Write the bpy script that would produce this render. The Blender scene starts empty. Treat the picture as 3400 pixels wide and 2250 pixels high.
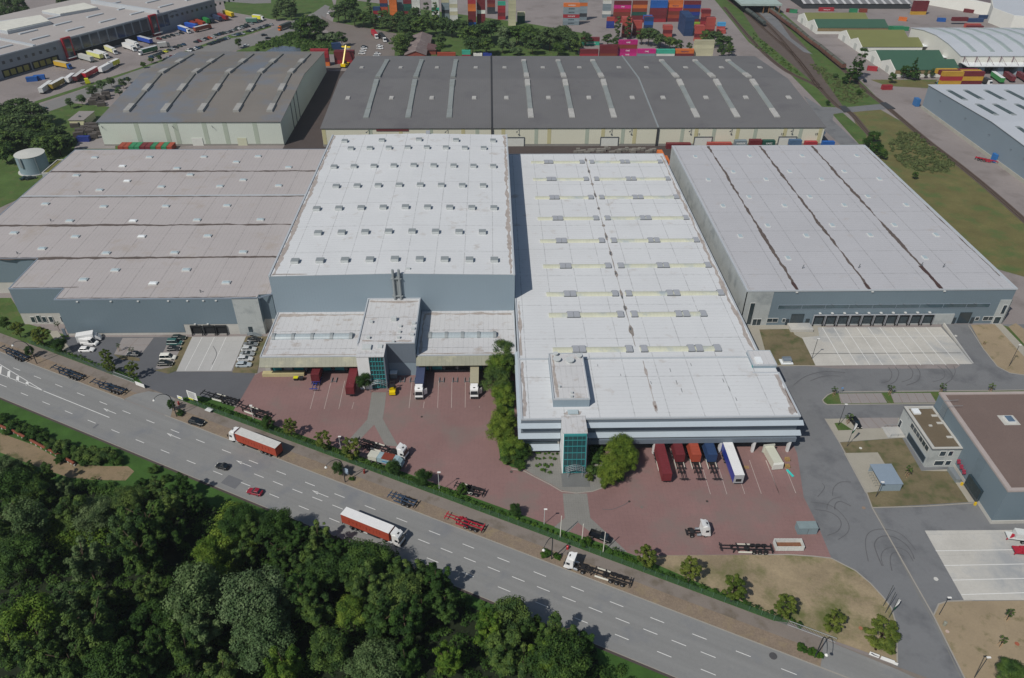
import bpy, math, random
import numpy as np
from mathutils import Vector, Matrix
random.seed(7)
S = bpy.context.scene; C = S.collection
PI = math.pi; R_ = math.radians
# ---------------------------------------------------------------- camera
CH = 145.0
FPX, PITCH, YAW, ROLL = 2510.43, 0.62662, 0.030757, 0.008846      # focal length for a 3400 px wide frame
def camrot(p, y, r):
    cy, sy = math.cos(y), math.sin(y); Rz = np.array([[cy,-sy,0],[sy,cy,0],[0,0,1]])
    B = np.array([[1,0,0],[0,0,-1],[0,1,0]])
    c, s = math.cos(p), math.sin(p); Rx = np.array([[1,0,0],[0,c,-s],[0,s,c]])
    c, s = math.cos(r), math.sin(r); Rr = np.array([[c,-s,0],[s,c,0],[0,0,1]])
    return Rr @ Rx @ B @ Rz
CM = camrot(PITCH, YAW, ROLL)
cam = bpy.data.cameras.new('camera'); camo = bpy.data.objects.new('camera', cam); C.objects.link(camo)
cam.sensor_width = 36; cam.lens = 36*FPX/3400; cam.clip_start = 1; cam.clip_end = 6000
rot = Matrix([[CM[0][0], -CM[1][0], -CM[2][0]], [CM[0][1], -CM[1][1], -CM[2][1]], [CM[0][2], -CM[1][2], -CM[2][2]]])
camo.matrix_world = Matrix.Translation((0, 0, CH)) @ rot.to_4x4()
S.camera = camo
# ---------------------------------------------------------------- light
SUN_EL, SUN_AZ = R_(48.5), R_(225.0)       # the sun stands behind the camera to the left
w = bpy.data.worlds.new('World'); S.world = w; w.use_nodes = True
nt = w.node_tree; bg = nt.nodes['Background']
sky = nt.nodes.new('ShaderNodeTexSky'); sky.sky_type = 'NISHITA'; sky.sun_disc = False
sky.sun_elevation = SUN_EL; sky.sun_rotation = R_(225.0); sky.dust_density = 1.0; sky.air_density = 1.2
nt.links.new(sky.outputs[0], bg.inputs[0]); bg.inputs[1].default_value = 0.06
sl = bpy.data.lights.new('sun', 'SUN'); sl.energy = 3.5; sl.angle = R_(0.5); sl.color = (1, .945, .87)
so = bpy.data.objects.new('sun', sl); C.objects.link(so); so.location = (-200, -200, 300)
sd = Vector((math.cos(SUN_EL)*math.cos(SUN_AZ), math.cos(SUN_EL)*math.sin(SUN_AZ), math.sin(SUN_EL)))
so.rotation_euler = sd.to_track_quat('Z', 'Y').to_euler()
S.view_settings.view_transform = 'Standard'; S.view_settings.look = 'None'
S.view_settings.gamma = 1; S.view_settings.exposure = -0.1
S.cycles.max_bounces = 5; S.cycles.diffuse_bounces = 2; S.cycles.glossy_bounces = 2
S.cycles.transmission_bounces = 2; S.cycles.transparent_max_bounces = 6; S.cycles.volume_bounces = 0
# ---------------------------------------------------------------- survey: a point of the photograph to metres on the ground plan
TX = dict(A=0, B=850, C=1700, D=2500); TY = {'1': 0, '2': 500, '3': 1050, '4': 1650}
def ray(t, x, y):
    if t == 'F': px, py = x/.69677, y/.69677
    else: px, py = TX[t[0]]+x/2.6133, TY[t[1]]+y/2.6133
    return CM.T @ np.array([px-1700, py-1125, FPX])
def P(t, x, y, z=0.0):
    d = ray(t, x, y); k = (z-CH)/d[2]
    return (float(d[0]*k), float(d[1]*k))
def zat(t, x, y, Y):
    d = ray(t, x, y); return float(CH+d[2]*Y/d[1])
def RD(s, c): return (s, c-s/2)            # the main road runs along y = c - x/2
# ---------------------------------------------------------------- materials
def lin(h):
    if isinstance(h, (tuple, list)): return (h[0], h[1], h[2], 1)
    v = [int(h[i:i+2], 16)/255 for i in (0, 2, 4)]
    return tuple([c/12.92 if c < .04045 else ((c+.055)/1.055)**2.4 for c in v]+[1])
class NT:
    def __init__(s, name):
        s.m = bpy.data.materials.new(name); s.m.use_nodes = True; s.t = s.m.node_tree
        s.b = s.t.nodes['Principled BSDF']; s.out = s.t.nodes['Material Output']
    def n(s, typ, ins=None, **kw):
        nd = s.t.nodes.new('ShaderNode'+typ)
        for k, v in kw.items(): setattr(nd, k, v)
        for k, v in (ins or {}).items():
            if isinstance(v, bpy.types.NodeSocket): s.t.links.new(v, nd.inputs[k])
            else: nd.inputs[k].default_value = v
        return nd
    def math(s, op, a, b=0.0, c=0.0, clamp=False):
        nd = s.n('Math', {0: a, 1: b, 2: c}, operation=op, use_clamp=clamp); return nd.outputs[0]
    def mix(s, f, a, b, mode='MIX'):
        nd = s.n('Mix', {0: f, 6: a, 7: b}, data_type='RGBA', blend_type=mode); return nd.outputs[2]
MATS = {}
def mat(name, col, rough=.85, var=.12, ns=.25, fine=.06, fs=3.0, lines=(), stain=None, metal=0, spec=.3, obj=False, rnd=0, bump=0, stretch=None, rot=0):
    """procedural surface: broad and fine mottling, optional seam lines (axis, period, width, strength), optional stain colour"""
    if name in MATS: return MATS[name]
    N = NT(name); base = lin(col)
    co = N.n('TexCoord').outputs['Object'] if obj else N.n('NewGeometry').outputs['Position']
    c2 = co
    if stretch: c2 = N.n('Mapping', {'Vector': N.n('VectorRotate', {'Vector': co, 'Angle': rot}, rotation_type='Z_AXIS').outputs[0], 'Scale': stretch}).outputs[0]
    n1 = N.n('TexNoise', {'Vector': c2, 'Scale': ns, 'Detail': 4.0, 'Roughness': .6}).outputs[0]
    n2 = N.n('TexNoise', {'Vector': co, 'Scale': fs, 'Detail': 3.0, 'Roughness': .7}).outputs[0]
    v = N.math('MULTIPLY_ADD', n1, var*3.2, 1-var*1.6)
    v2 = N.math('MULTIPLY_ADD', n2, fine*3.2, 1-fine*1.6)
    v = N.math('MULTIPLY', v, v2)
    if rnd:
        r = N.n('ObjectInfo').outputs['Random']; v = N.math('MULTIPLY', v, N.math('MULTIPLY_ADD', r, rnd, 1-rnd/2))
    for ax, per, wd, st in lines:
        sp = N.n('SeparateXYZ', {0: co}).outputs[ax]
        fr = N.math('FRACT', N.math('DIVIDE', sp, per))
        m = N.math('LESS_THAN', fr, wd/per)
        nb = N.n('TexNoise', {'Vector': co, 'Scale': .9, 'Detail': 2.0}).outputs[0]
        m = N.math('MULTIPLY', m, N.math('MULTIPLY_ADD', nb, 2.2, -.5, True))
        v = N.math('MULTIPLY', v, N.math('MULTIPLY_ADD', m, -st, 1.0))
    cc = N.n('CombineColor', {0: v, 1: v, 2: v}).outputs[0]
    c = N.mix(1.0, base, cc, 'MULTIPLY')
    if stain:
        sc, amt, ss = stain
        n3 = N.n('TexNoise', {'Vector': co, 'Scale': ss, 'Detail': 6.0, 'Roughness': .65}).outputs[0]
        f = N.math('MULTIPLY_ADD', n3, 6.0, -3.2+amt, True)
        c = N.mix(f, c, lin(sc))
    N.t.links.new(c, N.b.inputs['Base Color'])
    N.b.inputs['Roughness'].default_value = rough; N.b.inputs['Metallic'].default_value = metal
    N.b.inputs['Specular IOR Level'].default_value = spec
    if bump:
        bp = N.n('Bump', {'Height': n2, 'Strength': bump, 'Distance': .15}); N.t.links.new(bp.outputs[0], N.b.inputs['Normal'])
    MATS[name] = N.m; return N.m
def leafmat(name, dark, light, hue=.0):
    if name in MATS: return MATS[name]
    N = NT(name); pos = N.n('NewGeometry').outputs['Position']
    n1 = N.n('TexNoise', {'Vector': pos, 'Scale': .45, 'Detail': 3.0}).outputs[0]
    n2 = N.n('TexNoise', {'Vector': pos, 'Scale': 4.0, 'Detail': 2.0}).outputs[0]
    r = N.n('ObjectInfo').outputs['Random']
    f = N.math('ADD', N.math('MULTIPLY_ADD', n1, 2.4, -.95), N.math('MULTIPLY_ADD', n2, .9, -.4), 0, True)
    c = N.mix(f, lin(dark), lin(light))
    k = N.math('MULTIPLY_ADD', r, .5, .75); cc = N.n('CombineColor', {0: k, 1: N.math('MULTIPLY_ADD', r, .3, .85), 2: k}).outputs[0]
    c = N.mix(1.0, c, cc, 'MULTIPLY')
    N.t.links.new(c, N.b.inputs['Base Color']); N.b.inputs['Roughness'].default_value = .65
    N.b.inputs['Specular IOR Level'].default_value = .15
    tr = N.n('BsdfTranslucent', {'Color': c}); mx = N.n('MixShader', {0: .22, 1: N.b.outputs[0], 2: tr.outputs[0]})
    N.t.links.new(mx.outputs[0], N.out.inputs[0]); MATS[name] = N.m; return N.m
def plain(name, col, rough=.5, metal=0, spec=.4): return mat(name, col, rough=rough, var=.05, ns=.6, fine=.03, metal=metal, spec=spec, obj=True)
def glass(name, col, rough=.08): return mat(name, col, rough=rough, var=.25, ns=.35, fine=.1, spec=.9)
# ---------------------------------------------------------------- mesh builder
class MB:
    def __init__(s): s.v = []; s.f = []; s.mi = []; s.p = []
    def mark(s): s.p.append((len(s.v), len(s.f))); return s
    def face(s, pts, m=0):
        k = len(s.v); s.v += [tuple(p) for p in pts]; s.f.append(tuple(range(k, k+len(pts)))); s.mi.append(m); return s
    def hexa(s, b, t, m=0):
        """four bottom and four top points, both counter-clockwise from above"""
        s.mark(); k = len(s.v); s.v += [tuple(p) for p in b]+[tuple(p) for p in t]; n = len(b)
        s.f.append(tuple(range(k+n-1, k-1, -1))); s.f.append(tuple(range(k+n, k+2*n))); s.mi += [m, m]
        for i in range(n):
            j = (i+1) % n; s.f.append((k+i, k+j, k+n+j, k+n+i)); s.mi.append(m)
        return s
    def box(s, x0, x1, y0, y1, z0, z1, m=0):
        if x0 > x1: x0, x1 = x1, x0
        if y0 > y1: y0, y1 = y1, y0
        return s.hexa([(x0,y0,z0),(x1,y0,z0),(x1,y1,z0),(x0,y1,z0)], [(x0,y0,z1),(x1,y0,z1),(x1,y1,z1),(x0,y1,z1)], m)
    def prism(s, pts, z0, z1, m=0):
        if area(pts) < 0: pts = pts[::-1]
        return s.hexa([(x,y,z0) for x,y in pts], [(x,y,z1) for x,y in pts], m)
    def extr(s, prof, ax, a, b, m=0):
        """profile of (u,z) pushed along x (ax=0) or y (ax=1) from a to b"""
        if ax == 0: p1 = [(a,u,z) for u,z in prof]; p2 = [(b,u,z) for u,z in prof]
        else: p1 = [(u,a,z) for u,z in prof]; p2 = [(u,b,z) for u,z in prof]
        s.mark(); k = len(s.v); n = len(prof); s.v += p1+p2
        s.f.append(tuple(range(k+n-1,k-1,-1))); s.f.append(tuple(range(k+n,k+2*n))); s.mi += [m,m]
        for i in range(n):
            j=(i+1)%n; s.f.append((k+i,k+j,k+n+j,k+n+i)); s.mi.append(m)
        return s
    def tube(s, p, q, r, r2=None, n=8, m=0):
        p, q = Vector(p), Vector(q); r2 = r if r2 is None else r2; d = (q-p).normalized()
        u = d.orthogonal().normalized(); w_ = d.cross(u); s.mark(); k = len(s.v)
        for c, rr in ((p, r), (q, r2)):
            for i in range(n):
                a = 2*PI*i/n; s.v.append(tuple(c+u*math.cos(a)*rr+w_*math.sin(a)*rr))
        for i in range(n):
            j = (i+1) % n; s.f.append((k+i, k+j, k+n+j, k+n+i)); s.mi.append(m)
        s.f.append(tuple(range(k+n-1, k-1, -1))); s.f.append(tuple(range(k+n, k+2*n))); s.mi += [m, m]; return s
    def path(s, pts, r, n=6, m=0):
        for a, b in zip(pts, pts[1:]): s.tube(a, b, r, n=n, m=m)
        return s
    def obox(s, c, d, L, W, z0, z1, m=0):
        """box centred at c (x,y), long side along unit direction d"""
        dx, dy = d[0]*L/2, d[1]*L/2; nx, ny = -d[1]*W/2, d[0]*W/2
        pts = [(c[0]-dx-nx, c[1]-dy-ny), (c[0]+dx-nx, c[1]+dy-ny), (c[0]+dx+nx, c[1]+dy+ny), (c[0]-dx+nx, c[1]-dy+ny)]
        return s.prism(pts, z0, z1, m)
    def build(s, name, mats=None, parent=None, smooth=False, link=True):
        me = bpy.data.meshes.new(name); off = parent_loc(parent)
        me.from_pydata([(x-off[0], y-off[1], z-off[2]) for x, y, z in s.v], [], s.f)
        if mats is not None and not isinstance(mats, (list, tuple)): mats = [mats]
        for m in mats or []: me.materials.append(m)
        if any(s.mi): me.polygons.foreach_set('material_index', s.mi)
        if smooth: me.shade_smooth()
        me.update(); o = bpy.data.objects.new(name, me)
        if link: C.objects.link(o)
        if parent: o.parent = parent
        return o
def each(mb, name, mats=None, parent=None, per=1):
    """one part object for every piece (or every per pieces) of mb"""
    out = []; q = mb.p[::per]+[(len(mb.v), len(mb.f))]
    for (a, fa), (b, fb) in zip(q, q[1:]):
        m = MB(); m.v = mb.v[a:b]; m.f = [tuple(i-a for i in f) for f in mb.f[fa:fb]]; m.mi = mb.mi[fa:fb]
        out.append(m.build(name, mats, parent))
    return out
def area(p): return sum(p[i][0]*p[(i+1)%len(p)][1]-p[(i+1)%len(p)][0]*p[i][1] for i in range(len(p)))
def parent_loc(o):
    v = Vector((0,0,0))
    while o: v = v+Vector(o.location); o = o.parent
    return v
def tag(o, label=None, cat=None, group=None, kind=None):
    if label: o['label'] = label
    if cat: o['category'] = cat
    if group: o['group'] = group
    if kind: o['kind'] = kind
    return o
def thing(name, label, cat, loc=(0,0,0), rz=0, group=None):
    o = bpy.data.objects.new(name, None); C.objects.link(o); o.empty_display_size = .5
    o.location = loc; o.rotation_euler = (0,0,rz); return tag(o, label, cat, group)
def kids(o): return [c for c in bpy.data.objects if c.parent == o]
def dup(o, loc=None, rz=None, label=None, parent=None, deep=True, tree=None):
    c = o.copy(); C.objects.link(c); c.parent = parent
    if loc is not None: c.location = loc
    if rz is not None: c.rotation_euler = (0,0,rz)
    if label: c['label'] = label
    if deep:
        for k in (tree[o.name] if tree else kids(o)): dup(k, parent=c, tree=tree)
    return c
def struct(mb, name, m): return tag(mb.build(name, m), kind='structure')
def sheet(name, m, pts, z):
    """a flat ground surface; pts in tile coordinates (tile,x,y) or metres (x,y)"""
    q = [P(*p) if len(p) == 3 else p for p in pts]
    if area(q) < 0: q = q[::-1]
    mb = MB(); mb.face([(x, y, z) for x, y in q]); return struct(mb, name, m)
def T(t, *pts): return [(t, x, y) for x, y in pts]
WORDS = 'first second third fourth fifth sixth seventh eighth ninth tenth eleventh twelfth thirteenth fourteenth fifteenth sixteenth seventeenth eighteenth nineteenth twentieth'.split()
TENS = {2: 'twenty', 3: 'thirty', 4: 'forty', 5: 'fifty', 6: 'sixty', 7: 'seventy', 8: 'eighty', 9: 'ninety'}
def nth(i):
    if i < 20: return WORDS[i]
    t, u = divmod(i+1, 10)
    return (TENS[t]+'-'+WORDS[u-1]) if u else TENS[t][:-1]+'ieth'
_txt = {}
def lettering(s, size, mtx, m, parent, name='lettering'):
    """flat letters; mtx places them (x along the line, y up, z out)"""
    if (s, size) not in _txt:
        cu = bpy.data.curves.new('t', 'FONT'); cu.body = s; cu.size = size; cu.align_x = 'CENTER'; cu.align_y = 'CENTER'; cu.extrude = .01; cu.resolution_u = 2; cu.offset = size*.02
        o = bpy.data.objects.new('t', cu); C.objects.link(o)
        me = bpy.data.meshes.new_from_object(o.evaluated_get(bpy.context.evaluated_depsgraph_get())); bpy.data.objects.remove(o)
        me.materials.clear(); me.materials.append(None); _txt[(s, size)] = me
    o = bpy.data.objects.new(name, _txt[(s, size)]); C.objects.link(o); o.parent = parent
    o.matrix_local = mtx; o.material_slots[0].link = 'OBJECT'; o.material_slots[0].material = m; return o
def facing(loc, out, up=(0,0,1)):
    z = Vector(out).normalized(); y = Vector(up); x = y.cross(z).normalized(); y = z.cross(x)
    return Matrix(((x.x,y.x,z.x,loc[0]),(x.y,y.y,z.y,loc[1]),(x.z,y.z,z.z,loc[2]),(0,0,0,1)))
# ================================================================ ground
M_gr = mat('paving_far', '8A8381', var=.14, ns=.03, fine=.05, fs=.6, stain=('7a7370', .1, .05))
M_asphl = mat('asphalt_entrance', '5F6165', var=.08, ns=.1, fine=.05, fs=1.2)
M_asph = mat('asphalt_dark', '757779', var=.13, ns=.06, fine=.05, fs=1.2, stretch=(.4, 1, 1), stain=('66686b', .2, .12))
M_road = mat('asphalt_road', '838483', var=.11, ns=.5, fine=.06, fs=1.5, stretch=(.03, 1, 1), rot=-math.atan2(-.5,1), stain=('777a7e', .0, .1))
M_grass = mat('grass', '4B6230', var=.3, ns=.12, fine=.25, fs=1.5, stain=('62633f', 0, .2))
M_grassn = mat('grass_deep_green', '3A5A24', var=.3, ns=.2, fine=.25, fs=2.5)  # deeper green grass of the near verge and planted strips
M_dry = mat('dry_grass', '93856C', var=.34, ns=.16, fine=.18, fs=2, stretch=(.6, 1, 1), rot=.5, stain=('64673f', .35, .1))
M_dryg = mat('patchy_grass', '716850', var=.25, ns=.15, fine=.2, fs=2, stain=('54593a', .3, .25))
M_soil = mat('dry_soil', '978870', var=.18, ns=.1, fine=.1, fs=2.5, stain=('6f6a4b', -.1, .3))
M_brick = mat('red_brick_paving', '886C69', var=.17, ns=.05, fine=.07, fs=1.6, lines=((1, .45, .12, .16), (0, 1.1, .12, .1)), stain=('7d6f6a', .2, .06))
M_conc = mat('concrete_slab', 'BDBBB4', var=.16, ns=.12, fine=.06, fs=1.5, lines=((1, 6.2, .12, .2),), stain=('9da0a1', .25, .06))
M_conc2 = mat('concrete_grey', 'AEAEAC', var=.08, ns=.1, fine=.05, fs=1.5, lines=((0, 5, .1, .2), (1, 5, .1, .2)))
M_pave = mat('paving_light', 'A09C90', var=.08, ns=.2, fine=.06, fs=2)
M_paveg = mat('paving_grey', '82817C', var=.1, ns=.2, fine=.08, fs=3, lines=((0, .6, .1, .15), (1, .6, .1, .15)))
M_pavep = mat('paving_pinkish', '8F8A88', var=.08, ns=.2, fine=.06, fs=2)
M_side = mat('sidewalk_paving', '7F7770', var=.12, ns=.15, fine=.08, fs=2.5, stain=('6a6257', .1, .2))
M_cob = mat('cobbles', '837566', var=.15, ns=.3, fine=.28, fs=2.6, stain=('8d7f66', .05, .35))
M_kerb = mat('kerb_stone', '9A968E', var=.08, ns=.5)
M_line = mat('white_paint', 'D8D9D6', var=.06, fine=.12, fs=4)
M_ball = mat('ballast', '5F554F', var=.15, ns=.2, fine=.2, fs=3)
M_sand = mat('sandy_path', '85755D', var=.15, ns=.2, fine=.12, fs=2, stain=('5d5b3c', .1, .3))
M_dirt = mat('dark_yard', '4E4644', var=.15, ns=.1, fine=.1)
sheet('ground', M_gr, [(-2500,-600),(2500,-600),(2500,3500),(-2500,3500)], 0)
# near side of the road: wood floor and verge
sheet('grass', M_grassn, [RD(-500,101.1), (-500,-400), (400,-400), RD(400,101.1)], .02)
sheet('sandy_path', M_sand, T('A3',(0,1010),(300,1120),(560,1265),(660,1280),(900,1300),(1110,1300),(1165,1345),(1090,1425),(850,1420),(600,1400),(280,1290),(0,1180)), .04)
# main road and its side strips
sheet('road', M_road, [RD(-600,101.1), RD(400,101.1), RD(400,117.6), RD(-600,117.6)], .03)
sheet('parking_strip', M_cob, [RD(-600,117.75), RD(400,117.75), RD(400,121.7), RD(-600,121.7)], .12)
sheet('sidewalk', M_side, [RD(-600,121.7), RD(400,121.7), RD(400,125.3), RD(-600,125.3)], .125)
mb = MB()
for s0, s1 in ((-600,-108),(-94,400)):
    mb.prism([RD(s0,117.55), RD(s1,117.55), RD(s1,117.75), RD(s0,117.75)], 0, .14)
mb.prism([RD(-600,100.95), RD(400,100.95), RD(400,101.12), RD(-600,101.12)], 0, .1)
struct(mb, 'kerb', M_kerb)
sheet('dirt_verge', M_dirt, [RD(-600,100.3), RD(400,100.3), RD(400,100.95), RD(-600,100.95)], .05)
# planted strip behind the fence
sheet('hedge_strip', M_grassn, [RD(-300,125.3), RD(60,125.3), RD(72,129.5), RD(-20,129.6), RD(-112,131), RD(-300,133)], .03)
# brick yard
sheet('brick_yard', M_brick, [P('A3',2210,510), P('A3',2075,745), RD(-75,128.8), RD(-40,129.0), RD(0,129.2), RD(33,129.6), P('C4',1330,505)]+[P('D4',x,y) for x,y in ((0,498),(300,498),(520,512),(680,530),(560,240),(440,0))]+[(82.2,146),(82.2,149),(7.2,149),(7.2,184.5),(-70.9,184.5)], .06)
# asphalt and concrete east
sheet('yard_road', M_asph, [P('D4',680,530), P('D4',440,0), (82.3,150), (82.3,186.6), (107.3,182.8), (160,182), (154,206), (210,206), (220,190), (500,190), (500,40), (60,40), P('D4',1255,1500)], .05)
sheet('yard_road', M_asph, T('D3',(1632,70),(1868,66),(2000,285),(2120,436),(2352,512),(2352,640),(1500,640),(1800,425),(1700,300)), .052)
sheet('forest_floor_painted_shade', mat('forest_floor_painted_shade','1E2815',var=.3,ns=.3,fine=.2), T('F',(-200,1130),(160,1120),(330,1150),(520,1180),(640,1225),(760,1265),(1000,1330),(1080,1400),(1200,1450),(1380,1500),(1400,1640),(700,1900),(-400,1900)), .03)  # tree shade put into the floor colour, for black gaps between crowns
sheet('lawn_front', M_dry, [RD(34,129.5)]+[P('C4',1330,508)]+[P('D4',x,y) for x,y in ((0,502),(300,502),(520,516),(680,534),(890,640),(1020,750),(1130,870),(1200,960),(1240,1100),(1250,1440))]+[RD(69.5,126)], .07)
sheet('driveway', M_road, [RD(66.5,117.75), RD(100,117.75), RD(100,126), P('D4',1400,1568), P('D4',1255,1500), RD(69.4,125.3)], .14)
KP = []
def kerbline(pts, wd=.25, z=.12, closed=False):
    q = [P(*p) if len(p) == 3 else p for p in pts]
    KP.append((q, wd, z))
kerbline(T('D4',(0,500),(300,500),(520,514),(680,532),(890,640),(1020,750),(1130,870),(1200,960),(1240,1100),(1252,1440)), .3)
# area between the white hall and the right warehouse
sheet('pavement', M_pave, [(78.5,184.3),(107,184.3),(107,206.4),(78.5,206.4)], .07)
sheet('pavement', M_pave, T('D3',(-60,20),(640,90),(560,190),(540,430),(80,430)), .065)
sheet('lawn', M_dryg, T('D3',(55,115),(335,110),(362,160),(440,200),(540,425),(140,425)), .09)
sheet('concrete_apron', M_conc, T('D3',(560,96),(1630,95),(1740,215),(1905,415),(545,430),(425,185),(575,170)), .1)
sheet('soil_bed', M_soil, T('D3',(1890,75),(2095,68),(2352,350),(2352,505),(2230,490),(2120,430),(2000,280)), .08)
sheet('path', M_pave, T('D3',(2095,68),(2160,68),(2352,265),(2352,350)), .085)
sheet('grass', M_grass, T('D3',(2175,80),(2215,90),(2352,240),(2352,265),(2160,68)), .09)
sheet('path', M_soil, T('D3',(2215,90),(2280,60),(2352,110),(2352,240)), .08)
kerbline(T('D3',(1870,80),(2000,285),(2120,435),(2230,492),(2352,510)), .3)
# island with planted trees
sheet('grass', M_grass, T('D3',(605,728),(650,690),(690,668),(2352,645),(2352,662),(1640,680),(1590,755),(640,765)), .12)
sheet('parking_bays', M_pavep, T('D3',(740,672),(1112,668),(1165,753),(765,758)), .14)
sheet('parking_bays', M_pavep, T('D3',(1190,668),(1537,666),(1592,752),(1222,753)), .14)
kerbline(T('D3',(2352,641),(1500,650),(780,655),(690,664),(645,685),(603,727),(615,750),(645,767),(1580,758)), .3, .16)
sheet('pavement', M_pave, T('D3',(625,890),(1270,880),(1255,960),(1300,1052),(750,1092)), .08)
sheet('parking_bays', M_pavep, T('D3',(845,882),(1262,880),(1250,968),(935,975)), .1)
sheet('grass', M_grass, T('D3',(706,928),(765,922),(862,986),(738,991)), .11)
sheet('lawn', M_dryg, [P('D3',750,1095), P('D3',1295,1055), P('D3',1460,1342), P('D3',1690,1345), P('D4',1870,45), P('D4',1040,93), P('D3',985,1530)], .09)
sheet('pavement', M_pave, T('D3',(790,1188),(1082,1182),(1280,1500),(975,1532)), .11)
sheet('path', M_pave, [P('D3',1455,1342), P('D3',1690,1345), P('D4',1870,45), P('D4',1925,45), P('D3',1735,1325)], .1)
kerbline([P('D3',625,890), P('D3',750,1095), P('D3',985,1530), P('D4',1035,95), P('D4',1560,1020), P('D4',1850,1600)], .3)
kerbline(T('D4',(1040,93),(1500,80),(1925,52)), .3)
sheet('concrete_apron', M_conc, T('D4',(1490,292),(2500,285),(2500,895),(1830,897)), .08)
sheet('soil_bed', M_soil, T('D4',(1690,905),(2500,897),(2600,1700),(1900,1700),(1570,1030),(1600,935)), .08)
kerbline(T('D4',(1900,899),(1690,905),(1610,930),(1570,1020)), .3)
# grey paths on the brick yard
sheet('path', M_paveg, T('B3',(1005,660),(1132,660),(1115,800),(1100,892),(1235,1130),(1120,1120),(1025,940),(870,1105),(790,1090),(965,897),(985,790)), .085)
sheet('path', M_paveg, T('C4',(440,-30),(652,-30),(662,60),(680,182),(1000,478),(880,462),(573,222),(490,305),(365,262),(458,182)), .085)
sheet('entrance_plaza', M_paveg, T('C3',(110,1330),(200,1385),(330,1450),(430,1510),(560,1530),(700,1515),(800,1480),(850,1400),(800,1270),(640,1150),(110,1150)), .08)
kerbline(T('C3',(-5,1325),(110,1345),(200,1395),(330,1460),(430,1520),(560,1535),(700,1520),(810,1480)), .25, .14)
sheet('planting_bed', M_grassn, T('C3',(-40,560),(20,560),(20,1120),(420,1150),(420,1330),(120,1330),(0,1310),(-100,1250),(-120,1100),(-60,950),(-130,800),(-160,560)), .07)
# left: car park and access
sheet('car_park', M_asphl, [P('A3',560,180), P('A3',1640,180), P('A3',1525,480), P('A3',2210,480), P('A3',2210,510), P('A3',2075,745), P('A3',1700,690), RD(-93.3,125.2), RD(-102.3,124.2), P('A3',1200,540), P('A3',900,480), P('A3',600,330)], .05)
sheet('driveway', M_road, [RD(-108.2,117.7), RD(-92,117.7), RD(-93.3,124.9), RD(-97,125.4), RD(-102.3,124.2), RD(-106,121)], .132)
sheet('concrete_bays', M_pavep, T('A3',(1065,188),(1335,186),(1215,345),(990,330)), .07)
sheet('concrete_bays', M_pavep, T('A3',(1470,200),(1640,186),(1500,480),(1350,450)), .07)
sheet('grass', M_dryg, T('A3',(1612,182),(1668,180),(1540,470),(1460,500),(1340,468),(1490,440)), .09)
sheet('concrete_apron', M_conc2, T('A3',(1668,180),(2135,175),(2010,475),(1530,480)), .1)
sheet('grass', M_dryg, T('A3',(2135,175),(2330,175),(2250,400),(2230,495),(2015,490)), .09)
sheet('grass', M_grass, [P('A2',-300,1280), P('A2',95,1277), P('A2',235,1500), P('A3',600,170), P('A3',620,330), P('A3',980,500), P('A3',1200,570), RD(-120,125.4), RD(-300,125.4)], .04)
sheet('grass', M_dryg, T('A3',(985,330),(1210,362),(1215,390),(1050,375)), .09)
sheet('path', M_pave, T('A3',(420,130),(500,125),(640,330),(560,330)), .06)
# alley between the dark warehouses
sheet('alley', M_dirt, [(-104,366),(-84,366),(-84,493),(-104,493)], .03)
sheet('alley', M_dirt, [(-104,326),(100,331),(172,331),(172,366),(-104,366)], .025)
# far right: railway land
def rail(pts): return [P('D1',x,y) for x,y in pts]
sheet('grass', M_grass, T('D1',(-380,-60),(60,-60),(830,600),(1130,895),(990,920),(730,930),(600,925),(330,650),(-40,360),(-280,60)), .03)
sheet('ballast', M_ball, T('D1',(-200,-60),(20,-60),(460,410),(620,690),(780,920),(735,925),(600,780),(200,440),(60,330)), .045)
sheet('grass', mat('weedy_grass','6A6640',var=.25,ns=.12,fine=.2,fs=1.5,stain=('55663a',.25,.1)), T('D1',(850,975),(1100,945),(1300,1060),(1480,1200),(2100,1690),(2600,2100),(2352,2400),(2000,2300),(1270,1568),(960,1240)), .03)
sheet('grass', M_grass, T('D1',(690,990),(780,978),(990,1160),(960,1250),(920,1250)), .035)
sheet('road', M_asph, T('D1',(440,830),(590,925),(760,935),(1110,900),(1240,940),(1110,950),(860,972),(700,985),(690,1040),(1000,1330),(840,1330),(600,1110)), .05)
sheet('asphalt_strip', M_asph, T('D1',(-130,-60),(60,-60),(330,330),(520,470),(440,450),(300,340)), .06)
# far left
sheet('grass', M_grass, T('A1',(200,1000),(600,890),(1000,930),(1100,1300),(0,1800),(-600,1800),(-300,1150)), .03)
sheet('gravel_yard', M_pavep, T('A1',(700,1200),(1000,1150),(1000,1290),(640,1290)), .045)
sheet('grass', M_grass, T('A1',(300,905),(2352,235),(2352,205),(1990,300),(1200,590),(300,880)), .05)
sheet('grass', M_grass, [P('A1',1935,0), P('A1',1960,95), P('A1',2352,165), P('B1',420,185), P('B1',680,60), P('B1',640,-60), P('A1',1800,-60)], .03)
sheet('grass', M_grass, [P('A1',2050,440), P('B1',0,380), P('B1',320,270), P('B1',690,290), P('B1',700,470), P('B1',400,470), P('A1',2060,470)], .04)
sheet('pond', glass('pond_water','5A6470',.2), T('B1',(60,460),(150,410),(230,395),(380,410),(400,470)), .06)
sheet('road', mat('asphalt_far','7d7c7a',var=.06,ns=.1), [P('B1',640,55), P('B1',600,160), P('B1',0,390), P('A1',2000,445), P('A1',1100,730), P('A1',300,1010), P('A1',-200,1100), P('A1',-200,1020), P('A1',300,925), P('A1',1100,640), P('A1',1950,340), P('B1',0,300), P('B1',500,110), P('B1',600,40)], .06)
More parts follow.
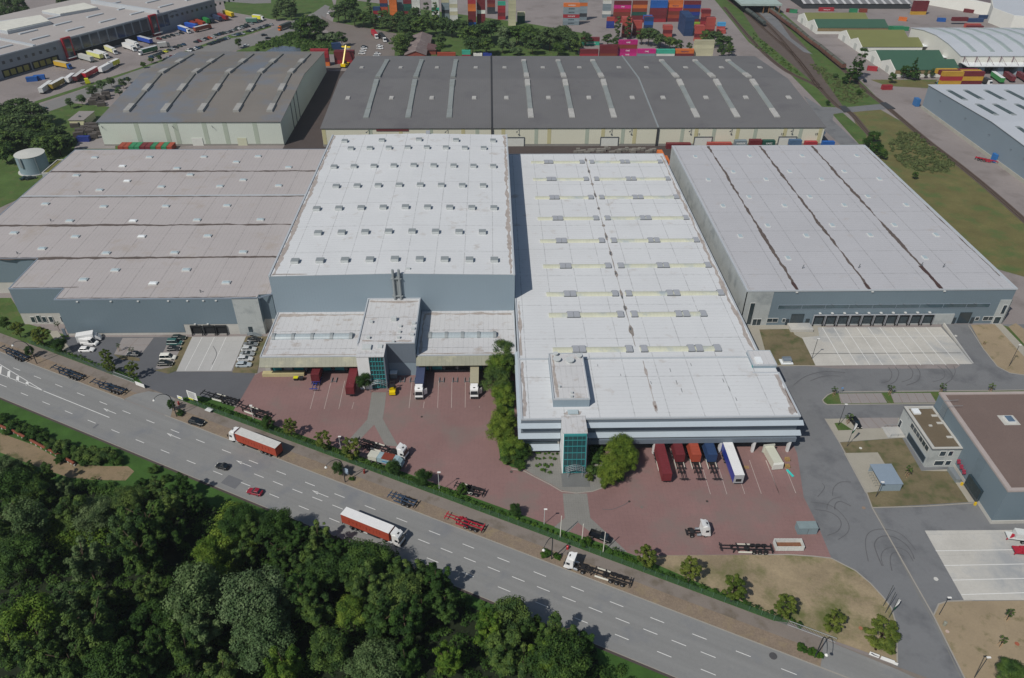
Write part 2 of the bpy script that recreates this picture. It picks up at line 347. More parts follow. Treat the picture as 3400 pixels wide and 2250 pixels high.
sheet('grass', M_grass, [P('B1',660,230),P('B1',1200,350),P('B1',1180,500),P('B1',2352,500),P('C1',500,500),P('C1',700,300),P('B1',2352,200),P('B1',700,-20)], .02)
sheet('yard', mat('depot_paving','77706b',var=.1,ns=.08), [P('B1',560,130),P('B1',660,185),P('B1',1220,290),P('B1',1200,500),P('B1',600,620),P('B1',600,560),P('B1',860,500),P('B1',780,380),P('B1',600,250)], .07)
sheet('road', mat('asphalt_far','7d7c7a'), T('A1',(1000,-60),(2200,30),(2352,25),(2352,-10),(1700,-60)), .04)
sheet('grass', M_grass, T('C1',(-100,430),(540,400),(600,500),(-100,500)), .03)
sheet('grass', mat('weedy_grass','6A6640'), T('D1',(1020,690),(1600,690),(1560,765),(1160,745)), .04)
mb = MB()
for q, wd, z in KP:
    for a, b in zip(q, q[1:]):
        d = Vector((b[0]-a[0], b[1]-a[1])); L = d.length
        if L < .05: continue
        d /= L; mb.obox(((a[0]+b[0])/2, (a[1]+b[1])/2), d, L+.1, wd, .01, z+random.random()*.004)
struct(mb, 'kerb', M_kerb)
sheet('road_patch', mat('asphalt_patch','6c6e71',var=.08,ns=.5), T('A3',(1985,1375),(2110,1425),(2040,1498),(1915,1445)), .036)
sheet('road_patch', mat('asphalt_patch','6c6e71'), T('A3',(850,930),(860,940),(815,975),(803,965)), .036)
# painted markings
mk = MB(); mz = [0]
def stroke(a, b, wd, z=.045):
    d = Vector((b[0]-a[0], b[1]-a[1])); L = d.length; d /= L; n = (-d[1]*wd/2, d[0]*wd/2)
    mk.face([(a[0]-n[0],a[1]-n[1],z),(b[0]-n[0],b[1]-n[1],z),(b[0]+n[0],b[1]+n[1],z),(a[0]+n[0],a[1]+n[1],z)])
def dashes(c, s0, s1, skip=()):
    k = math.ceil((s0-8.8)/8.25)
    while 8.8+k*8.25 < s1:
        s = 8.8+k*8.25; stroke(RD(s, c), RD(s+2.75, c), .16); k += 1
dashes(113.45, -300, 90); dashes(105.45, -300, 90); 
s = 3.8
for k in range(-12, 8): stroke(RD(3.8+k*5.55, 109.72), RD(6.6+k*5.55, 109.72), .16)
stroke(RD(-133.5,109.35), RD(-109.3,109.25), .2); stroke(RD(-200,108.6), RD(-133.5,109.35), .18); stroke(RD(-200,120.7), RD(-152.9,112.75), .18); stroke(RD(-152.9,112.75), RD(-133.5,109.35), .18)
for s in (-154.5,-150.5,-147,-143.4,-139.6): 
    f = (s+133.5)/(-152.9+133.5); stroke(RD(s,109.1), RD(s-1.6*f-.3,109.35+3.2*f), .75)
def arrow(s, c):
    stroke(RD(s+1.0,c), RD(s+4.6,c), .15); a, b, d = RD(s,c+.1), RD(s+1.7,c-.5), RD(s+1.7,c+.35); mk.face([(a[0],a[1],.045),(b[0],b[1],.045),(d[0],d[1],.045)])
for q in ((895,800),(1445,1015),(2048,1252)): p_ = P('A3',*q); arrow(p_[0], p_[1]+p_[0]/2)
p_ = P('B3',485,1512); arrow(p_[0], p_[1]+p_[0]/2)
struct(mk, 'road_marking', M_line)
mk = MB()
M_bayb = mat('worn_bay_paint', 'B5A9A3', var=.15, ns=.6, fine=.2, fs=4)
def lines(tile, segs, wd, z):
    for x0,y0,x1,y1 in segs: stroke(P(tile,x0,y0), P(tile,x1,y1), wd, z)
lines('B3', ((520,620,470,805),(648,580,592,805),(770,560,718,805),(850,745,832,803),(1355,560,1328,797),(1460,740,1452,797),(1585,560,1576,795),(1700,570,1696,795),(1817,570,1815,793),(1938,780,1938,793)), .13, .075)
lines('C3', ((1655,1320,1722,1545),(1795,1320,1865,1545),(1985,1440,2020,1542),(2060,1250,2163,1540),(2205,1250,2318,1540)), .13, .075)
lines('D3', ((110,1250,228,1540),(285,1320,372,1535)), .13, .075)
struct(mk, 'bay_marking', M_bayb); mk = MB()
lines('D3', [(600+103*i-3*i, 97, 795+110*i, 425) for i in range(10)], .2, .115)
lines('D3', ((590,180,1700,172),), .15, .116)
lines('A3', ((1755,182,1605,473),(1862,180,1717,472),(1965,178,1828,470)), .16, .115)
lines('D4', [(1585+74*i, 468+128*i-i*i*.5, 2500, 455+124*i) for i in range(4)], .2, .095)
struct(mk, 'bay_marking', M_line)
mk = MB()
lines('D3', [(740+75*i,668,775+82*i,757) for i in range(6)]+[(1190+70*i,668,1225+74*i,757) for i in range(6)]+[(930+85*i,880,1010+90*i,972) for i in range(3)], .12, .146)
lines('A3', ((1200,190,1060,330),(1065,250,1300,250)), .1, .078)
struct(mk, 'bay_marking', mat('dull_paint','7f6c64'))
mk = MB(); lines('D3', ((505,325,1805,318),), .35, .112)
for q in ((1050,100,1100,180),(1100,180,1300,580),(1300,580,1455,880),(1455,880,1590,1110),(1590,1110,1800,1560)): lines('D4', (q,), .25, .062)
struct(mk, 'drain_channel', mat('drain_grating','7a7a76'))
# tyre marks
mk = MB()
for tl, pts, wd in (
 ('D4', [(640,110),(650,60),(690,20),(760,0)], .18), ('D4', [(710,110),(715,60),(760,40),(850,80)], .3), ('D4', [(500,45),(620,60),(700,90),(780,160),(830,240),(820,310),(740,370)], .25),
 ('D4', [(540,110),(660,130),(740,180),(765,240),(730,300),(645,335)], .3), ('D4', [(1120,600),(1070,480),(1055,400),(1110,345),(1210,345),(1310,400),(1370,470),(1400,540)], .35), ('D4', [(1000,560),(975,420),(990,330),(1060,285),(1180,285),(1300,335),(1410,460)], .25),
 ('D4', [(1205,640),(1190,560),(1200,500),(1240,480),(1310,520)], .3), ('D4', [(1130,600),(1110,520),(1140,460),(1220,435),(1330,470),(1390,560)], .25),
 ('D3', [(1175,445),(1205,500),(1180,560),(1110,580)], .3), ('D3', [(1235,440),(1265,490),(1240,560),(1190,590)], .3), ('D3', [(1345,430),(1385,480),(1370,540),(1290,570)], .25), ('D3', [(1410,430),(1448,490),(1430,560),(1330,600)], .35),
 ('D3', [(1600,430),(1660,480),(1650,540),(1560,570)], .25), ('D3', [(1670,430),(1725,500),(1720,550),(1660,590)], .35), ('D3', [(1740,430),(1755,480),(1735,530)], .25),
 ('D3', [(560,1568),(620,1490),(600,1450)], .25), ('D3', [(690,1560),(700,1490),(760,1440),(850,1440)], .25), ('D3', [(500,560),(620,520),(760,520)], .3), ('D3', [(350,600),(460,520),(620,480),(800,490)], .3),
 ('C4', [(780,105),(860,110),(960,75),(1010,45)], .2), ('A3', [(1840,420),(1880,330),(1850,260)], .2)):
    q = [P(tl,*p) for p in pts]; fine_ = []
    for i in range(len(q)-1):
        p0, p1, p2, p3 = [Vector(q[max(0,min(len(q)-1,i+k))]) for k in (-1,0,1,2)]
        for t in (0,.25,.5,.75): fine_.append(.5*((2*p1)+(p2-p0)*t+(2*p0-5*p1+4*p2-p3)*t*t+(3*p1-p0-3*p2+p3)*t**3))
    fine_.append(Vector(q[-1]))
    for a, b in zip(fine_, fine_[1:]): stroke(a, b, wd*.7, .145 if tl=='A3' else .12)
struct(mk, 'tyre_marks', mat('tyre_rubber_marks','5f6063',var=.2,ns=1))
# ================================================================ buildings
M_roofw = mat('roof_membrane_white', 'CDD0D2', var=.055, ns=.05, fine=.02, fs=2, lines=((1, 1.55, .16, .17), (0, 9.3, .24, .4), (1, 18.4, .24, .42)), stain=('b3aea9', -.4, .16))
M_roofw2 = mat('roof_membrane_dirty_white', 'C4C5C6', var=.07, ns=.08, fine=.04, fs=2, lines=((0, 1.55, .16, .2), (1, 9.3, .24, .5)), stain=('a39a92', -.15, .3))
M_rooflw = mat('roof_membrane_grey', 'ADA8A7', var=.05, ns=.06, fine=.03, fs=2, lines=((0, 1.5, .18, .15), (0, 9.1, .26, .4), (1, 12.4, .2, .15)), stain=('a39a92', -.2, .1))
M_roofr = mat('roof_membrane_pale', 'B3B4B8', var=.05, ns=.05, fine=.03, fs=2, lines=((1, 1.5, .16, .16), (1, 15.5, .26, .4), (0, 12, .28, .4)), stain=('aca8a6', -.4, .15))
M_clad = mat('cladding_blue_grey', '70808A', rough=.55, var=.06, ns=.05, fine=.02, lines=((0, 1.1, .1, .12),), spec=.5)
M_cladl = mat('cladding_pale_grey', '8A9AA5', rough=.6, var=.04, ns=.05, fine=.02, lines=((0, 1.0, .1, .08),), spec=.4)
M_cladd = mat('cladding_dark_grey', '6F7A85', rough=.55, var=.05, ns=.08, fine=.02, lines=((0, 1.1, .1, .12),), spec=.4)
M_wconc = mat('concrete_wall', 'ADB2B1', var=.1, ns=.12, fine=.05, lines=((0, 5.9, .08, .25), (2, 4.2, .06, .25)), stain=('93999a', .1, .2))
M_base = mat('concrete_plinth', 'B9B8B2', var=.08, ns=.3)
M_par = mat('parapet_metal', 'B4BABF', rough=.5, var=.05, ns=.3, spec=.5)
M_pard = mat('parapet_grey', '8793A0', rough=.5, var=.05, ns=.3, spec=.5)
M_black = mat('rubber_black', '26282A', var=.2, ns=.8, fine=.1)
M_dglass = glass('window_glass_dark', '2B3A42'); M_frame = plain('frame_white', 'D0D2D0')
M_teal = plain('teal_paint', '3A8F92', .4); M_tealg = glass('teal_glass', '28464B', .1)
M_stain = mat('roof_gutter_dirt', '5F5651', var=.25, ns=.4, fine=.2, fs=2); M_staind = mat('roof_gutter_wet', '4B3A38', var=.2, ns=.5)
M_vent = mat('vent_metal', '8D9496', rough=.5, var=.06, ns=1, spec=.5); M_ventb = plain('vent_side', 'BFC4C4', .5)
M_dome = mat('skylight_dome', 'AEBDC2', rough=.15, var=.05, ns=.8, spec=.8); M_bright = mat('skylight_dome_clear','E8EDEF',rough=.2,var=.02, spec=.8)
M_bar = mat('skylight_sheet', 'C6C8B4', rough=.5, var=.1, ns=.25, fine=.04, lines=((0, 1.15, .1, .2),), stain=('a5afb2', .1, .12))
M_barg = mat('skylight_grey_sheet', '8F979A', rough=.35, var=.1, ns=.25, spec=.6)
M_hatch = mat('hatch_grey', 'A2A6AC', rough=.5, var=.05, ns=.7); M_edge = plain('hatch_frame', '5D6266')
M_stairs = plain('galvanised_steel', '8E979C', .45, .3)
def parapet(mb, pts, z, w=.45, h=.35):
    q = pts if area(pts) > 0 else pts[::-1]; n = len(q)
    for i in range(n):
        a, b = Vector(q[i]), Vector(q[(i+1)%n]); d = (b-a).normalized(); L = (b-a).length
        nn = Vector((-d[1], d[0])); c = (a+b)/2+nn*(w/2-.06)
        mb.obox(c, d, L+(.1 if i%2 else -.6), w, z-.25, z+h+.003*i)
def jag(x0, y0, x1, y1, w, z, mbx, seed=0, amp=.5, step=1.2):
    """a ragged stain strip along a line"""
    mbx.mark(); rr = random.Random(seed); d = Vector((x1-x0, y1-y0)); L = d.length; d /= L; n = Vector((-d[1], d[0])); k = int(L/step)
    l = r = w/2; pl = []; pr = []
    for i in range(k+1):
        p = Vector((x0,y0))+d*(L*i/k); l += (w/2-l)*.3+rr.uniform(-amp,amp)*w*.5; r += (w/2-r)*.3+rr.uniform(-amp,amp)*w*.5
        l = max(.04, l); r = max(.04, r); pl.append(p+n*l); pr.append(p-n*r)
    for i in range(k): mbx.face([(*pr[i],z),(*pr[i+1],z),(*pl[i+1],z),(*pl[i],z)])
def blob(cx, cy, rx, ry, z, mbx, seed):
    mbx.mark(); rr = random.Random(seed); mbx.face([(cx+math.cos(a*PI/8)*rx*rr.uniform(.6,1.1), cy+math.sin(a*PI/8)*ry*rr.uniform(.6,1.1), z) for a in range(16)])
def hole_doors(par, xs, y, z0, z1, w, m=M_black, name='dock_door', face=-1):
    for x in xs:
        mb = MB(); f = face; d = .45
        mb.box(x-w/2, x-w/2+.28, y, y+f*d, z0, z1, 1); mb.box(x+w/2-.28, x+w/2, y, y+f*d, z0, z1, 1); mb.box(x-w/2+.28, x+w/2-.28, y, y+f*d, z1-.5, z1, 1)
        mb.box(x-w/2+.28, x+w/2-.28, y-.02, y+f*.08, z0+.1, z1-.5, 0); mb.box(x-w/2, x-w/2+.3, y+f*d, y+f*(d+.25), z0-.5, z0+.1, 1); mb.box(x+w/2-.3, x+w/2, y+f*d, y+f*(d+.25), z0-.5, z0+.1, 1)
        mb.build(name, [m, M_black], par)
def window(par, x0, x1, y, z0, z1, name='window', n=1, m=None, side=None, fr=None):
    """a window on a south wall at y (or on a west wall at x=side, spanning y x0..x1)"""
    g = MB(); f = MB(); t = .1
    def bx(mbx, a, b, c0, c1, o): 
        if side is None: mbx.box(a, b, y-o, y+.02, c0, c1)
        else: mbx.box(side-o, side+.02, a, b, c0, c1)
    bx(g, x0, x1, z0, z1, .05)
    for i in range(n+1):
        xx = x0+(x1-x0)*i/n; bx(f, xx-t/2, xx+t/2, z0, z1, .1)
    bx(f, x0, x1, z0-t, z0, .13); bx(f, x0, x1, z1, z1+t, .12)
    o = g.build(name, m or M_dglass, par); f.build('window_frame', fr or M_frame, o); return o

# ---- left warehouse
LW = thing('warehouse', 'large grey roofed warehouse with stepped front and rows of small skylights, on the left', 'warehouse', (-130, 265, 0))
poly = [(-74.7,204.3),(-74.7,206.5),(-70.8,206.5),(-70.8,328),(-186,328),(-186,230.6),(-156.1,230.6),(-156.1,211),(-138.6,211),(-138.6,204.3)]
MB().prism(poly, 4.5, 13.9).build('wall', M_clad, LW)
mb = MB(); inner = [(-75,204.55),(-75,206.4),(-71.2,206.8),(-71.2,327.7),(-185.7,327.7),(-185.7,230.9),(-155.8,230.9),(-155.8,211.3),(-138.3,211.3),(-138.3,204.6)]
mb.prism(inner, 13.95, 14.02).build('roof', M_rooflw, LW)
MB().prism([(-74.72,204.24),(-74.72,206.5),(-83.0,206.5),(-83.0,204.24)], 0, 13.88).build('corner_wall', M_wconc, LW)
MB().prism([(-83.0,204.4),(-74.9,204.4),(-74.9,206.5),(-70.9,206.5),(-70.9,327.9),(-185.9,327.9),(-185.9,230.7),(-156,230.7),(-156,211.1),(-138.5,211.1),(-138.5,204.4)], 0, 4.48).build('plinth_wall', M_base, LW)
MB().box(-138.55, -100.6, 204.31, 204.6, .95, 4.5).box(-100.6, -83.02, 204.31, 204.6, 4.1, 4.5).build('front_cladding', M_clad, LW)
mb = MB(); parapet(mb, [p for p in poly if p != (-74.7,206.5)], 13.95, .35, .15); mb.build('parapet', M_pard, LW)
mb = MB()
for i, y in enumerate((303.8, 279.1, 254.9, 230.5)): jag(-185.5, y, -71.2, y, 1.25 if y != 279.1 else .7, 14.045, mb, i, .45)
jag(-138, 205.1, -75.5, 205.0, .35, 14.045, mb, 9, .9); jag(-155, 211.7, -134, 211.7, .3, 14.045, mb, 8, .9)
each(mb, 'gutter_dirt', M_stain, LW)
MB().box(-185.6,-71.3,279.5,280.2,14.02,14.3).build('fire_wall_cap', M_par, LW)
bright = {5,9,18,22,33}
for i, (x, y) in enumerate(((822,58),(1297,55),(1770,52),(2240,48),(2050,97),(1062,133),(1535,152),(663,214),(1650,208),(1103,262),(2110,252),(865,340),(1400,312),(1908,307),(395,461),(900,483),(1438,480),(1970,475),(1155,608),(605,608),(1710,600),(2260,597),(1230,743),(655,744),(122,712),(1803,738),(366,848),(922,887),(1515,883),(2110,878),(1000,1035),(1617,1032),(725,1117),(1330,1150),(1963,1143),(2504,143),(2418,302))):
    p = P('A2', x, y, 14.2); mb = MB().box(p[0]-1.35, p[0]+1.35, p[1]-.9, p[1]+.9, 14.02, 14.42, 1).hexa([(p[0]-1.25,p[1]-.8,14.42),(p[0]+1.25,p[1]-.8,14.42),(p[0]+1.25,p[1]+.8,14.42),(p[0]-1.25,p[1]+.8,14.42)],[(p[0]-.9,p[1]-.4,14.62),(p[0]+.9,p[1]-.4,14.62),(p[0]+.9,p[1]+.4,14.62),(p[0]-.9,p[1]+.4,14.62)])
    mb.build('skylight', [M_bright if i in (5,9,18,22,33) else M_dome, M_frame], LW)
hole_doors(LW, (-96.7,-92.6,-88.7), 204.3, .4, 3.7, 3.6)
mb = MB().box(-79.9,-78.7,204.05,204.3,.9,3.0); mb.build('side_door', M_dglass, LW)
mb = MB().box(-80.2,-78.2,202.6,204.2,.8,.95).hexa([(-78.2,202.6,.0),(-75.8,202.6,0),(-75.8,204,0),(-78.2,204,0)],[(-78.2,202.6,.9),(-78,202.6,.9),(-78,204,.9),(-78.2,204,.9)])
for x in (-80.1,-78.3,-76): mb.tube((x,202.65,0),(x,202.65,1.9 if x<-77 else 1.1),.05)
mb.tube((-80.1,202.65,1.9),(-78.3,202.65,1.9),.05).tube((-78.3,202.65,1.9),(-76,202.65,1.1),.05).build('stairs', M_stairs, LW)
for x in (-153.2,-151.2,-149.5,-147.3,-143.5): window(LW, x, x+1.3, 211, .9, 3.0 if x != -151.2 else 3.6)
MB().box(-139.9,-139.0,204.0,204.3,.3,2.9).build('emergency_door', M_cladd, LW)
mb = MB()
for x in (-131.5,-121,-112.5,-103,-97,-92,-88,-96.7,-92.6): mb.box(x-.3,x+.3,204.0,204.3,13.1 if x not in (-96.7,-92.6) else 4.2,13.4 if x not in (-96.7,-92.6) else 4.4)
each(mb, 'wall_lamp', M_frame, LW)
mb = MB()
for x, y in ((885,165),(690,362),(442,605),(152,890),(1740,1222)):
    p = P('A2', x, y+8, 14); mb.tube((p[0],p[1],14),(p[0],p[1],15.1),.12).tube((p[0],p[1],14.9),(p[0]+.5,p[1],14.5),.1)
each(mb, 'vent_pipe', M_edge, LW, per=2)

# ---- tall white roofed hall
TH = thing('high_bay_hall', 'tall hall with bright white roof carrying rows of grey vent boxes, in the middle left', 'warehouse', (-32, 266, 0))
x0, x1, y0, y1, zt = -70.5, 7.05, 206.2, 326.9, 21.1
def tz(x): return zt-.25+.7*(1-abs(x+31.7)/38.8)
mb = MB(); mb.extr([(x0,0),(x1,0),(x1,tz(x1)-.1),(-31.7,tz(-31.7)-.1),(x0,tz(x0)-.1)], 1, y0, y1); mb.build('wall', M_cladl, TH)
mb = MB(); mb.extr([(x0+.05,tz(x0)-.08),(-31.7,tz(-31.7)-.08),(x1-.05,tz(x1)-.08),(x1-.05,tz(x1)+.05),(-31.7,tz(-31.7)+.05),(x0+.05,tz(x0)+.05)], 1, y0+.05, y1-.05); mb.build('roof', M_roofw, TH)
mb = MB().box(x0-.1,x0+.5,y0-.05,y1,zt-.5,zt+.08).box(x1-.5,x1+.1,y0-.05,y1,zt-.5,zt+.08)
mb.build('parapet', M_par, TH); mb = MB()
for a in (0,1): jag((x0+1.3,x1-1.3)[a], y0+.5, (x0+1.3,x1-1.3)[a], y1-1, 1.1, zt+(-.14,-.14)[a], mb, 30+a, .8)
jag(x0+1.2,y0+.8,x0+12,y0+.7,.3,zt+.05,mb,33,.8)
each(mb, 'gutter_dirt', mat('roof_edge_dirt','A69E98',var=.25,ns=.5,fine=.2,fs=2), TH)
vents = []
for tl, n, xa, ya, xb, yb in (('B1',5,768,1215,2057,1207),('B1',8,822,1280,1976,1274),('B1',9,675,1438,2059,1430),('B2',8,694,300,1971,293),('B2',9,525,493,2064,484),('B2',8,538,704,1965,695),('B2',9,337,946,2068,935)):
    a, b = P(tl,xa,ya,zt+.9), P(tl,xb,yb,zt+.9)
    for i in range(n): vents.append((a[0]+(b[0]-a[0])*i/(n-1), (a[1]+b[1])/2+.0))
v0 = None
for x, y in vents:
    z = tz(x)
    if v0 is None:
        mb = MB().box(-1.15,1.15,-1.1,1.1,0,.35,1).box(-1.25,1.25,-1.0,1.2,.35,1.05,0).box(-1.15,1.15,-1.08,-1.0,.4,.95,1)
        v0 = mb.build('roof_vent', [M_vent, M_ventb]); v = v0
    else: v = v0.copy(); C.objects.link(v)
    v.parent = TH; v.location = (x+32, y-266, z)
mb = MB()
for x in (-31.4,-29.5): mb.tube((x,205.6,12.3),(x,205.6,23.3),.42,n=12)
mb.box(-32.2,-28.8,205.2,206.2,13.5,13.8).box(-32.2,-28.8,205.2,206.2,20,20.2).box(-30.9,-30.0,205.9,206.2,12.3,20.6)
mb.build('flue_pipes', M_vent, TH)
MB().box(-27.6,-26.2,208.6,209.4,zt+.3,zt+.9).build('roof_hatch', M_ventb, TH)
MB().box(-29,-27.2,326,327.5,zt,zt+1.6).build('roof_access', M_hatch, TH)

# ---- dock halls and office between them
def dockhall(name, label, xa, xb, sky_x, doors, tealset):
    D = thing(name, label, 'dock hall', ((xa+xb)/2, 194, 0))
    MB().box(xa+.1,xb-.1,184.2,206.15,0,6.9).build('wall', M_base, D)
    MB().box(xa,xb,182.2,206.2,6.9,7.2).build('roof', M_roofw2, D)
    mb = MB(); mb.box(xa,xa+.35,182.2,206.1,7.0,7.4).box(xb-.35,xb,182.2,206.1,7.0,7.4).box(xa,xb,182.15,182.4,6.95,7.3).build('parapet', M_par, D)
    mb = MB(); jag(xa+1,204.5,xb-1,204.4,1.0,7.23,mb,int(xb)+60,.8); jag(xa+.8,183.3,xb-.8,183.2,.4,7.23,mb,int(xb)+70,.9); jag(xa+1,183.5,xa+1,204,.5,7.23,mb,5,.9)
    each(mb, 'roof_dirt', mat('roof_edge_dirt','A69E98'), D)
    mb = MB(); mb.extr([(182.2,7.0),(179.8,5.15),(179.8,5.0),(182.2,6.85)], 0, xa, xb); mb.build('canopy', mat('canopy_sheet','8E8F7F',rough=.5,var=.15,ns=.2,fine=.06,lines=((0,1.2,.12,.3),),stain=('a6a48c',.0,.3)), D)
    mb = MB()
    x = xa+.3
    while x < xb: mb.box(x-.06,x+.06,180,184.2,4.9,5.02); x += 3.6
    each(mb, 'canopy_bracket', M_frame, D)
    a, b = sky_x; n = 4; xs = [a+(b-a)*i/n for i in range(n+1)]
    for i in range(n):
        mb = MB(); prof = [(192.4+math.cos(t*PI/8)*1.35, 7.2+math.sin(t*PI/8)*.85) for t in range(9)]
        mb.extr(prof, 0, xs[i]+.5, xs[i+1]-.5); mb.build('barrel_skylight', mat('barrel_glazing','A9B4B8',rough=.25,var=.1,ns=.5,lines=((0,1.0,.08,.2),),spec=.7), D, smooth=False)
    mb = MB()
    for x in xs: prof = [(192.4+math.cos(t*PI/8)*1.5, 7.2+math.sin(t*PI/8)*1.1) for t in range(9)]; mb.extr(prof, 0, x-.5, x+.5)
    each(mb, 'skylight_vent', M_vent, D)
    for i, x in enumerate(doors):
        mb = MB().box(x-1.5,x+1.5,183.95,184.22,.45,4.3)
        mb.build('dock_door', M_teal if i in tealset else M_black, D)
        mb = MB().box(x-1.9,x-1.5,183.6,184.2,.9,4.6).box(x+1.5,x+1.9,183.6,184.2,.9,4.6).box(x-1.5,x+1.5,183.6,184.2,4.3,4.6).box(x-1.9,x+1.9,183.5,184.2,.1,.45)
        mb.build('dock_seal', mat('dock_grey','55585a'), D)
    return D
dockhall('dock_hall', 'low white roofed dock hall left of the glass stair tower', -70, -40.4, (-68,-44.2), (-66.2,-59.6,-55.4,-51.2,-47.2,-43.2), {0,1,3,4})
dockhall('dock_hall', 'low white roofed dock hall right of the glass stair tower', -23.2, 7.0, (-19.6,.5), (-21.4,-17.3,-13.2,-9.1,-5,-.9,3.4), {0,1,4,6})
OB = thing('office_block', 'white roofed office block with teal glass stair tower between the two dock halls', 'office', (-33, 193, 0))
MB().box(-40.2,-23.4,181.7,206.1,0,12.1).build('wall', M_cladl, OB)
MB().box(-31.9,-23.3,181.6,181.72,5,12.1).build('front_panel', M_cladd, OB)
MB().box(-40.1,-23.5,181.8,206.0,12.1,12.2).build('roof', M_roofw2, OB)
mb = MB().box(-40.3,-39.9,181.6,206.15,12,12.5).box(-23.7,-23.3,181.6,206.15,12,12.5).box(-39.9,-23.7,205.8,206.15,12,12.5).box(-32,-23.7,181.6,181.9,12,12.45); mb.build('parapet', M_par, OB)
MB().box(-39.7,-36.2,175.2,181.6,0,12.1).build('tower_wall', plain('white_render','E2E4E4',.6), OB)
MB().box(-39.8,-31.7,175.1,181.65,12.1,12.35).build('tower_roof', M_roofw2, OB)
MB().box(-36.2,-31.9,175.6,181.6,0,12.1).build('tower_glazing', M_tealg, OB)
mb = MB()
for i in range(6): x = -36.1+i*.83; mb.box(x-.07,x+.07,175.35,175.6,0,12.1)
for i in range(8): z = .6+i*1.6; mb.box(-36.1,-31.95,175.36,175.6,z-.05,z+.05)
mb.build('glazing_bars', M_teal, OB)
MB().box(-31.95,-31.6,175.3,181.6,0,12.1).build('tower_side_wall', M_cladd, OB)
mb = MB()
for k in range(3): mb.path([(-36.6+5*t/8, 175.3-.8*k-1*0, 2.6+.9*math.sin(PI*t/8)) for t in range(9)], .09)
for t in (0,2,4,6,8): mb.tube((-36.6+5*t/8,175.3,2.6+.9*math.sin(PI*t/8)),(-36.6+5*t/8,173.7,2.6+.9*math.sin(PI*t/8)),.07)
for x in (-36.6,-31.6): mb.tube((x,173.7,0),(x,173.7,2.6),.08)
mb.build('entrance_arch', M_stairs, OB)
mb = MB()
for x, y, s in ((1000,45,.5),(1197,25,.8),(1250,82,.45),(1370,60,.55),(1363,107,.55),(1243,130,.45),(1355,158,.55),(1237,180,.45),(975,182,.5),(1190,215,.4)):
    p = P('B3',x,y,12.6); mb.box(p[0]-s,p[0]+s,p[1]-s*.8,p[1]+s*.8,12.2,12.2+s*1.5)
each(mb, 'roof_vent', M_ventb, OB); mb = MB(); jag(-39.3,204.6,-24,204.5,.9,12.23,mb,77,.8); jag(-39,183,-24.3,182.7,.5,12.23,mb,78,.9); each(mb, 'roof_dirt', mat('roof_edge_dirt','A69E98'), OB)
mb = MB().box(-38.3,-35.8,178.2,180.4,12.35,13.0).box(-34,-32.6,179,180.6,12.35,12.75); each(mb, 'roof_unit', M_ventb, OB)

# ---- white hall with barrel skylight strips
MH = thing('white_hall', 'long white roofed hall with yellowish skylight strips and a white louvred front', 'warehouse', (43, 240, 0))
poly = [(7.3,174.2),(7.3,327.2),(78.2,327.2),(78.2,174.2)]
MB().prism(poly, 0, 11.35).build('wall', M_cladl, MH)
MB().prism([(7.5,174.4),(7.5,327),(78,327),(78,174.4)], 11.35, 11.5).build('roof', M_roofw, MH)
mb = MB().box(7.2,7.6,174,327.3,11.2,11.75).box(77.8,78.3,174,327.3,11.2,11.75).box(7.6,77.8,326.9,327.3,11.2,11.75).box(7.2,78.3,173.8,174.2,11.2,11.9)
mb.build('parapet', M_par, MH)
mb = MB(); jag(42.3,324,42.3,180,.18,11.53,mb,50,.9)
for i, (y, r) in enumerate(((320.6,2.2),(307.9,2.3),(294.8,1.4),(284.1,2.8),(272,1.6),(257.3,1.2),(248.5,3.4),(236,2.4),(222,2.4),(209.2,3.0),(200.6,1.8),(188,3.6))): blob(42.3, y, .55+.1*(i%3), r, 11.535+.003*(i%4), mb, i)
each(mb, 'valley_dirt', mat('roof_valley_dirt','8C857F',var=.3,ns=.5,fine=.3,fs=2), MH)
mb = MB()
for i, y in enumerate((320.6,307.9,284.1,272,248.5,236,222,207,200.6,189)): blob(42.2, y, .32, .9+.4*(i%3), 11.56, mb, 90+i)
each(mb, 'valley_puddle', M_edge, MH)
mb = MB(); jag(77.0,176,77.0,325,.7,11.54,mb,51,.9); jag(8.4,176,8.4,205,.6,11.54,mb,52,.9); each(mb, 'roof_edge_dirt', mat('roof_edge_dirt','A69E98'), MH)
rows = (318.0,299.7,281.7,263.2,245.2,227.0,209.0,196.8,178.5)
def barrel(xa, xb, y, hatches, par):
    sag = lambda x: 0
    prof = [(y+math.cos(t*PI/6)*1.25, 11.5+math.sin(t*PI/6)*.5) for t in range(7)]
    MB().extr(prof, 0, xa, xb).build('skylight_strip', M_bar, par)
    mb = MB()
    for h in hatches:
        x = xa+(xb-xa)*h
        mb.box(x-.95,x+.95,y-1.45,y+1.45,11.5,12.15,0).box(x-1.05,x+1.05,y-1.55,y+1.55,11.5,11.75,1)
    each(mb, 'smoke_hatch', [M_hatch, M_edge], par, per=2)
for i, y in enumerate(rows):
    barrel(17.6, 41.2, y, (.285,.37,.955), MH)
    barrel(43.5, 76.2 if i < 7 else 67.5, y, (.035,.45,.52,.965) if i < 7 else (.045,.63,.73,.955), MH)
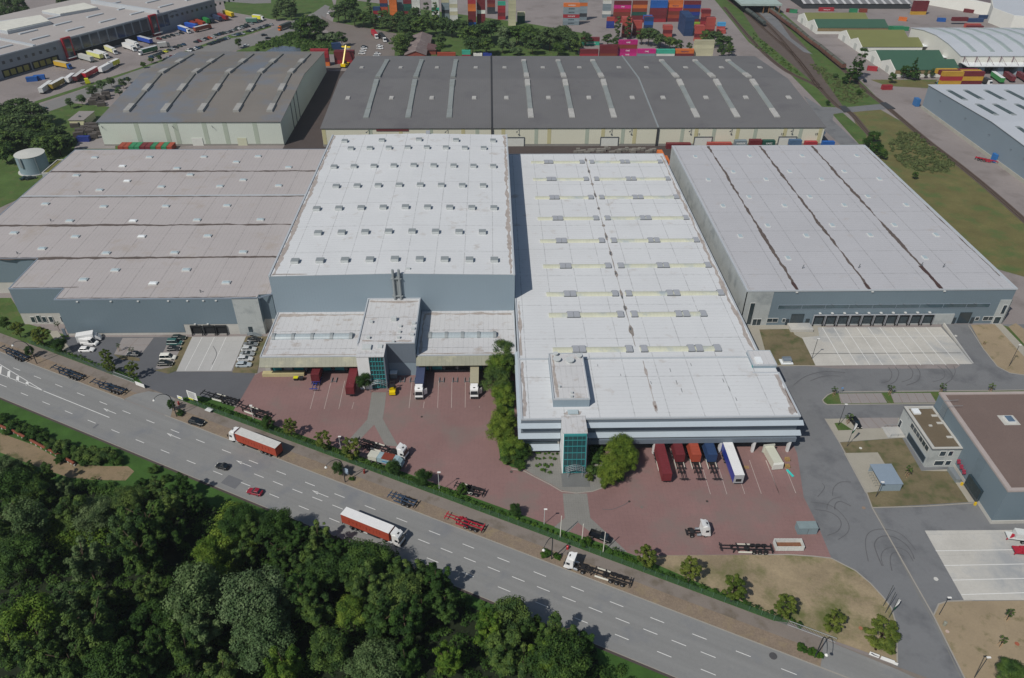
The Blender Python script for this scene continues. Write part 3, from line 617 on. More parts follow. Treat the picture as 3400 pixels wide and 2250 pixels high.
# ---- its front block
FB = MH
MB().prism([(7.25,148.4),(7.25,173.9),(81.2,173.9),(81.2,148.4)], 5.3, 11.3).prism([(7.25,151.5),(7.25,173.9),(81.2,173.9),(81.2,151.5)], 0, 5.3).build('front_wall', M_cladd, FB)
MB().box(7.4,81.0,148.5,173.8,11.32,11.46).build('front_roof', M_roofw, FB)
mb = MB().box(7.1,7.6,148.2,173.8,11.2,11.7).box(80.8,81.35,148.2,166.9,11.2,11.7).box(7.6,17.7,148.15,148.5,11.2,11.65).box(24.2,80.8,148.15,148.5,11.2,11.65).box(73.7,81.3,166.6,167.0,11.2,11.6); mb.build('front_parapet', M_par, FB)
def louvre(z, y_in, y_out, dz, m, name, xl=6.2, xr=82.6):
    mb = MB()
    for a, b in ((xl,17.65),(24.3,xr)): mb.hexa([(a,y_out,z-dz-.12),(b,y_out,z-dz-.12),(b,y_in,z-.12),(a,y_in,z-.12)], [(a,y_out,z-dz),(b,y_out,z-dz),(b,y_in,z),(a,y_in,z)])
    # west side
    mb.hexa([(xl-.0,y_out,z-dz-.12),(7.2,y_in+.3,z-.12),(7.2,180,z-.12),(xl,180,z-dz-.12)], [(xl,y_out,z-dz),(7.2,y_in+.3,z),(7.2,180,z),(xl,180,z-dz)])
    mb.build(name, m, FB)
M_lou = mat('louvre_pale_blue','AAB6BF',rough=.5,var=.04,ns=.2,fine=.02)
louvre(10.15, 148.25, 146.9, .65, M_lou, 'sun_louvre', 6.4, 82.2); louvre(6.75, 148.1, 146.7, .7, M_lou, 'sun_louvre', 6.4, 82.2)
MB().box(7.3,17.6,148.25,148.4,3.6,5.3).box(24.3,81.0,146.4,148.4,3.95,5.4).build('lower_fascia', M_cladd, FB)
mb = MB().hexa([(6.5,146.6,1.6),(17.6,146.6,1.6),(17.6,148.3,2.4),(6.5,148.3,2.4)],[(6.5,146.6,1.75),(17.6,146.6,1.75),(17.6,148.3,2.55),(6.5,148.3,2.55)]); mb.build('sun_louvre', M_lou, FB)
for z0, z1 in ((9.0,9.75),(5.6,6.0)):
    mb = MB().box(7.5,17.5,148.3,148.41,z0,z1).box(24.5,81,148.3,148.41,z0,z1); mb.build('window_band', M_dglass, FB)
mb = MB().box(7.3,17.6,148.5,151.6,0,3.7); mb.build('ground_floor_wall', M_base, FB); MB().box(8,17,148.3,148.52,2.6,3.4).build('window_band', M_dglass, FB)
for x in (43.0,52.8,60.9,70.0,79.6):
    mb = MB().hexa([(x-.25,146.55,0),(x+.35,146.55,0),(x+.35,147.3,0),(x-.25,147.3,0)],[(x-.25,146.45,3.95),(x+.4,146.45,3.95),(x+.4,147.6,3.95),(x-.25,147.6,3.95)]); mb.build('pillar', plain('pillar_white','DADCDC',.6), FB)
for i, x in enumerate((36.5,40.6,45.4,49.4,54.9,58.4,63.6,67.2,72.8,76.9)):
    mb = MB().box(x-1.4,x+1.4,151.35,151.5,1.0,3.9); mb.build('dock_door', M_teal if i in (1,2,6,8) else M_black, FB)
mb = MB(); jag(80.2,150,80.2,166,1.0,11.49,mb,61,.7); jag(8.3,149.5,8.3,173,.8,11.49,mb,62,.8); jag(43.4,150,43.4,173,.12,11.49,mb,63,.9)
for i, (x, y, rx, ry) in enumerate(((43.4,168,.5,2.4),(43.4,153,.7,2.6),(43.5,161,.3,1.2),(79.5,150.5,1.1,1.6),(20.8,150.6,2.6,1.0),(76,172,1.6,.5))): blob(x,y,rx,ry,11.495+.002*i,mb,130+i)
each(mb, 'roof_stain', mat('roof_stain','A39C98',var=.3,ns=.6,fine=.25,fs=2), MH)
mb = MB(); jag(80.7,149.5,80.7,160,.35,11.53,mb,64,.9); blob(43.4,152.6,.3,.9,11.53,mb,71); each(mb, 'roof_stain', mat('roof_stain_dark','6f5f58',var=.3,ns=.8), MH)
mb = MB()
for x, y, L in ((50.5,168.5,1.6),(51.2,163,1.8),(51.9,159.5,1.8),(64.5,163.5,1.6),(65.3,160,1.8),(66,155.5,1.4),(44,163,1.2),(57,171,1.2),(30,171,.9),(36,166.5,.9)): mb.box(x-.07,x+.07,y-L/2,y+L/2,11.46,11.5)
each(mb, 'roof_patch', M_edge, MH)
# roof box and entrance tower
RB = MB().box(15.9,25.6,153.1,173.3,11.46,14.0).build('roof_plant_room', M_cladl, FB)
MB().box(16,25.5,153.2,173.2,14.0,14.08).build('roof', M_roofw2, RB)
mb = MB().box(15.85,16.15,153.05,173.35,13.9,14.35).box(25.35,25.65,153.05,173.35,13.9,14.35).box(16.15,25.35,153.05,153.3,13.9,14.35).box(16.15,25.35,173.1,173.35,13.9,14.35); mb.build('parapet', M_par, RB)
mb = MB()
for x, y, r in ((380,325,.75),(390,372,1.15),(503,380,1.25),(585,342,.8)):
    p = P('C3',x,y,14.6); mb.tube((p[0],p[1],14.08),(p[0],p[1],14.75),r*.75,n=16).tube((p[0],p[1],14.75),(p[0],p[1],14.95),r,n=16)
for x, y in ((410,608),(518,660),(518,693)): p = P('C3',x,y,14.4); mb.box(p[0]-.3,p[0]+.3,p[1]-.3,p[1]+.3,14.08,14.7)
mb.build('fan', M_ventb, RB)
mb = MB(); jag(16.9,154,16.9,172.5,.6,14.11,mb,55,.9); each(mb, 'roof_dirt', mat('roof_edge_dirt','A69E98'), RB)
p = P('C3',528,832,11.6); MB().box(p[0]-1.4,p[0]+1.4,p[1]-.8,p[1]+.8,11.46,11.85).build('skylight', M_dome, FB)
GT = thing('entrance_tower', 'leaning teal glass entrance tower with arched porch on the front of the white hall', 'entrance tower', (21, 144, 0))
prof = [(148.1,0),(139.8,0),(142.7,11.5),(148.1,11.5)]
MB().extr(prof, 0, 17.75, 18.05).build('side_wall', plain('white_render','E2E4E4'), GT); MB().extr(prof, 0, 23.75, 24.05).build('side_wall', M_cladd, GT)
MB().box(17.7,24.1,142.6,149.5,11.5,11.62).build('roof', M_roofw2, GT)
def fy(z): return 139.8+2.9*z/11.5
MB().hexa([(18.05,fy(.0),0),(23.75,fy(0),0),(23.75,fy(0)+.2,0),(18.05,fy(0)+.2,0)],[(18.05,fy(11.3),11.3),(23.75,fy(11.3),11.3),(23.75,fy(11.3)+.2,11.3),(18.05,fy(11.3)+.2,11.3)]).build('glazing', M_tealg, GT)
mb = MB()
for x in (18.05,19.1,20.3,21.5,22.7,23.75): mb.tube((x,fy(0)-.06,0),(x,fy(11.4)-.06,11.4),.055 if 19<x<23 else .13,n=4)
for z in (.3,2.2,4.1,6.0,7.9,9.6): mb.box(18.0,23.8,fy(z)-.14,fy(z)+.05,z-.05,z+.05)
mb.box(17.95,23.85,fy(11)-.25,fy(11)+.1,10.75,11.49); mb.build('glazing_bars', M_teal, GT)
mb = MB()
for k in range(4): mb.path([(18.6+4.9*t/8, 139.7-.6*k, 2.3+.9*math.sin(PI*t/8)) for t in range(9)], .07)
for t in range(9): mb.tube((18.6+4.9*t/8,139.7,2.3+.9*math.sin(PI*t/8)),(18.6+4.9*t/8,137.9,2.3+.9*math.sin(PI*t/8)),.06)
for x in (19.2,22.9): mb.tube((x,137.9,0),(x,139.7,2.4),.07)
mb.build('entrance_arch', M_stairs, GT)
MB().box(17.7,24.4,135.4,139.6,.08,.2).box(17.5,24.6,134.9,139.6,.08,.14).build('entrance_steps', mat('steps_grey','6e706f'), GT)
SB = thing('stair_house', 'small white roofed stair house attached to the east corner of the white hall', 'annex', (78, 172, 0))
MB().box(74.4,81.2,169.0,175.9,0,12.4).build('wall', M_cladl, SB); MB().box(74.5,81.1,169.1,175.8,12.4,12.5).build('roof', M_roofw2, SB)
MB().box(74.35,74.65,168.95,175.95,12.3,12.7).box(80.95,81.25,168.95,175.95,12.3,12.7).box(74.65,80.95,168.95,169.2,12.3,12.7).box(74.65,80.95,175.7,175.95,12.3,12.7).build('parapet', M_par, SB)
MB().box(75.6,77.4,169.8,172.6,12.5,12.9).build('roof_hatch', M_bright, SB); MB().box(74.3,74.42,169.1,169.9,10.6,12).build('teal_panel', M_teal, SB)

# ---- right warehouse
RW = thing('warehouse', 'pale roofed warehouse with ten black dock doors, right of the white hall', 'warehouse', (128, 268, 0))
MB().box(82.9,172.4,206.8,331.2,0,13.4).build('wall', M_clad, RW)
MB().box(82.85,91.9,206.72,206.95,0,13.45).box(82.82,83.2,206.72,331.2,0,13.45).build('concrete_wall', M_wconc, RW)
MB().box(83.1,172.2,207,331,13.4,13.72).build('roof', M_roofr, RW)
MB().box(82.75,83.3,206.6,331.3,13.4,13.95).box(171.6,172.6,206.6,331.3,13.4,13.95).box(83.3,171.6,206.6,206.95,13.4,13.9).box(83.3,171.6,331,331.4,13.4,13.9).build('parapet', M_par, RW)
mb = MB()
for i, x in enumerate((99.5,123.5,147.5)): jag(x, 207.2, x, 330.8, .95, 13.76, mb, 100+i, .6)
jag(171.2,215,171.2,328,.25,13.76,mb,104,.9); each(mb, 'gutter_dirt', M_stain, RW)
mb = MB()
jag(147.5,207.3,147.5,222,1.3,13.79,mb,111,.4); jag(99.5,207.3,99.5,212,.9,13.79,mb,112,.5); jag(123.5,207.3,123.5,211,.9,13.79,mb,113,.5); each(mb, 'gutter_puddle', M_staind, RW)
for x, y in ((113,246),(275,475),(128,648),(463,735),(305,930),(427,42),(318,178),(597,245),(493,397),(793,470),(688,645),(1017,730),(900,42),(793,178),(1097,243),(997,395),(1330,468),(1227,642),(1590,728),(1492,926),(-500,50),(-387,250),(-260,477),(-110,740),(-27,45),(-170,182),(-32,400)):
    p = P('D2', x, y, 13.9); MB().box(p[0]-.85,p[0]+.85,p[1]-1.3,p[1]+1.3,13.72,14.0,1).box(p[0]-.65,p[0]+.65,p[1]-1.05,p[1]+1.05,14.0,14.15,0).build('skylight', [M_dome, M_frame], RW)
mb = MB()
for x, y in ((428,1020),(915,1015),(1458,998),(1648,1010)): p = P('D2',x,y,13.8); mb.tube((p[0],p[1],13.7),(p[0]+.3,p[1],15.2),.13)
each(mb, 'vent_pipe', M_edge, RW)
window(RW, 94.5, 165.8, 206.8, 6.5, 8.0, 'window_band', 9, fr=M_pard, m=glass('window_band_glass','42565F',.1))
MB().box(107.3,155.0,206.45,206.79,0,4.1).build('dock_wall', M_wconc, RW)
hole_doors(RW, [109.0+4.12*i for i in range(10)], 206.45, .5, 4.25, 3.55, m=mat('dock_curtain','3d474c',var=.5,ns=1.2,obj=True))
mb = MB()
for i in range(10): x = 109.0+4.12*i; mb.box(x-1.85,x-1.78,205.9,206.44,.3,4.35).box(x+1.78,x+1.85,205.9,206.44,.3,4.35).box(x-1.78,x+1.78,205.9,206.44,4.26,4.35)
each(mb, 'dock_frame', M_hatch, RW, per=3)
MB().box(99.7,104.0,206.6,206.82,.5,4.5).build('roller_gate', M_dglass, RW); MB().box(156.9,160.9,206.6,206.82,.3,4.6).build('roller_gate', M_dglass, RW)
window(RW, 91.8, 95.5, 206.75, 1.3, 2.8, n=2); window(RW, 97.0, 98.1, 206.75, 1.3, 2.6); window(RW, 162.8,164.1,206.75,1.3,2.6); window(RW, 165.4,169.2,206.75,1.3,2.8,n=2)
MB().box(98.3,99.3,206.6,206.82,0,2.5).box(105.0,106.2,206.6,206.82,0,2.5).box(155.2,156.2,206.6,206.82,0,2.5).box(161.4,162.4,206.6,206.82,0,2.5).build('side_door', mat('door_grey','3a4348'), RW)
window(RW, 85.0,86.6,206.72,.5,9.0,n=1); window(RW, 87.0,89.9,206.72,0.1,2.6,n=2)
MB().box(168.7,172.5,206.5,206.79,0,9.5).box(172.3,172.6,206.5,209,0,9.5).build('corner_wall', M_wconc, RW); window(RW, 170.3,171.6,206.5,4,7.5,n=1); window(RW, 169.2,171.4,206.5,0.1,2.8,n=1)
mb = MB()
for i in range(10): mb.box(108.7+4.12*i,109.4+4.12*i,206.1,206.8,4.7,5.0)
for x in (99,124,148): mb.box(x,x+.7,206.4,206.7,13.0,13.3)
each(mb, 'wall_lamp', M_frame, RW)
mb = MB(); x = 112
while x < 168: mb.tube((x,206.7,8.3),(x+.3,205.6,8.9),.07); x += 8
each(mb, 'lamp_bracket', M_stairs, RW)
MB().box(98.9,106.4,202.5,206.4,.1,1.1).build('loading_platform', M_conc, RW)
ra, rb = P('D3',1640,85), P('D3',1900,410); MB().hexa([(ra[0]+.1,ra[1],.1),(rb[0]+.1,rb[1],.1),(rb[0]+.55,rb[1],.1),(ra[0]+.55,ra[1],.1)],[(ra[0]+.1,ra[1],1.3),(rb[0]+.1,rb[1],.2),(rb[0]+.55,rb[1],.2),(ra[0]+.55,ra[1],1.3)]).build('ramp_wall', M_conc, RW)
# ---- long dark warehouse behind, in three sections
M_dark = mat('fibre_cement_roof', '6C6C6D', var=.1, ns=.04, fine=.04, fs=1.2, lines=((0, 1.05, .22, .14), (1, 9.4, .1, .08)), stain=('626164', .0, .05))
M_dark2 = mat('bitumen_roof_brown', '78746F', var=.12, ns=.03, fine=.04, lines=((1, 10.6, .15, .2), (0, 1.2, .12, .06)), stain=('6E757F', .4, .035))
M_cream = mat('cream_cladding', 'D2D2C0', var=.04, ns=.05, fine=.02, lines=((0, 1.0, .12, .1),))
M_creamy = mat('yellow_stripe_cladding', 'BDB890', var=.04); M_greens = mat('green_stripe_cladding', 'A8B3A4', var=.04)
M_dbar = mat('roof_light_grey', '8C9290', rough=.4, var=.15, ns=.2, lines=((1, 1.4, .12, .3),)); M_dhat = mat('roof_hatch_weathered', 'A9A9A6', var=.2, ns=.4, fine=.1)
DW = thing('warehouse', 'long dark grey roofed warehouse in three joined sections, behind the white halls', 'warehouse', (42, 428, 0))
def gable(par, x0, x1, yf, yr, yb, ze, zr, mw, mr, zb=None, ov=.5):
    zb = ze if zb is None else zb
    MB().extr([(yf,0),(yb,0),(yb,zb-.15),(yr,zr-.15),(yf,ze-.15)], 0, x0, x1).build('wall', mw, par)
    MB().extr([(yf-ov,ze-.12),(yr,zr-.12),(yb+ov,zb-.12),(yb+ov,zb+.12),(yr,zr+.12),(yf-ov,ze+.12)], 0, x0-ov, x1+ov).build('roof', mr, par)
ZE, ZR, YF, YR, YB = 9.5, 14.3, 366.2, 429.5, 491.5
gable(DW, -84, 167.8, YF, YR, YB, ZE, ZR, M_cream, M_dark)
def zr_(y): return (ZE+(ZR-ZE)*(y-YF)/(YR-YF) if y < YR else ZR-(ZR-ZE)*(y-YR)/(YB-YR))+.12
mb = MB()
for x in (.3, 83.4):
    for a, b in ((YF-.6,YR),(YR,YB+.5)): mb.hexa([(x-.35,a,zr_(a)),(x+.35,a,zr_(a)),(x+.35,b,zr_(b)),(x-.35,b,zr_(b))],[(x-.35,a,zr_(a)+.5),(x+.35,a,zr_(a)+.5),(x+.35,b,zr_(b)+.5),(x-.35,b,zr_(b)+.5)], 0 if x < 1 else 1)
mb.box(-.1,.7,365.4,366.2,0,9.4,0).box(83.0,83.8,365.4,366.2,0,9.4,0)
mb.build('fire_wall', [mat('fire_wall_dark','3a3b3e'), M_vent], DW)
def on_roof(mb, x, w, ya, yb, h0, h, m=0):
    mb.hexa([(x-w/2,ya,zr_(ya)),(x+w/2,ya,zr_(ya)),(x+w/2,yb,zr_(yb)),(x-w/2,yb,zr_(yb))],[(x-w/2+.2,ya,zr_(ya)+h),(x+w/2-.2,ya,zr_(ya)+h),(x+w/2-.2,yb,zr_(yb)+h),(x-w/2+.2,yb,zr_(yb)+h)], m)
for x in (-63.4,-42.2,-21.3,20.4,41.5,62.9,105.6,126.4,147.0):
    mb = MB(); on_roof(mb,x,2.7,388,418,0,.7); on_roof(mb,x,2.7,441,474,0,.7); each(mb, 'skylight_strip', M_dbar, DW)
    mb = MB(); on_roof(mb,x,3,377.5,388,0,.55)
    for a, b in ((418,422),(422.3,427),(432,436),(436.3,441),(474,478)): on_roof(mb,x,3,a,b,0,.9)
    each(mb, 'roof_vent', M_dhat if x > 0 else M_dbar, DW)
mb = MB()
for y, xs in ((402.5,(-76,-52.9,-31.5,-8.9,8.3,30.8,52.5,75.8,92.4,115.6,137.2,160.5)),(457.8,(-76.1,-53.2,-31.8,-8.8,8.3,31,52.8,76.4,92.9,116.4,137.9,161.1))):
    for x in xs: on_roof(mb,x,2.5,y-1.8,y+1.8,0,.5)
each(mb, 'roof_hatch', M_dhat, DW)
mb = MB(); mg = MB()
for i, x in enumerate((-83,-60,-45,-30,-14,-7,6,22.5,29,48,56,66,72,96,103,112,124,133,148,156,166)): (mb if i%2==0 else mg).box(x-.9,x+.9,YF-.08,YF,1.2,9.1)
each(mb, 'wall_stripe', M_creamy, DW); each(mg, 'wall_stripe', M_greens, DW)
MB().box(-84.1,168,YF-.12,YF,0,1.15).build('plinth', mat('plinth_grey','8a8984'), DW)
for x in (-2+14,59.5,107,150): 
    o = MB().box(x-4.3,x+4.3,YF-.2,YF,0,4.4).build('sliding_gate', plain('gate_pale','CFD2CC',.6), DW); MB().box(x-4.7,x-4.3,YF-.35,YF,0,4.8).box(x+4.3,x+4.7,YF-.35,YF,0,4.8).box(x-4.3,x+4.3,YF-.35,YF,4.4,4.8).build('gate_frame', M_edge, o)
MB().box(-57,-41,YF-.25,YF,8.0,9.1).build('vent_band', mat('maroon_band','6b3a3c'), DW)
mb = MB()
for x in (-60.5,-21.5,14,70.5,60.5,100.5,121,152): mb.tube((x,YF-.1,8.6),(x-1.2,YF-1.2,7.9),.12).box(x-1.6,x-.9,YF-1.5,YF-1,7.6,8)
each(mb, 'flood_lamp', M_edge, DW, per=2)
# numbers over the gates
for s, x in (('11',P('C1',1623,1167,6)[0]),('13',P('D1',258,1165,6)[0]),('15',P('D1',558,1168,6)[0])):
    lettering(s, 1.6, facing((x-42,YF-428-.12,5.9),(0,-1,0)), plain('letter_dark','33353a'), DW, 'gate_number')
mb = MB().hexa([(168.1,415,4.2),(171.5,388,4.2),(171.5,372,4.2),(168.1,366.5,4.2)],[(168.1,415,4.8),(171.5,388,4.8),(171.5,372,4.8),(168.1,366.5,4.8)]).hexa([(168.1,470,4.2),(169.5,470,4.2),(171.5,495,4.2),(168.1,495,4.2)],[(168.1,470,4.8),(169.5,470,4.8),(171.5,495,4.8),(168.1,495,4.8)]); mb.build('side_canopy', M_frame, DW)

# ---- brown roofed warehouse far left
FL = thing('warehouse', 'cream walled warehouse with brown bitumen roof and five skylight ridges, at the back left', 'warehouse', (-148, 430, 0))
gable(FL, -193.3, -104.2, 368.2, 430, 491.5, 12.2, 16.8, mat('cream_cladding_cool','C6CEC4',var=.05,ns=.06,lines=((0,1.0,.12,.08),)), M_dark2)
ZE, ZR, YF, YR, YB = 12.2, 16.8, 368.2, 430, 491.5
for x in (-183,-164.6,-146.3,-128.5,-111.7):
    mb = MB(); n = 12
    for k in range(n):
        a = 379+k*(483-379)/n; b = a+(483-379)/n
        if a < YR < b: b = YR
        on_roof(mb, x, 2.6 if k%3 else 3.2, a, b-.02, 0, .7 if k%3 else 1.15, 0 if k%3 else 1)
    mb.build('ridge_skylight', [mat('skylight_old','787874',rough=.6,var=.2,ns=.3), mat('vent_old','9b9b98',var=.2,ns=.3)], FL)
mb = MB()
for x in (-175,-160.7,-156,-141.8,-131.7,-117): mb.box(x-1.1,x+1.1,368.12,368.2,0.8,12)
each(mb, 'wall_stripe', M_greens, FL)
MB().box(-193.4,-104.1,368.08,368.2,0,.8).build('plinth', mat('plinth_grey','8a8984'), FL)
MB().box(-149.5,-144.2,367.95,368.2,0,3.9).build('sliding_gate', plain('gate_pale','CFD2CC'), FL); MB().box(-127,-122.4,368.0,368.2,0,3.9).build('sliding_gate', plain('gate_cream','C3C6AE'), FL)
mb = MB().box(-193.9,-193.2,367.5,492,11.8,12.0)
for y in (400,408,392): mb.box(-104.22,-104.0,y,y+.9,0,12.2+min(y-368,60)*.07)
each(mb, 'rainwater_pipe', M_edge, FL)
mb = MB()
for x in (-157.5,-138.2,-192): mb.tube((x,368.1,10.2),(x+1,367.1,9.4),.12)
each(mb, 'flood_lamp', M_edge, FL)

# ---- brown gravel roofed building at the right edge, with its office annex
BB = thing('logistics_building', 'blue grey building with brown gravel roof at the right edge', 'warehouse', (160, 140, 0))
MB().prism([(121.8,121),(122.9,157),(220,157),(220,121)], 1.1, 11.3).build('wall', M_clad, BB)
MB().prism([(121.75,120.8),(122.85,157.1),(220,157.1),(220,120.8)], 0, 1.1).build('plinth', M_base, BB)
MB().prism([(123.2,122),(124.0,156.2),(219.9,156.2),(219.9,122)], 11.3, 11.45).build('roof', mat('gravel_roof_brown','74655F',var=.1,ns=.1,fine=.14,fs=3), BB)
mb = MB().hexa([(121.7,120.9,11.2),(122.9,120.9,11.2),(124,157.2,11.2),(122.8,157.2,11.2)],[(121.7,120.9,11.75),(122.9,120.9,11.75),(124,157.2,11.75),(122.8,157.2,11.75)]).box(122.9,220,120.9,121.9,11.2,11.7).box(124,220,156.2,157.2,11.2,11.7)
mb.build('parapet', mat('parapet_pinkish','A89E9A',var=.08,ns=.4), BB)
p = P('D3',2225,895,11.6); MB().box(p[0]-2.3,p[0]+2.0,p[1]-2,p[1]+1.8,11.45,11.52).build('gravel_margin', M_base, BB); MB().box(p[0]-1.1,p[0]+1.1,p[1]-1.3,p[1]+1.3,11.5,11.9,1).box(p[0]-.9,p[0]+.9,p[1]-1.1,p[1]+1.1,11.9,12).build('skylight', [glass('skylight_blue','5d7286'), M_frame], BB)
MB().box(121.2,121.9,127.3,133.2,.9,4.6).build('roller_gate', M_dglass, BB)
mb = MB()
for yy in (126.9,133.6): mb.box(120.8,121.3,yy-.2,yy+.2,.05,1.0)
each(mb, 'bollard', plain('bollard_yellow','D8B52A'), BB)
mb = MB()
for k in range(5): x = 123.2+k*.0; mb.tube((121.8,152.6-k*.5,8),(121.6,152.6-k*.5,12.5),.05)
for k in range(9): mb.tube((121.7,150.4,8+.5*k),(121.7,152.7,8+.5*k),.04)
mb.path([(121.6,150.4,12.5),(125.6,150.4,12.7)],.05).path([(121.6,152.7,12.5),(125.6,152.7,12.7)],.05)
mb.build('roof_ladder', M_stairs, BB)
mb = MB()
for k, (y, z) in enumerate(((138.6,3.6),(137.0,3.3),(135.5,3.0))):
    for dy in (-.45,0,.45):
        for dz in (-.45,0,.45):
            if (dy == 0) or (dz == 0): mb.box(121.55,121.9,y+dy-.22,y+dy+.22,z+dz-.22,z+dz+.22)
mb.build('red_emblem', plain('emblem_red','9E3A50'), BB)
MB().box(119.9,121.2,134.5,139,.1,1.3).build('air_unit', M_stairs, BB)
AN = thing('office_annex', 'small two storey concrete office with brown gravel roof beside the building at the right', 'office', (118, 148, 0))
MB().box(114.5,122.4,140.2,156.8,0,6.7).build('wall', M_wconc, AN)
MB().box(115.4,121.9,141,156,6.7,6.8).build('roof', mat('gravel_roof_green','6B604F',var=.15,ns=.2,fine=.12,fs=3), AN)
MB().box(114.4,115.0,140.1,156.9,6.6,7.0).box(121.9,122.5,140.1,156.9,6.6,7.0).box(115,121.9,140.1,140.6,6.6,7).box(115,121.9,156.4,156.9,6.6,7).build('parapet', M_base, AN)
MB().box(114.35,114.45,140.05,156.95,6.45,6.75).box(114.45,122.5,140.02,140.12,6.45,6.75).build('fascia', M_edge, AN)
window(AN, 141.5, 151.5, 0, 4.3, 5.9, 'window_band', 6, side=114.5, fr=M_base); window(AN, 141.2, 151.0, 0, .6, 2.6, 'window_band', 1, side=114.5, fr=M_cladd, m=plain('dark_panel','2e3c46'))
window(AN, 155.2,156.4,0,.1,2.6,'glass_door',1,side=114.5)
for a, b in ((116.9,118.5),(119.2,120.4)): window(AN, a, b, 140.2, 4.2, 5.9)
for a, b in ((116.6,119.1),(119.6,121)): window(AN, a, b, 140.2, .8, 2.4, m=plain('dark_panel','2e3c46'))
MB().box(115.7,117.6,153.6,155.6,6.8,7.3).build('skylight', M_bright, AN)
mb = MB()
for y in (153,150,144.5): mb.box(120.3,121.8,y-.4,y+.4,6.8,6.92)
mb.box(117.6,118.4,148.6,149.2,6.8,7.1).build('gravel_margin', M_base, AN)
MB().box(109.5,114.4,151.5,155.8,.1,.3).box(110.4,114.4,151.9,155.4,.3,.45).build('entrance_steps', M_conc, AN)
mb = MB()
for y in (151.7,155.7): mb.path([(110.3,y,1.2),(114.3,y,1.4)],.04).tube((110.3,y,.2),(110.3,y,1.2),.04).tube((112.3,y,.3),(112.3,y,1.3),.04)
each(mb, 'handrail', M_stairs, AN)
BS = thing('bike_shelter', 'small grey flat roofed bicycle shelter on light paving near the office annex', 'shelter', (101.4, 135.5, 0))
MB().box(98.6,104.3,131.9,139.1,2.5,2.68).build('roof', plain('shelter_roof','8796A4',.5), BS)
MB().box(98.8,104.2,132,132.15,.1,2.5).box(104.05,104.2,132.15,139,.1,2.5).box(98.8,104.05,138.9,139,.1,2.5).build('wall', M_cladl, BS)
mb = MB()
for k in range(6): mb.path([(98.3,133.4+k*.9,.1),(98.2,133.4+k*.9,.9),(99.2,133.4+k*.9,.9),(99.3,133.4+k*.9,.1)],.03)
mb.build('bike_rack', M_stairs, BS)

# ---- grey building far right, arched hall, sheds
GB = thing('warehouse', 'grey walled warehouse with dark ribbed skylights at the far right edge', 'warehouse', (290, 370, 0))
MB().extr([(300,0),(421.5,0),(421.5,13.2),(357,15.4),(300,13.4)], 0, 246, 420).build('wall', mat('cladding_mid_grey','7E8C97',rough=.6,var=.05,ns=.05,lines=((1,1.1,.1,.1),)), GB)
MB().extr([(299.5,13.3),(357,15.32),(422,13.12),(422,13.4),(357,15.6),(299.5,13.6)], 0, 245.6, 420).build('roof', mat('roof_pale_blue','B6BCC3',var=.04,ns=.05,lines=((0,1.3,.1,.08),)), GB)
MB().box(245.6,246,299,421.6,0,1.6).build('plinth', mat('plinth_light','A5A49A'), GB)
for i, (xa, ya, xb, yb) in enumerate(((1680,770,1860,870),(1820,770,2010,865),(2000,770,2200,870),(2180,770,2400,880),(1920,905,2130,1015),(2065,905,2285,1015),(2260,905,2470,1010),(2270,1110,2480,1230))):
    z = 14.4; a = P('D1',xa,ya,z); b = P('D1',xb,yb,z); x = (a[0]+b[0])/2; yl, yh = min(a[1],b[1]), max(a[1],b[1])
    zz = lambda y: (13.4+(y-300)*.0351 if y < 357 else 15.6-(y-357)*.0341)
    mb = MB()
    for k in range(9):
        p, q = yl+(yh-yl)*k/9, yl+(yh-yl)*(k+.82)/9; mb.hexa([(x-1.3,p,zz(p)-.1),(x+1.3,p,zz(p)-.1),(x+1.3,q,zz(q)-.1),(x-1.3,q,zz(q)-.1)],[(x-1.1,p,zz(p)+.4),(x+1.1,p,zz(p)+.4),(x+1.1,q,zz(q)+.4),(x-1.1,q,zz(q)+.4)], 0 if 0<k<8 else 1)
    mb.build('ribbed_skylight', [mat('skylight_dark','4d5a5c',rough=.4), M_vent], GB)
mb = MB()
for y in (405,378,355,336,325): mb.tube((246,y,9.5),(244.9,y,9.9),.1)
each(mb, 'flood_lamp', M_edge, GB)
MB().box(243.6,245.9,424,428,.1,4.2).build('lean_to', plain('dull_blue','3A6EA5'), GB); p = P('D1',2090,1400); MB().box(p[0]-1.2,p[0],p[1]-1.8,p[1]+1.4,.1,4.0).build('side_gate', plain('gate_blue','2F6FB0'), GB)
AH = thing('warehouse', 'large pale roofed hall with curved skylight bands and white canopy, at the upper right', 'warehouse', (360, 527, 0))
MB().extr([(491.5,0),(562,0),(562,9.7),(545,12.4),(527,13.5),(509,12.4),(491.5,9.7)], 0, 301.5, 470).build('wall', mat('hall_white','D3D3CB',var=.04,ns=.05,lines=((1,5,.1,.06),)), AH)
RP = [(491,9.75),(509,12.5),(527,13.6),(545,12.5),(562.5,9.75)]
MB().extr(RP+[(y,z+.3) for y,z in RP[::-1]], 0, 301.2, 470).build('roof', mat('roof_pale_blue','B6BCC3'), AH)
def zp(y):
    for (a,za),(b,zb) in zip(RP,RP[1:]):
        if a <= y <= b: return za+(zb-za)*(y-a)/(b-a)+.3
    return 9.8
for i in range(9):
    x = 313+i*11.8; mb = MB(); ys = [497+k*2.5 for k in range(25)]
    for a, b in zip(ys, ys[1:]): mb.hexa([(x-1.6,a,zp(a)),(x+1.6,a,zp(a)),(x+1.6,b,zp(b)),(x-1.6,b,zp(b))],[(x-1.2,a,zp(a)+.45),(x+1.2,a,zp(a)+.45),(x+1.2,b,zp(b)+.45),(x-1.2,b,zp(b)+.45)])
    mb.build('skylight_strip', mat('skylight_green_grey','97A3A2',rough=.35,var=.12,ns=.3), AH)
MB().box(303,470,483,491.4,5.4,5.9).build('canopy', M_bright, AH)
mb = MB()
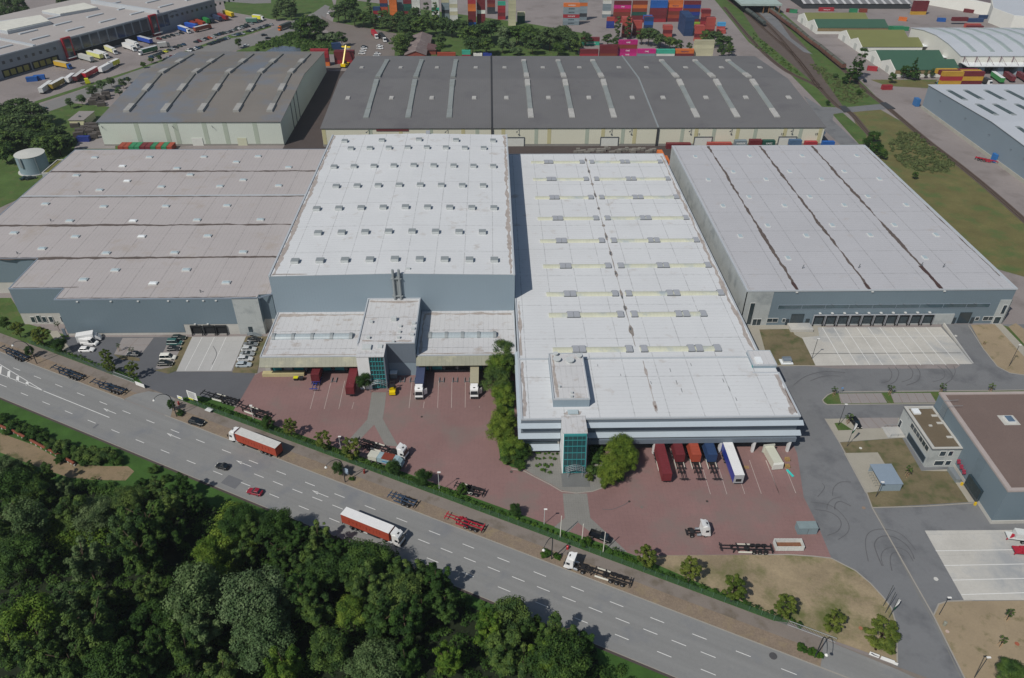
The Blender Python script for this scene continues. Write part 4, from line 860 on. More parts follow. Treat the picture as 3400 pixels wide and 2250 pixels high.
for i in range(20): x = 304+i*8; mb.box(x-.15,x+.15,490.9,491.4,5.9,9.6).tube((x,490.9,9.2),(x+.5,484,5.9),.12)
mb.build('canopy_frame', mat('rust_steel','7d6a70'), AH)
MB().box(301.6,470,491.2,491.5,0,5.4).build('dock_wall', mat('dock_dark','3c4146'), AH)
for i in range(7):
    x = 314+i*12.5; MB().hexa([(x-2.3,484.5,0),(x+2.3,484.5,0),(x+2.3,491,0),(x-2.3,491,0)],[(x-1.0,486.5,4.8),(x+2.3,486.5,4.8),(x+2.3,491,5.2),(x-1.0,491,5.2)]).build('dock_shelter', M_cladl, AH)
MB().box(297.8,301.4,533,540,4.6,4.9).box(297.8,301.4,506,512,4.6,4.9).build('side_canopy', M_bright, AH)
M_sg = mat('shed_roof_green', '3B5C4C', var=.06, ns=.08, fine=.03, lines=((0, 1.2, .1, .08),)); M_so = mat('shed_roof_olive', '72764A', var=.06, ns=.08, fine=.03, lines=((0, 1.2, .1, .08),))
M_sw = mat('shed_white','D9DAD4',var=.04,ns=.2)
for i, (x0, x1, yc, ro, lab) in enumerate(((242.5,290,615.5,1,'olive roofed white shed, the farthest of the row of six'),(243,296.5,595,0,'dark green roofed white shed behind the pair of olive roofed sheds'),(255.3,297,563.5,1,'olive roofed white shed, left one of the touching pair in the middle of the row'),(255.5,298,543,1,'olive roofed white shed with red rim, nearer one of the olive pair'),(254.5,297,511,0,'dark green roofed white shed behind the poplar and the red container'),(255.2,296.5,490,0,'dark green roofed white shed nearest the brown building land, partly behind trees'))):
    sh = thing('shed', lab, 'shed', ((x0+x1)/2, yc, 0), group='gabled white sheds by the railway')
    h = 10.1; ze, zr = 4.4, 8.0
    MB().extr([(yc-h,0),(yc+h,0),(yc+h,ze),(yc,zr),(yc-h,ze)], 0, x0, x1).build('wall', M_sw, sh)
    MB().extr([(yc-h-.3,ze-.05),(yc,zr+.02),(yc+h+.3,ze-.05),(yc+h+.3,ze+.2),(yc,zr+.3),(yc-h-.3,ze+.2)], 0, x0+.4, x1+.4).build('roof', M_so if ro else M_sg, sh)
    MB().box(x0-.12,x0,yc-2.2,yc+2.2,0,4.2).build('gate', plain('gate_shed','B9BDB8'), sh)
    if i in (1,5): MB().box(x0+.5,x1,yc-h-.1,yc-h,2,4.2).build('window_band', mat('shed_band','8a7a5c',var=.2,ns=.5), sh)
RS = thing('rail_shed', 'long shed with ribbed grey and white striped roof at the top right', 'shed', (270, 640, 0))
a, b = P('D1',430,74), P('D1',1370,84)
MB().box(a[0],b[0],a[1],a[1]+60,0,3.9).build('wall', mat('shed_dark','3c4043'), RS)
mb = MB(); x = a[0]
k = 0
while x < b[0]: mb.hexa([(x,a[1]-.5,3.9),(x+2.2,a[1]-.5,3.9),(x+2.2,a[1]+30,9),(x,a[1]+30,9)],[(x,a[1]-.5,4.2),(x+2.2,a[1]-.5,4.2),(x+2.2,a[1]+30,9.3),(x,a[1]+30,9.3)], int(k%3==0)); x += 2.25; k += 1
mb.build('roof', [mat('shed_roof_grey','77787a',var=.1), mat('shed_roof_light','b9babb')], RS)
RC = thing('loading_shed', 'dark rail loading shed with pale green canopy above the parked wagons', 'shed', (190, 660, 0))
a = P('D1',85,45,6); b = P('D1',265,60,6); MB().box(a[0]-18,b[0],a[1]-2,a[1]+60,6,7.5).build('canopy', mat('canopy_pale_green','9fb0ab'), RC)
MB().box(a[0]+3,b[0]-1,a[1]+20,a[1]+58,0,6).build('wall', mat('shed_dark','3c4043'), RC)
mb = MB()
for k in range(4): x = a[0]+1+k*(b[0]-a[0]-2)/3; mb.box(x-.3,x+.3,a[1]-1,a[1]-.3,0,6)
each(mb, 'post', plain('post_rust','8a6a4c'), RC)
WH = thing('warehouse', 'white walled hall with dark roof in the top right corner', 'warehouse', (400, 690, 0))
a, b, c = P('D1',1830,-10,9), P('D1',2130,45,9), P('D1',2352,20,9)
MB().prism([(a[0]-20,a[1]+25),a,b,c,(c[0]+60,c[1]+10),(c[0]+60,c[1]+120),(a[0]-20,c[1]+120)], 0, 9).build('wall', M_sw, WH); MB().prism([(a[0]-20+5,a[1]+27),(a[0]+5,a[1]+2),(b[0],b[1]+3),(c[0],c[1]+3),(c[0]+60,c[1]+12),(c[0]+60,c[1]+115),(a[0]-15,c[1]+115)], 9, 9.4).build('roof', mat('roof_dark_red_grey','6f6467',var=.1), WH)
WP = thing('warehouse', 'white slab walled hall with pale roof at the upper right corner, behind the arched hall', 'warehouse', (400, 600, 0))
a, b, c = P('D1',2085,65,11), P('D1',2352,130,11), P('D1',2045,190,0)
MB().prism([(a[0],a[1]), (a[0]+2,a[1]-26), (a[0]+90,a[1]-60), (a[0]+90,a[1]+60), (a[0]+30,a[1]+60)], 0, 11).build('wall', M_sw, WP); MB().prism([(a[0]+.5,a[1]),(a[0]+2.5,a[1]-25),(a[0]+89,a[1]-59),(a[0]+89,a[1]+59),(a[0]+30,a[1]+59)], 11, 11.3).build('roof', mat('roof_pale_blue','B6BCC3'), WP)

# ---- logistics centre at the top left (turned against the grid)
TL = thing('logistics_centre', 'long grey logistics building with two red stair towers, in the top left corner', 'warehouse', (-250, 560, 0))
A0 = Vector((-335.0, 410.5)); A1 = Vector((-213.5, 634)); U = (A1-A0).normalized(); Nn = Vector((-U.y, U.x)); LN = (A1-A0).length
def tp(s, t): q = A0+U*s+Nn*t; return (q.x, q.y)
def tbox(mb, s0, s1, t0, t1, z0, z1, m=0): return mb.prism([tp(s0,t0),tp(s1,t0),tp(s1,t1),tp(s0,t1)], z0, z1, m)
def sof(t, x, y, z=0): q = Vector(P(t,x,y,z))-A0; return q.dot(U)
M_tlw = mat('logistics_wall','8B9299',var=.05,ns=.05); M_tlr = mat('logistics_roof','A8A3A0',var=.07,ns=.04,lines=((0,14,.3,.15),(1,9,.3,.12)))
s_r1, s_r2 = sof('A1',560,335,13), sof('A1',1300,135,13)
tbox(MB(), -60, LN, 0, 95, 0, 12.8).build('wall', M_tlw, TL); tbox(MB(), -60, LN-.3, .3, 94, 12.8, 13.0).build('roof', M_tlr, TL)
mb = MB(); tbox(mb,-60,LN,-.1,.5,12.7,13.4); tbox(mb,s_r1-22,s_r1-20,.5,60,13,14); tbox(mb,s_r2+6,s_r2+8,.5,70,13,15.5); mb.build('parapet', M_par, TL)
mb = MB()
for s in range(-50, 250, 26):
    for t in (14, 34, 54): tbox(mb, s+(t*.3), s+(t*.3)+13, t, t+2.2, 13, 13.7)
each(mb, 'skylight_strip', M_par, TL)
for s in (s_r1, s_r2):
    tbox(MB(), s-3.2, s+3.2, -1.4, .1, 0, 14).build('red_tower', plain('tower_red','A3222F',.5), TL); tbox(MB(), s-2.1, s+2.1, -1.5, -1.38, 1, 13).build('tower_glazing', M_dglass, TL); tbox(MB(), s-3.5, s+3.5, -3.5, -1.4, 1.6, 2.0).build('porch_roof', M_frame, TL)
n = 9; L = s_r2-s_r1-8
for k in range(n): a = s_r1+4.5+k*L/n; tbox(MB(), a, a+L/n-1.2, -.12, 0, 4.6, 12).build('glass_facade', mat('facade_dark_glass','2c3946',rough=.2,var=.3,ns=.15,spec=.8), TL)
tbox(MB(), s_r1+4, s_r2-3.5, -.1, 0, .6, 4.2).build('dock_wall', M_black, TL)
for a in (s_r2+5, s_r2+10): tbox(MB(), a, a+4.2, -.12, 0, 4, 11.5).build('glass_facade', mat('facade_dark_glass','2c3946'), TL)
mb = MB()
for k in range(15): a = s_r2+17+k*4.8; tbox(mb, a, a+1.8, -.1, 0, 8.3, 10)
each(mb, 'window', M_dglass, TL); mb = MB()
for k in range(14): a = s_r1-8-k*5.0; tbox(mb, a-1.8, a, -.1, 0, 8, 9.8)
each(mb, 'window', M_dglass, TL)
for g in (s_r1-26, s_r1-46, s_r1-72):
    for k in range(4 if g > s_r1-60 else 4): a = g+k*4.4; o = tbox(MB(), a, a+3.2, -.15, 0, 1, 4.2).build('dock_door', plain('dock_yellowish','8f8a45'), TL)
    tbox(MB(), g-1, g+18, -.1, 0, .4, 5).build('dock_wall', M_black, TL)
mb = MB()
for k in range(3): tbox(mb, LN-45+k*2.6, LN-43.9+k*2.6, -.1, 0, 8.9+.1*k, 9.7+.1*k)
for k in range(8): a = LN-45+k*.9; tbox(mb, a, a+.9, -.1, 0, 11.2+.9*math.sin(PI*(k+.5)/8), 11.5+.9*math.sin(PI*(k+.5)/8))
mb.build('wall_emblem', plain('letter_grey','3e4247'), TL)
H2 = thing('white_hall', 'small white roofed hall behind the logistics building at the top left', 'warehouse', (-340, 560, 0))
a = [P('A1',360,90,15),P('A1',520,118,15),P('A1',850,60,15),P('A1',730,20,15)]; MB().prism(a, 0, 14.6).build('wall', M_par, H2); MB().prism([((x+sum(q[0] for q in a)/4*.02)/1.02,(y+sum(q[1] for q in a)/4*.02)/1.02) for x,y in a], 14.6, 15).build('roof', mat('roof_cream','cfcfc6'), H2)
H3 = thing('white_hall', 'low hall with ribbed cream roof at the left edge behind the logistics building', 'warehouse', (-380, 520, 0))
a = [P('A1',-200,215,15.5),P('A1',60,262,15.5),P('A1',440,178,15.5),P('A1',350,122,15.5),P('A1',-200,200,15.5)]; MB().prism(a, 0, 15).build('wall', M_par, H3); MB().prism([P('A1',-180,215,15.5),P('A1',60,258,15.5),P('A1',430,178,15.5),P('A1',350,126,15.5)], 15, 15.5).build('roof', mat('roof_cream','cfcfc6',lines=((0,2.2,.5,.25),)), H3)
# ---- brick house, hut, tank
HO = thing('brick_house', 'red brick house with weathered brown gabled roof among the trees, behind the dark warehouse', 'house', (-49, 540, 0))
mb = MB(); mb.extr([(-56.5,0),(-43,0),(-43,3.4),(-49.5,5.8),(-56.5,3.4)], 1, 517, 536); mb.extr([(-55,0),(-42,0),(-42,3.2),(-48.5,5.6),(-55,3.2)], 1, 536, 566); mb.box(-43,-37,530,542,0,3); mb.build('wall', mat('brick_red','8A4A3E',var=.1,ns=.5,lines=((2,.4,.1,.15),)), HO)
M_hr = mat('house_roof','7A6E6C',var=.15,ns=.2,lines=((0,1.1,.1,.12),),stain=('8d847f',.1,.3)); mb = MB()
for xl, xm, xr, y0_, y1_, zm in ((-57.2,-49.5,-42.4,516.4,537,5.9),(-55.6,-48.5,-41.4,535.5,566.6,5.7)): mb.extr([(xl,3.2),(xm,zm),(xr,3.2),(xr,3.45),(xm,zm+.25),(xl,3.45)], 1, y0_, y1_)
mb.build('roof', M_hr, HO); MB().hexa([(-43,529.4,3),(-36.6,529.4,3),(-36.6,542.5,3),(-43,542.5,3)],[(-43,529.4,4.4),(-36.6,529.4,3.3),(-36.6,542.5,3.3),(-43,542.5,4.4)]).build('lean_to_roof', mat('roof_maroon','6a5150'), HO)
for x in (-52.5,-47): window(HO, x, x+1.6, 517, 1, 2.5)
HU = thing('hut', 'cream flat roofed hut on grass left of the brown roofed warehouse', 'hut', (-212, 398, 0))
a, b, c, d = P('A1',595,1040,3.6), P('A1',722,1040,3.6), P('A1',808,965,3.6), P('A1',690,962,3.6)
pl = [a,(b[0],a[1]),(b[0],c[1]),(a[0],c[1])]
MB().prism(pl, 0, 3.5).build('wall', plain('hut_cream','C9C7A4',.7), HU); MB().prism([(x+(1 if i in (1,2) else -1)*.4, y+(1 if i>1 else -1)*.4) for i,(x,y) in enumerate(pl)], 3.5, 3.7).build('roof', M_pavep, HU)
MB().box(b[0]-3.4,b[0]-2.4,a[1]-.08,a[1],1,2.4).box(b[0],b[0]+.06,a[1]+1,a[1]+2,.1,2.3).build('door', M_dglass, HU); MB().box(a[0]+3.5,a[0]+4.3,a[1]+4,a[1]+4.8,3.7,4.4).build('chimney', M_edge, HU)
TK = thing('water_tank', 'round grey metal sprinkler tank with pale domed top, left of the left warehouse', 'tank', (-213, 338, 0))
mb = MB(); n = 40; r = 6.3
mb.tube((-213,338,0),(-213,338,8.3),r,n=n).build('tank_wall', mat('tank_steel','8497A0',rough=.5,var=.06,ns=.3,lines=((2,1.2,.06,.15),)), TK)
mb = MB(); mb.tube((-213,338,8.3),(-213,338,8.45),r+.12,n=n).tube((-213,338,8.45),(-213,338,8.9),r,.6,n=n).build('tank_roof', mat('tank_roof','BFC0BA',var=.05,ns=.3), TK)
MB().tube((-213,338,.03),(-213,338,.25),r+.9,n=n).build('tank_base', M_conc, TK); MB().box(-215,-213.9,331.2,331.8,4,8.3).tube((-208.5,333.3,0),(-208.5,333.3,8.5),.15).build('ladder', M_stairs, TK)
PR = thing('plant_room', 'low grey plant room with mossy roof between the tank and the left warehouse', 'annex', (-195, 318, 0))
a, b = P('A2',360,195,4.5), P('A2',500,85,4.5); MB().box(a[0],-186.2,a[1]-.0,b[1]+1,0,4.3).build('wall', M_wconc, PR); MB().box(a[0]+.5,-186.5,a[1]+.5,b[1]+.5,4.3,4.4).build('roof', mat('moss_roof','6b6a35',var=.3,ns=.5), PR)
MB().box(a[0],a[0]+.4,a[1],b[1]+1,4.3,4.7).box(a[0]+.4,-186.2,a[1],a[1]+.4,4.3,4.7).box(a[0]+.4,-186.2,b[1]+.6,b[1]+1,4.3,4.7).build('parapet', M_base, PR)
# ================================================================ vegetation
M_bark = mat('bark', '5A4C3E', var=.2, ns=1, fine=.15, fs=4, obj=True)
LM = {
 'dark': leafmat('leaves_dark', '2C4622', '50702F'), 'mid': leafmat('leaves_mid', '36502A', '70883F'), 'bright': leafmat('leaves_bright', '456424', '82983A'),
 'yellow': leafmat('leaves_yellow_green', '4C5E26', '7C873A'), 'willow': leafmat('leaves_willow', '445C36', '7D9260'), 'shrub': leafmat('leaves_shrub', '2E4A20', '4F6C2B'),
 'far': leafmat('leaves_far', '3A5030', '637A46'), 'grey': leafmat('leaves_silvery', '4B623E', '80946A'), 'hedge': leafmat('leaves_hedge', '33521F', '557325')}
LM['lime'] = leafmat('leaves_lime', '506825', '86993A'); LM['olive'] = leafmat('leaves_olive', '5C6642', '838B5C')
rng = np.random.default_rng(5)
def leafcloud(name, clumps, nleaf, leaf, seed, up=.3, jitter=.34):
    """clumps: (x,y,z,r); leaves are small bent faces scattered round each clump, facing mostly outwards"""
    g = np.random.default_rng(seed); cl = np.array(clumps); wts = cl[:,3]**2; wts = wts/wts.sum()
    ci = g.choice(len(cl), nleaf, p=wts); c = cl[ci]
    d = g.normal(size=(nleaf,3)); d /= np.linalg.norm(d,axis=1)[:,None]; d[:,2] = np.where(d[:,2] < -.3, -d[:,2]*.6, d[:,2])
    rad = c[:,3]*(g.random(nleaf)**.35)*(1+g.normal(size=nleaf)*.08)
    p = c[:,:3]+d*rad[:,None]*np.array([1,1,.85])
    n = d+g.normal(size=(nleaf,3))*jitter+np.array([0,0,up]); n /= np.linalg.norm(n,axis=1)[:,None]
    t = np.cross(n, g.normal(size=(nleaf,3))); t /= np.linalg.norm(t,axis=1)[:,None]; b = np.cross(n, t)
    sz = leaf*(.6+.8*g.random(nleaf))[:,None]
    v = np.stack([p-t*sz*.5, p+b*sz*.35+n*sz*.1, p+t*sz*.5, p-b*sz*.35+n*sz*.1], axis=1).reshape(-1,3)
    me = bpy.data.meshes.new(name); me.vertices.add(len(v)); me.vertices.foreach_set('co', v.ravel().astype(np.float32))
    me.loops.add(nleaf*4); me.polygons.add(nleaf); me.loops.foreach_set('vertex_index', np.arange(nleaf*4, dtype=np.int32))
    me.polygons.foreach_set('loop_start', np.arange(0, nleaf*4, 4, dtype=np.int32)); me.update(); me.validate()
    me.materials.append(None); return me
def crown(name, kind, seed, nleaf, leaf, nclump):
    """unit tree: height 1, crown radius about .3; returns crown mesh and trunk mesh"""
    g = random.Random(seed); cl = []
    for i in range(nclump):
        a = g.random()*2*PI; u = g.random()
        if kind == 'round': zc = .32+.60*u; rr = .29*math.sqrt(max(.05, 1-((zc-.58)/.42)**2)); cr = g.uniform(.09,.16)
        elif kind == 'wide': zc = .38+.50*u; rr = .40*math.sqrt(max(.05, 1-((zc-.55)/.40)**2)); cr = g.uniform(.11,.19)
        elif kind == 'poplar': zc = .10+.86*u; rr = .13*math.sqrt(max(.04, 1-((zc-.5)/.52)**2)); cr = g.uniform(.035,.07)
        elif kind == 'cone': zc = .08+.88*u; rr = .26*(1.02-zc)+.01; cr = g.uniform(.05,.10)*(1.2-zc)
        elif kind == 'open': zc = .30+.62*u; rr = .27*math.sqrt(max(.05, 1-((zc-.6)/.42)**2)); cr = g.uniform(.035,.075)
        elif kind == 'bush': zc = .25+.5*u; rr = .55*math.sqrt(max(.05, 1-((zc-.3)/.7)**2)); cr = g.uniform(.16,.28)
        elif kind == 'plume':
            if i % 7 == 0: ps = (g.uniform(-.2,.2), g.uniform(-.2,.2), g.uniform(.68,.96))
            zc = ps[2]*g.uniform(.35,1); rr = None; cr = g.uniform(.05,.10)*(1.15-.5*zc/ps[2]); cl.append((ps[0]*(.6+.5*zc)+g.uniform(-.08,.08)*(1.2-zc), ps[1]*(.6+.5*zc)+g.uniform(-.08,.08)*(1.2-zc), zc, cr)); continue
        elif kind == 'young': zc = .5+.42*u; rr = .16*math.sqrt(max(.05, 1-((zc-.72)/.3)**2)); cr = g.uniform(.03,.06)
        k = g.uniform(.45,1.05)
        cl.append((math.cos(a)*rr*k, math.sin(a)*rr*k, zc, cr))
    me = leafcloud(name+'_crown', cl, nleaf, leaf, seed)
    mb = MB(); top = .78; r = .022 if kind not in ('young','poplar') else .014
    if kind == 'bush': mb.tube((0,0,0),(0,0,.3),.03,.01,6)
    else:
        pts = [(0,0,0),(g.uniform(-.01,.01),g.uniform(-.01,.01),.3),(g.uniform(-.02,.02),g.uniform(-.02,.02),.55),(g.uniform(-.03,.03),g.uniform(-.03,.03),top)]
        for i in range(3): mb.tube(pts[i], pts[i+1], r*(1-.28*i), r*(1-.28*(i+1)), 7)
        for c in cl[:: max(1, len(cl)//9)]:
            z0 = max(.15, c[2]-.22); mb.tube((0,0,z0), (c[0]*.8,c[1]*.8,c[2]), r*.45, r*.15, 5)
    tm = bpy.data.meshes.new(name+'_trunk'); tm.from_pydata(mb.v, [], mb.f); tm.materials.append(M_bark); tm.shade_smooth()
    return me, tm
TV = {}
for k, kind, n, leaf, nc, cnt in (('round','round',11000,.030,44,3), ('plume','plume',13000,.028,77,5), ('wide','wide',13000,.031,46,3), ('open','open',9000,.027,64,3), ('poplar','poplar',5200,.026,60,2), ('cone','cone',6500,.034,60,2), ('bush','bush',3200,.10,22,3), ('young','young',420,.036,16,2), ('far','round',2200,.066,30,3), ('farw','wide',2600,.07,34,3)):
    TV[k] = [crown(k+str(i), kind, 11*i+hash(len(k))%7+3, n, leaf, nc) for i in range(cnt)]
trng = random.Random(3); TREES = []
def tree(x, y, h, shape='round', leafk='mid', r=1.0, label=None, cat='tree', name='tree', group=None, z=0):
    v = TV[shape]; me, tm = v[trng.randrange(len(v))]
    t = thing(name, label, cat, (x, y, z), trng.random()*6.28, group)
    c = bpy.data.objects.new('crown' if cat == 'tree' else 'foliage', me); t2 = bpy.data.objects.new('trunk' if cat == 'tree' else 'stem', tm)
    for o in (c, t2): C.objects.link(o); o.parent = t; o.scale = (h*r*trng.uniform(.92,1.08), h*r*trng.uniform(.92,1.08), h)
    c.material_slots[0].link = 'OBJECT'; c.material_slots[0].material = LM[leafk]
    TREES.append(t); return t
def at(tile, x, y, h, f=.55): return P(tile, x, y, h*f)
# wood below the main road: crown centres in the full view (x, y, height, shape, leaf, width)
WOOD = [
 (15,1085,8,'round','willow',1),(60,1078,7,'round','mid',1),(105,1095,8,'wide','mid',.9),(150,1125,8,'round','willow',.9),(30,1140,10,'wide','dark',1),(85,1145,9,'round','mid',1),
 (165,1190,10,'round','mid',1),(215,1185,10,'wide','willow',1),(300,1160,9,'wide','mid',.85),(300,1200,12,'wide','mid',1),(360,1125,9,'round','mid',1),(415,1120,9,'wide','dark',1),(385,1165,12,'wide','mid',1),(445,1155,10,'round','dark',1),
 (20,1225,12,'round','mid',1),(70,1215,11,'round','willow',1),(45,1290,10,'wide','dark',1),(110,1300,8,'wide','dark',1),(225,1235,13,'wide','mid',1.05),(290,1240,14,'wide','willow',1),(350,1225,12,'round','mid',1),(405,1225,10,'round','dark',1),
 (200,1300,13,'wide','willow',1),(265,1310,14,'wide','mid',1.05),(330,1290,12,'wide','mid',1),(165,1385,12,'round','willow',1),(225,1385,13,'wide','mid',1),(290,1390,13,'round','bright',.9),(345,1365,11,'round','mid',1),
 (480,1275,11,'round','bright',.75),(490,1330,10,'round','bright',.8),(460,1395,12,'round','willow',1),(470,1460,12,'wide','willow',1),(435,1510,10,'round','mid',1),(425,1430,9,'round','dark',1),
 (545,1200,9,'wide','dark',1),(590,1230,10,'round','mid',1),(560,1280,9,'round','mid',1),(640,1215,10,'wide','dark',.9),(690,1230,10,'round','dark',1),(735,1235,10,'wide','mid',1),(770,1270,10,'round','dark',1),(650,1280,10,'wide','dark',1),(705,1300,11,'round','mid',1),(755,1320,11,'wide','dark',1),
 (620,1345,13,'wide','grey',.9),(590,1400,13,'wide','grey',.95),(650,1400,13,'round','willow',1),(610,1465,13,'wide','grey',1),(575,1500,12,'round','willow',1),(700,1380,11,'round','dark',1),(735,1420,11,'round','mid',1),
 (850,1300,11,'wide','mid',1),(905,1320,11,'round','mid',1),(960,1330,11,'wide','mid',.95),(1010,1345,10,'round','dark',1),(855,1365,12,'wide','mid',1),(915,1380,12,'wide','mid',1),(975,1395,11,'wide','dark',1),(1030,1400,10,'round','dark',1),(815,1420,9,'round','bright',1),(880,1440,11,'wide','dark',1),(940,1450,10,'round','dark',1),(820,1340,10,'round','mid',1),
 (1180,1435,11,'round','mid',1),(1230,1455,10,'plume','mid',1),(1290,1465,12,'wide','mid',1),(1340,1480,11,'round','dark',1),(1130,1460,10,'round','bright',.9),(1160,1515,11,'round','mid',1),(1215,1525,10,'plume','mid',1),(1250,1530,10,'plume','bright',1),(1290,1535,12,'wide','mid',1),(1350,1535,11,'round','mid',1),(1080,1500,11,'round','bright',1),(1035,1530,10,'round','bright',.9),
 (90,1470,13,'round','bright',.9),(40,1500,12,'round','mid',1),(110,1530,13,'wide','mid',1),(170,1460,13,'wide','willow',1),(235,1480,13,'wide','mid',1),(170,1540,13,'wide','mid',1),(30,1440,9,'round','dark',1),(300,1470,11,'round','dark',1),(350,1440,10,'round','dark',1),(270,1550,11,'round','dark',1),(330,1530,10,'wide','dark',1),(380,1490,9,'round','dark',1),
 (820,1500,11,'wide','grey',1),(760,1510,10,'round','mid',1),(870,1540,11,'wide','willow',1),(690,1480,10,'round','dark',1),(660,1545,11,'round','bright',.9),(940,1530,9,'round','dark',1),(520,1550,10,'round','mid',1),
]
KW = {'mid': 'mid green', 'dark': 'dark green', 'willow': 'pale grey-green', 'grey': 'silvery green', 'bright': 'bright green'}
rows_ = {}
for q in WOOD: rows_.setdefault(min(4, int((q[1]-1050-(q[0]*.28 if q[0] < 1400 else 0))//75) if q[1] < 5000 else 0), []).append(q)
BAND = ['nearest the road', 'second line', 'middle line', 'fourth line', 'bottom line']
for b in sorted(rows_):
    cnt = {}
    for qi, q in enumerate(sorted(rows_[b])):
        if b in (1,2,3) and qi % 6 == 3: continue
        lk = q[4]; i = cnt.get(lk, 0); cnt[lk] = i+1
        x, y = at('F', q[0], q[1], q[2])
        hv = trng.uniform(.82,1.3) if b > 0 else trng.uniform(.75,1.0); tree(x, y, q[2]*1.08*hv, 'plume' if (trng.random() < .7 and lk != 'grey') else q[3], lk, q[5]*1.06/hv**.4, f'{KW[lk]} tree of the wood, {nth(i)} of its colour from left, {BAND[max(0,min(4,b))]}', group='trees of the wood beside the main road')
# trees just outside the frame keep the wood's edge closed
# shrubs on the near verge
cnt = 0
for x, y, h, lk in ((30,880,3,'shrub'),(120,930,3.2,'shrub'),(60,1000,2.2,'shrub'),(200,965,3.2,'dark'),(300,1000,3.6,'shrub'),(380,1050,3.4,'shrub'),(450,1110,3.2,'dark'),(540,1130,4.2,'mid'),(620,1170,4,'shrub'),(700,1180,4.2,'dark'),(790,1190,4.2,'mid'),(860,1230,3.6,'dark'),(940,1190,4.2,'dark'),(1010,1240,3.5,'shrub'),(1330,1330,2.6,'shrub'),(1440,1400,2.6,'shrub'),(520,1235,2.6,'shrub'),(250,1050,2.4,'shrub'),(740,1260,2.6,'shrub'),(1220,1450,3,'shrub')):
    h *= .8; p = P('A3', x, y, h*.5); tree(p[0], p[1], h, 'bush', 'mid' if lk == 'dark' else lk, 1.1, f'leafy green bush, {nth(cnt)} from the left, between the main road and the wood', 'bush', 'bush', 'bushes on the near verge'); cnt += 1
# planted strip behind the fence and in front of the halls
def sg(lst, lab, grp, cat='tree'):
    for i, (tl, x, y, h, sh, lk, r) in enumerate(lst):
        p = P(tl, x, y, h*(.55 if cat == 'tree' else .4)); tree(p[0], p[1], h, sh, lk, r, lab.format(nth(i)), cat, cat if cat != 'tree' else 'tree', grp)
sg((('A3',40,60,5,'round','mid',1),('A3',150,110,6,'open','yellow',1.1),('A3',350,170,7.5,'open','yellow',1.15),('A3',255,300,4.5,'round','dark',.9),('A3',520,250,5.5,'round','dark',1.1),('A3',920,350,6,'open','yellow',1.1),('A3',950,430,5.5,'open','yellow',1.1),('A3',1150,460,6,'open','yellow',1.1)),
   'yellowish street tree, {} from the left along the car park fence', 'street trees along the car park')
sg((('A3',1485,770,4.0,'round','dark',.8),('B3',715,1320,4.5,'round','dark',1)), 'small round dark street tree, {} from the left between the sidewalk and the parking strip', 'small street trees on the parking strip')
sg((('B3',100,925,4.5,'round','dark',1.15),('B3',300,965,6.5,'open','yellow',1.0),('B3',580,1080,7,'open','yellow',1.15),('B3',820,1150,7.5,'open','yellow',1.15),('B3',1190,1310,5.5,'round','dark',1.0),('B3',1450,1400,6,'round','dark',1.0),('B3',1790,1500,3.6,'round','shrub',1.1),('C4',1160,520,7.5,'open','yellow',1.05),('C4',1550,640,8,'open','yellow',1.0),('C4',1930,800,8,'open','yellow',1.1),('D4',280,950,7.5,'open','yellow',1.05),('D4',700,1080,6.5,'open','yellow',1.15),('D4',1120,1210,8.5,'open','yellow',1.5),('C4',30,110,4.5,'round','dark',1)),
   'small tree in the planted strip behind the street fence, {} from the left', 'trees behind the street fence')
sg((('B3',940,560,6.5,'round','dark',1.0),('B3',2150,320,9,'wide','mid',1.0),('B3',2120,430,9,'wide','bright',1.05),('B3',2090,570,9,'wide','mid',1.1),('B3',2150,680,8,'wide','bright',1.0),('B3',2170,420,9,'round','mid',1.1),('B3',2150,900,8.5,'wide','lime',1.0),('B3',2120,1010,8,'wide','lime',1.0),('B3',2220,1130,6.5,'wide','bright',1.1),('C3',80,1180,5,'wide','shrub',1),('C3',940,1160,9,'wide','lime',1.0),('C3',880,1300,8,'wide','lime',1.0),('C3',820,1380,6,'wide','lime',.9),('C3',990,1240,7.5,'wide','lime',1)),
   'leafy tree close to the hall fronts, {} counted along the brick yard from the left', 'trees against the hall fronts')
sg((('C3',720,1230,3,'bush','dark',1),('C3',700,1330,2.6,'bush','mid',1),('C3',670,1400,2,'bush','yellow',.9),('C3',730,1160,3,'bush','dark',1),('C3',795,1465,1.6,'bush','yellow',1),('C3',930,1400,2.2,'bush','mid',1),('B3',2200,1240,3,'bush','mid',1.1),('B3',2290,1290,2.5,'bush','shrub',1.1),('B3',2330,1180,3.5,'bush','mid',1.1),('C3',10,1250,2.5,'bush','yellow',1)),
   'low green bush beside the entrance plaza, {} from the tower side', 'bushes beside the entrance plaza', 'bush')
sg((('D3',710,645,3.6,'young','mid',1.5),('D3',1200,630,4.2,'young','mid',1.5),('D3',1645,615,4,'young','mid',1.5),('D3',2075,615,3.6,'young','mid',1.5),('D3',835,880,4.2,'young','mid',1.5),('D3',1355,1340,4,'young','mid',1.5),('D4',2235,1015,4,'young','mid',1.4),('D4',2170,1250,3.6,'young','mid',1.4),('D4',2235,1520,5.5,'wide','mid',1.2),('D3',2010,230,1.6,'young','mid',1.4),('A3',1025,262,3.2,'young','mid',1.3),('A3',1140,300,3.2,'young','dark',1.5),('A3',500,80,3.6,'young','dark',1.5)),
   'newly planted young tree, {} counted from the island beside the yard road', 'newly planted young trees')
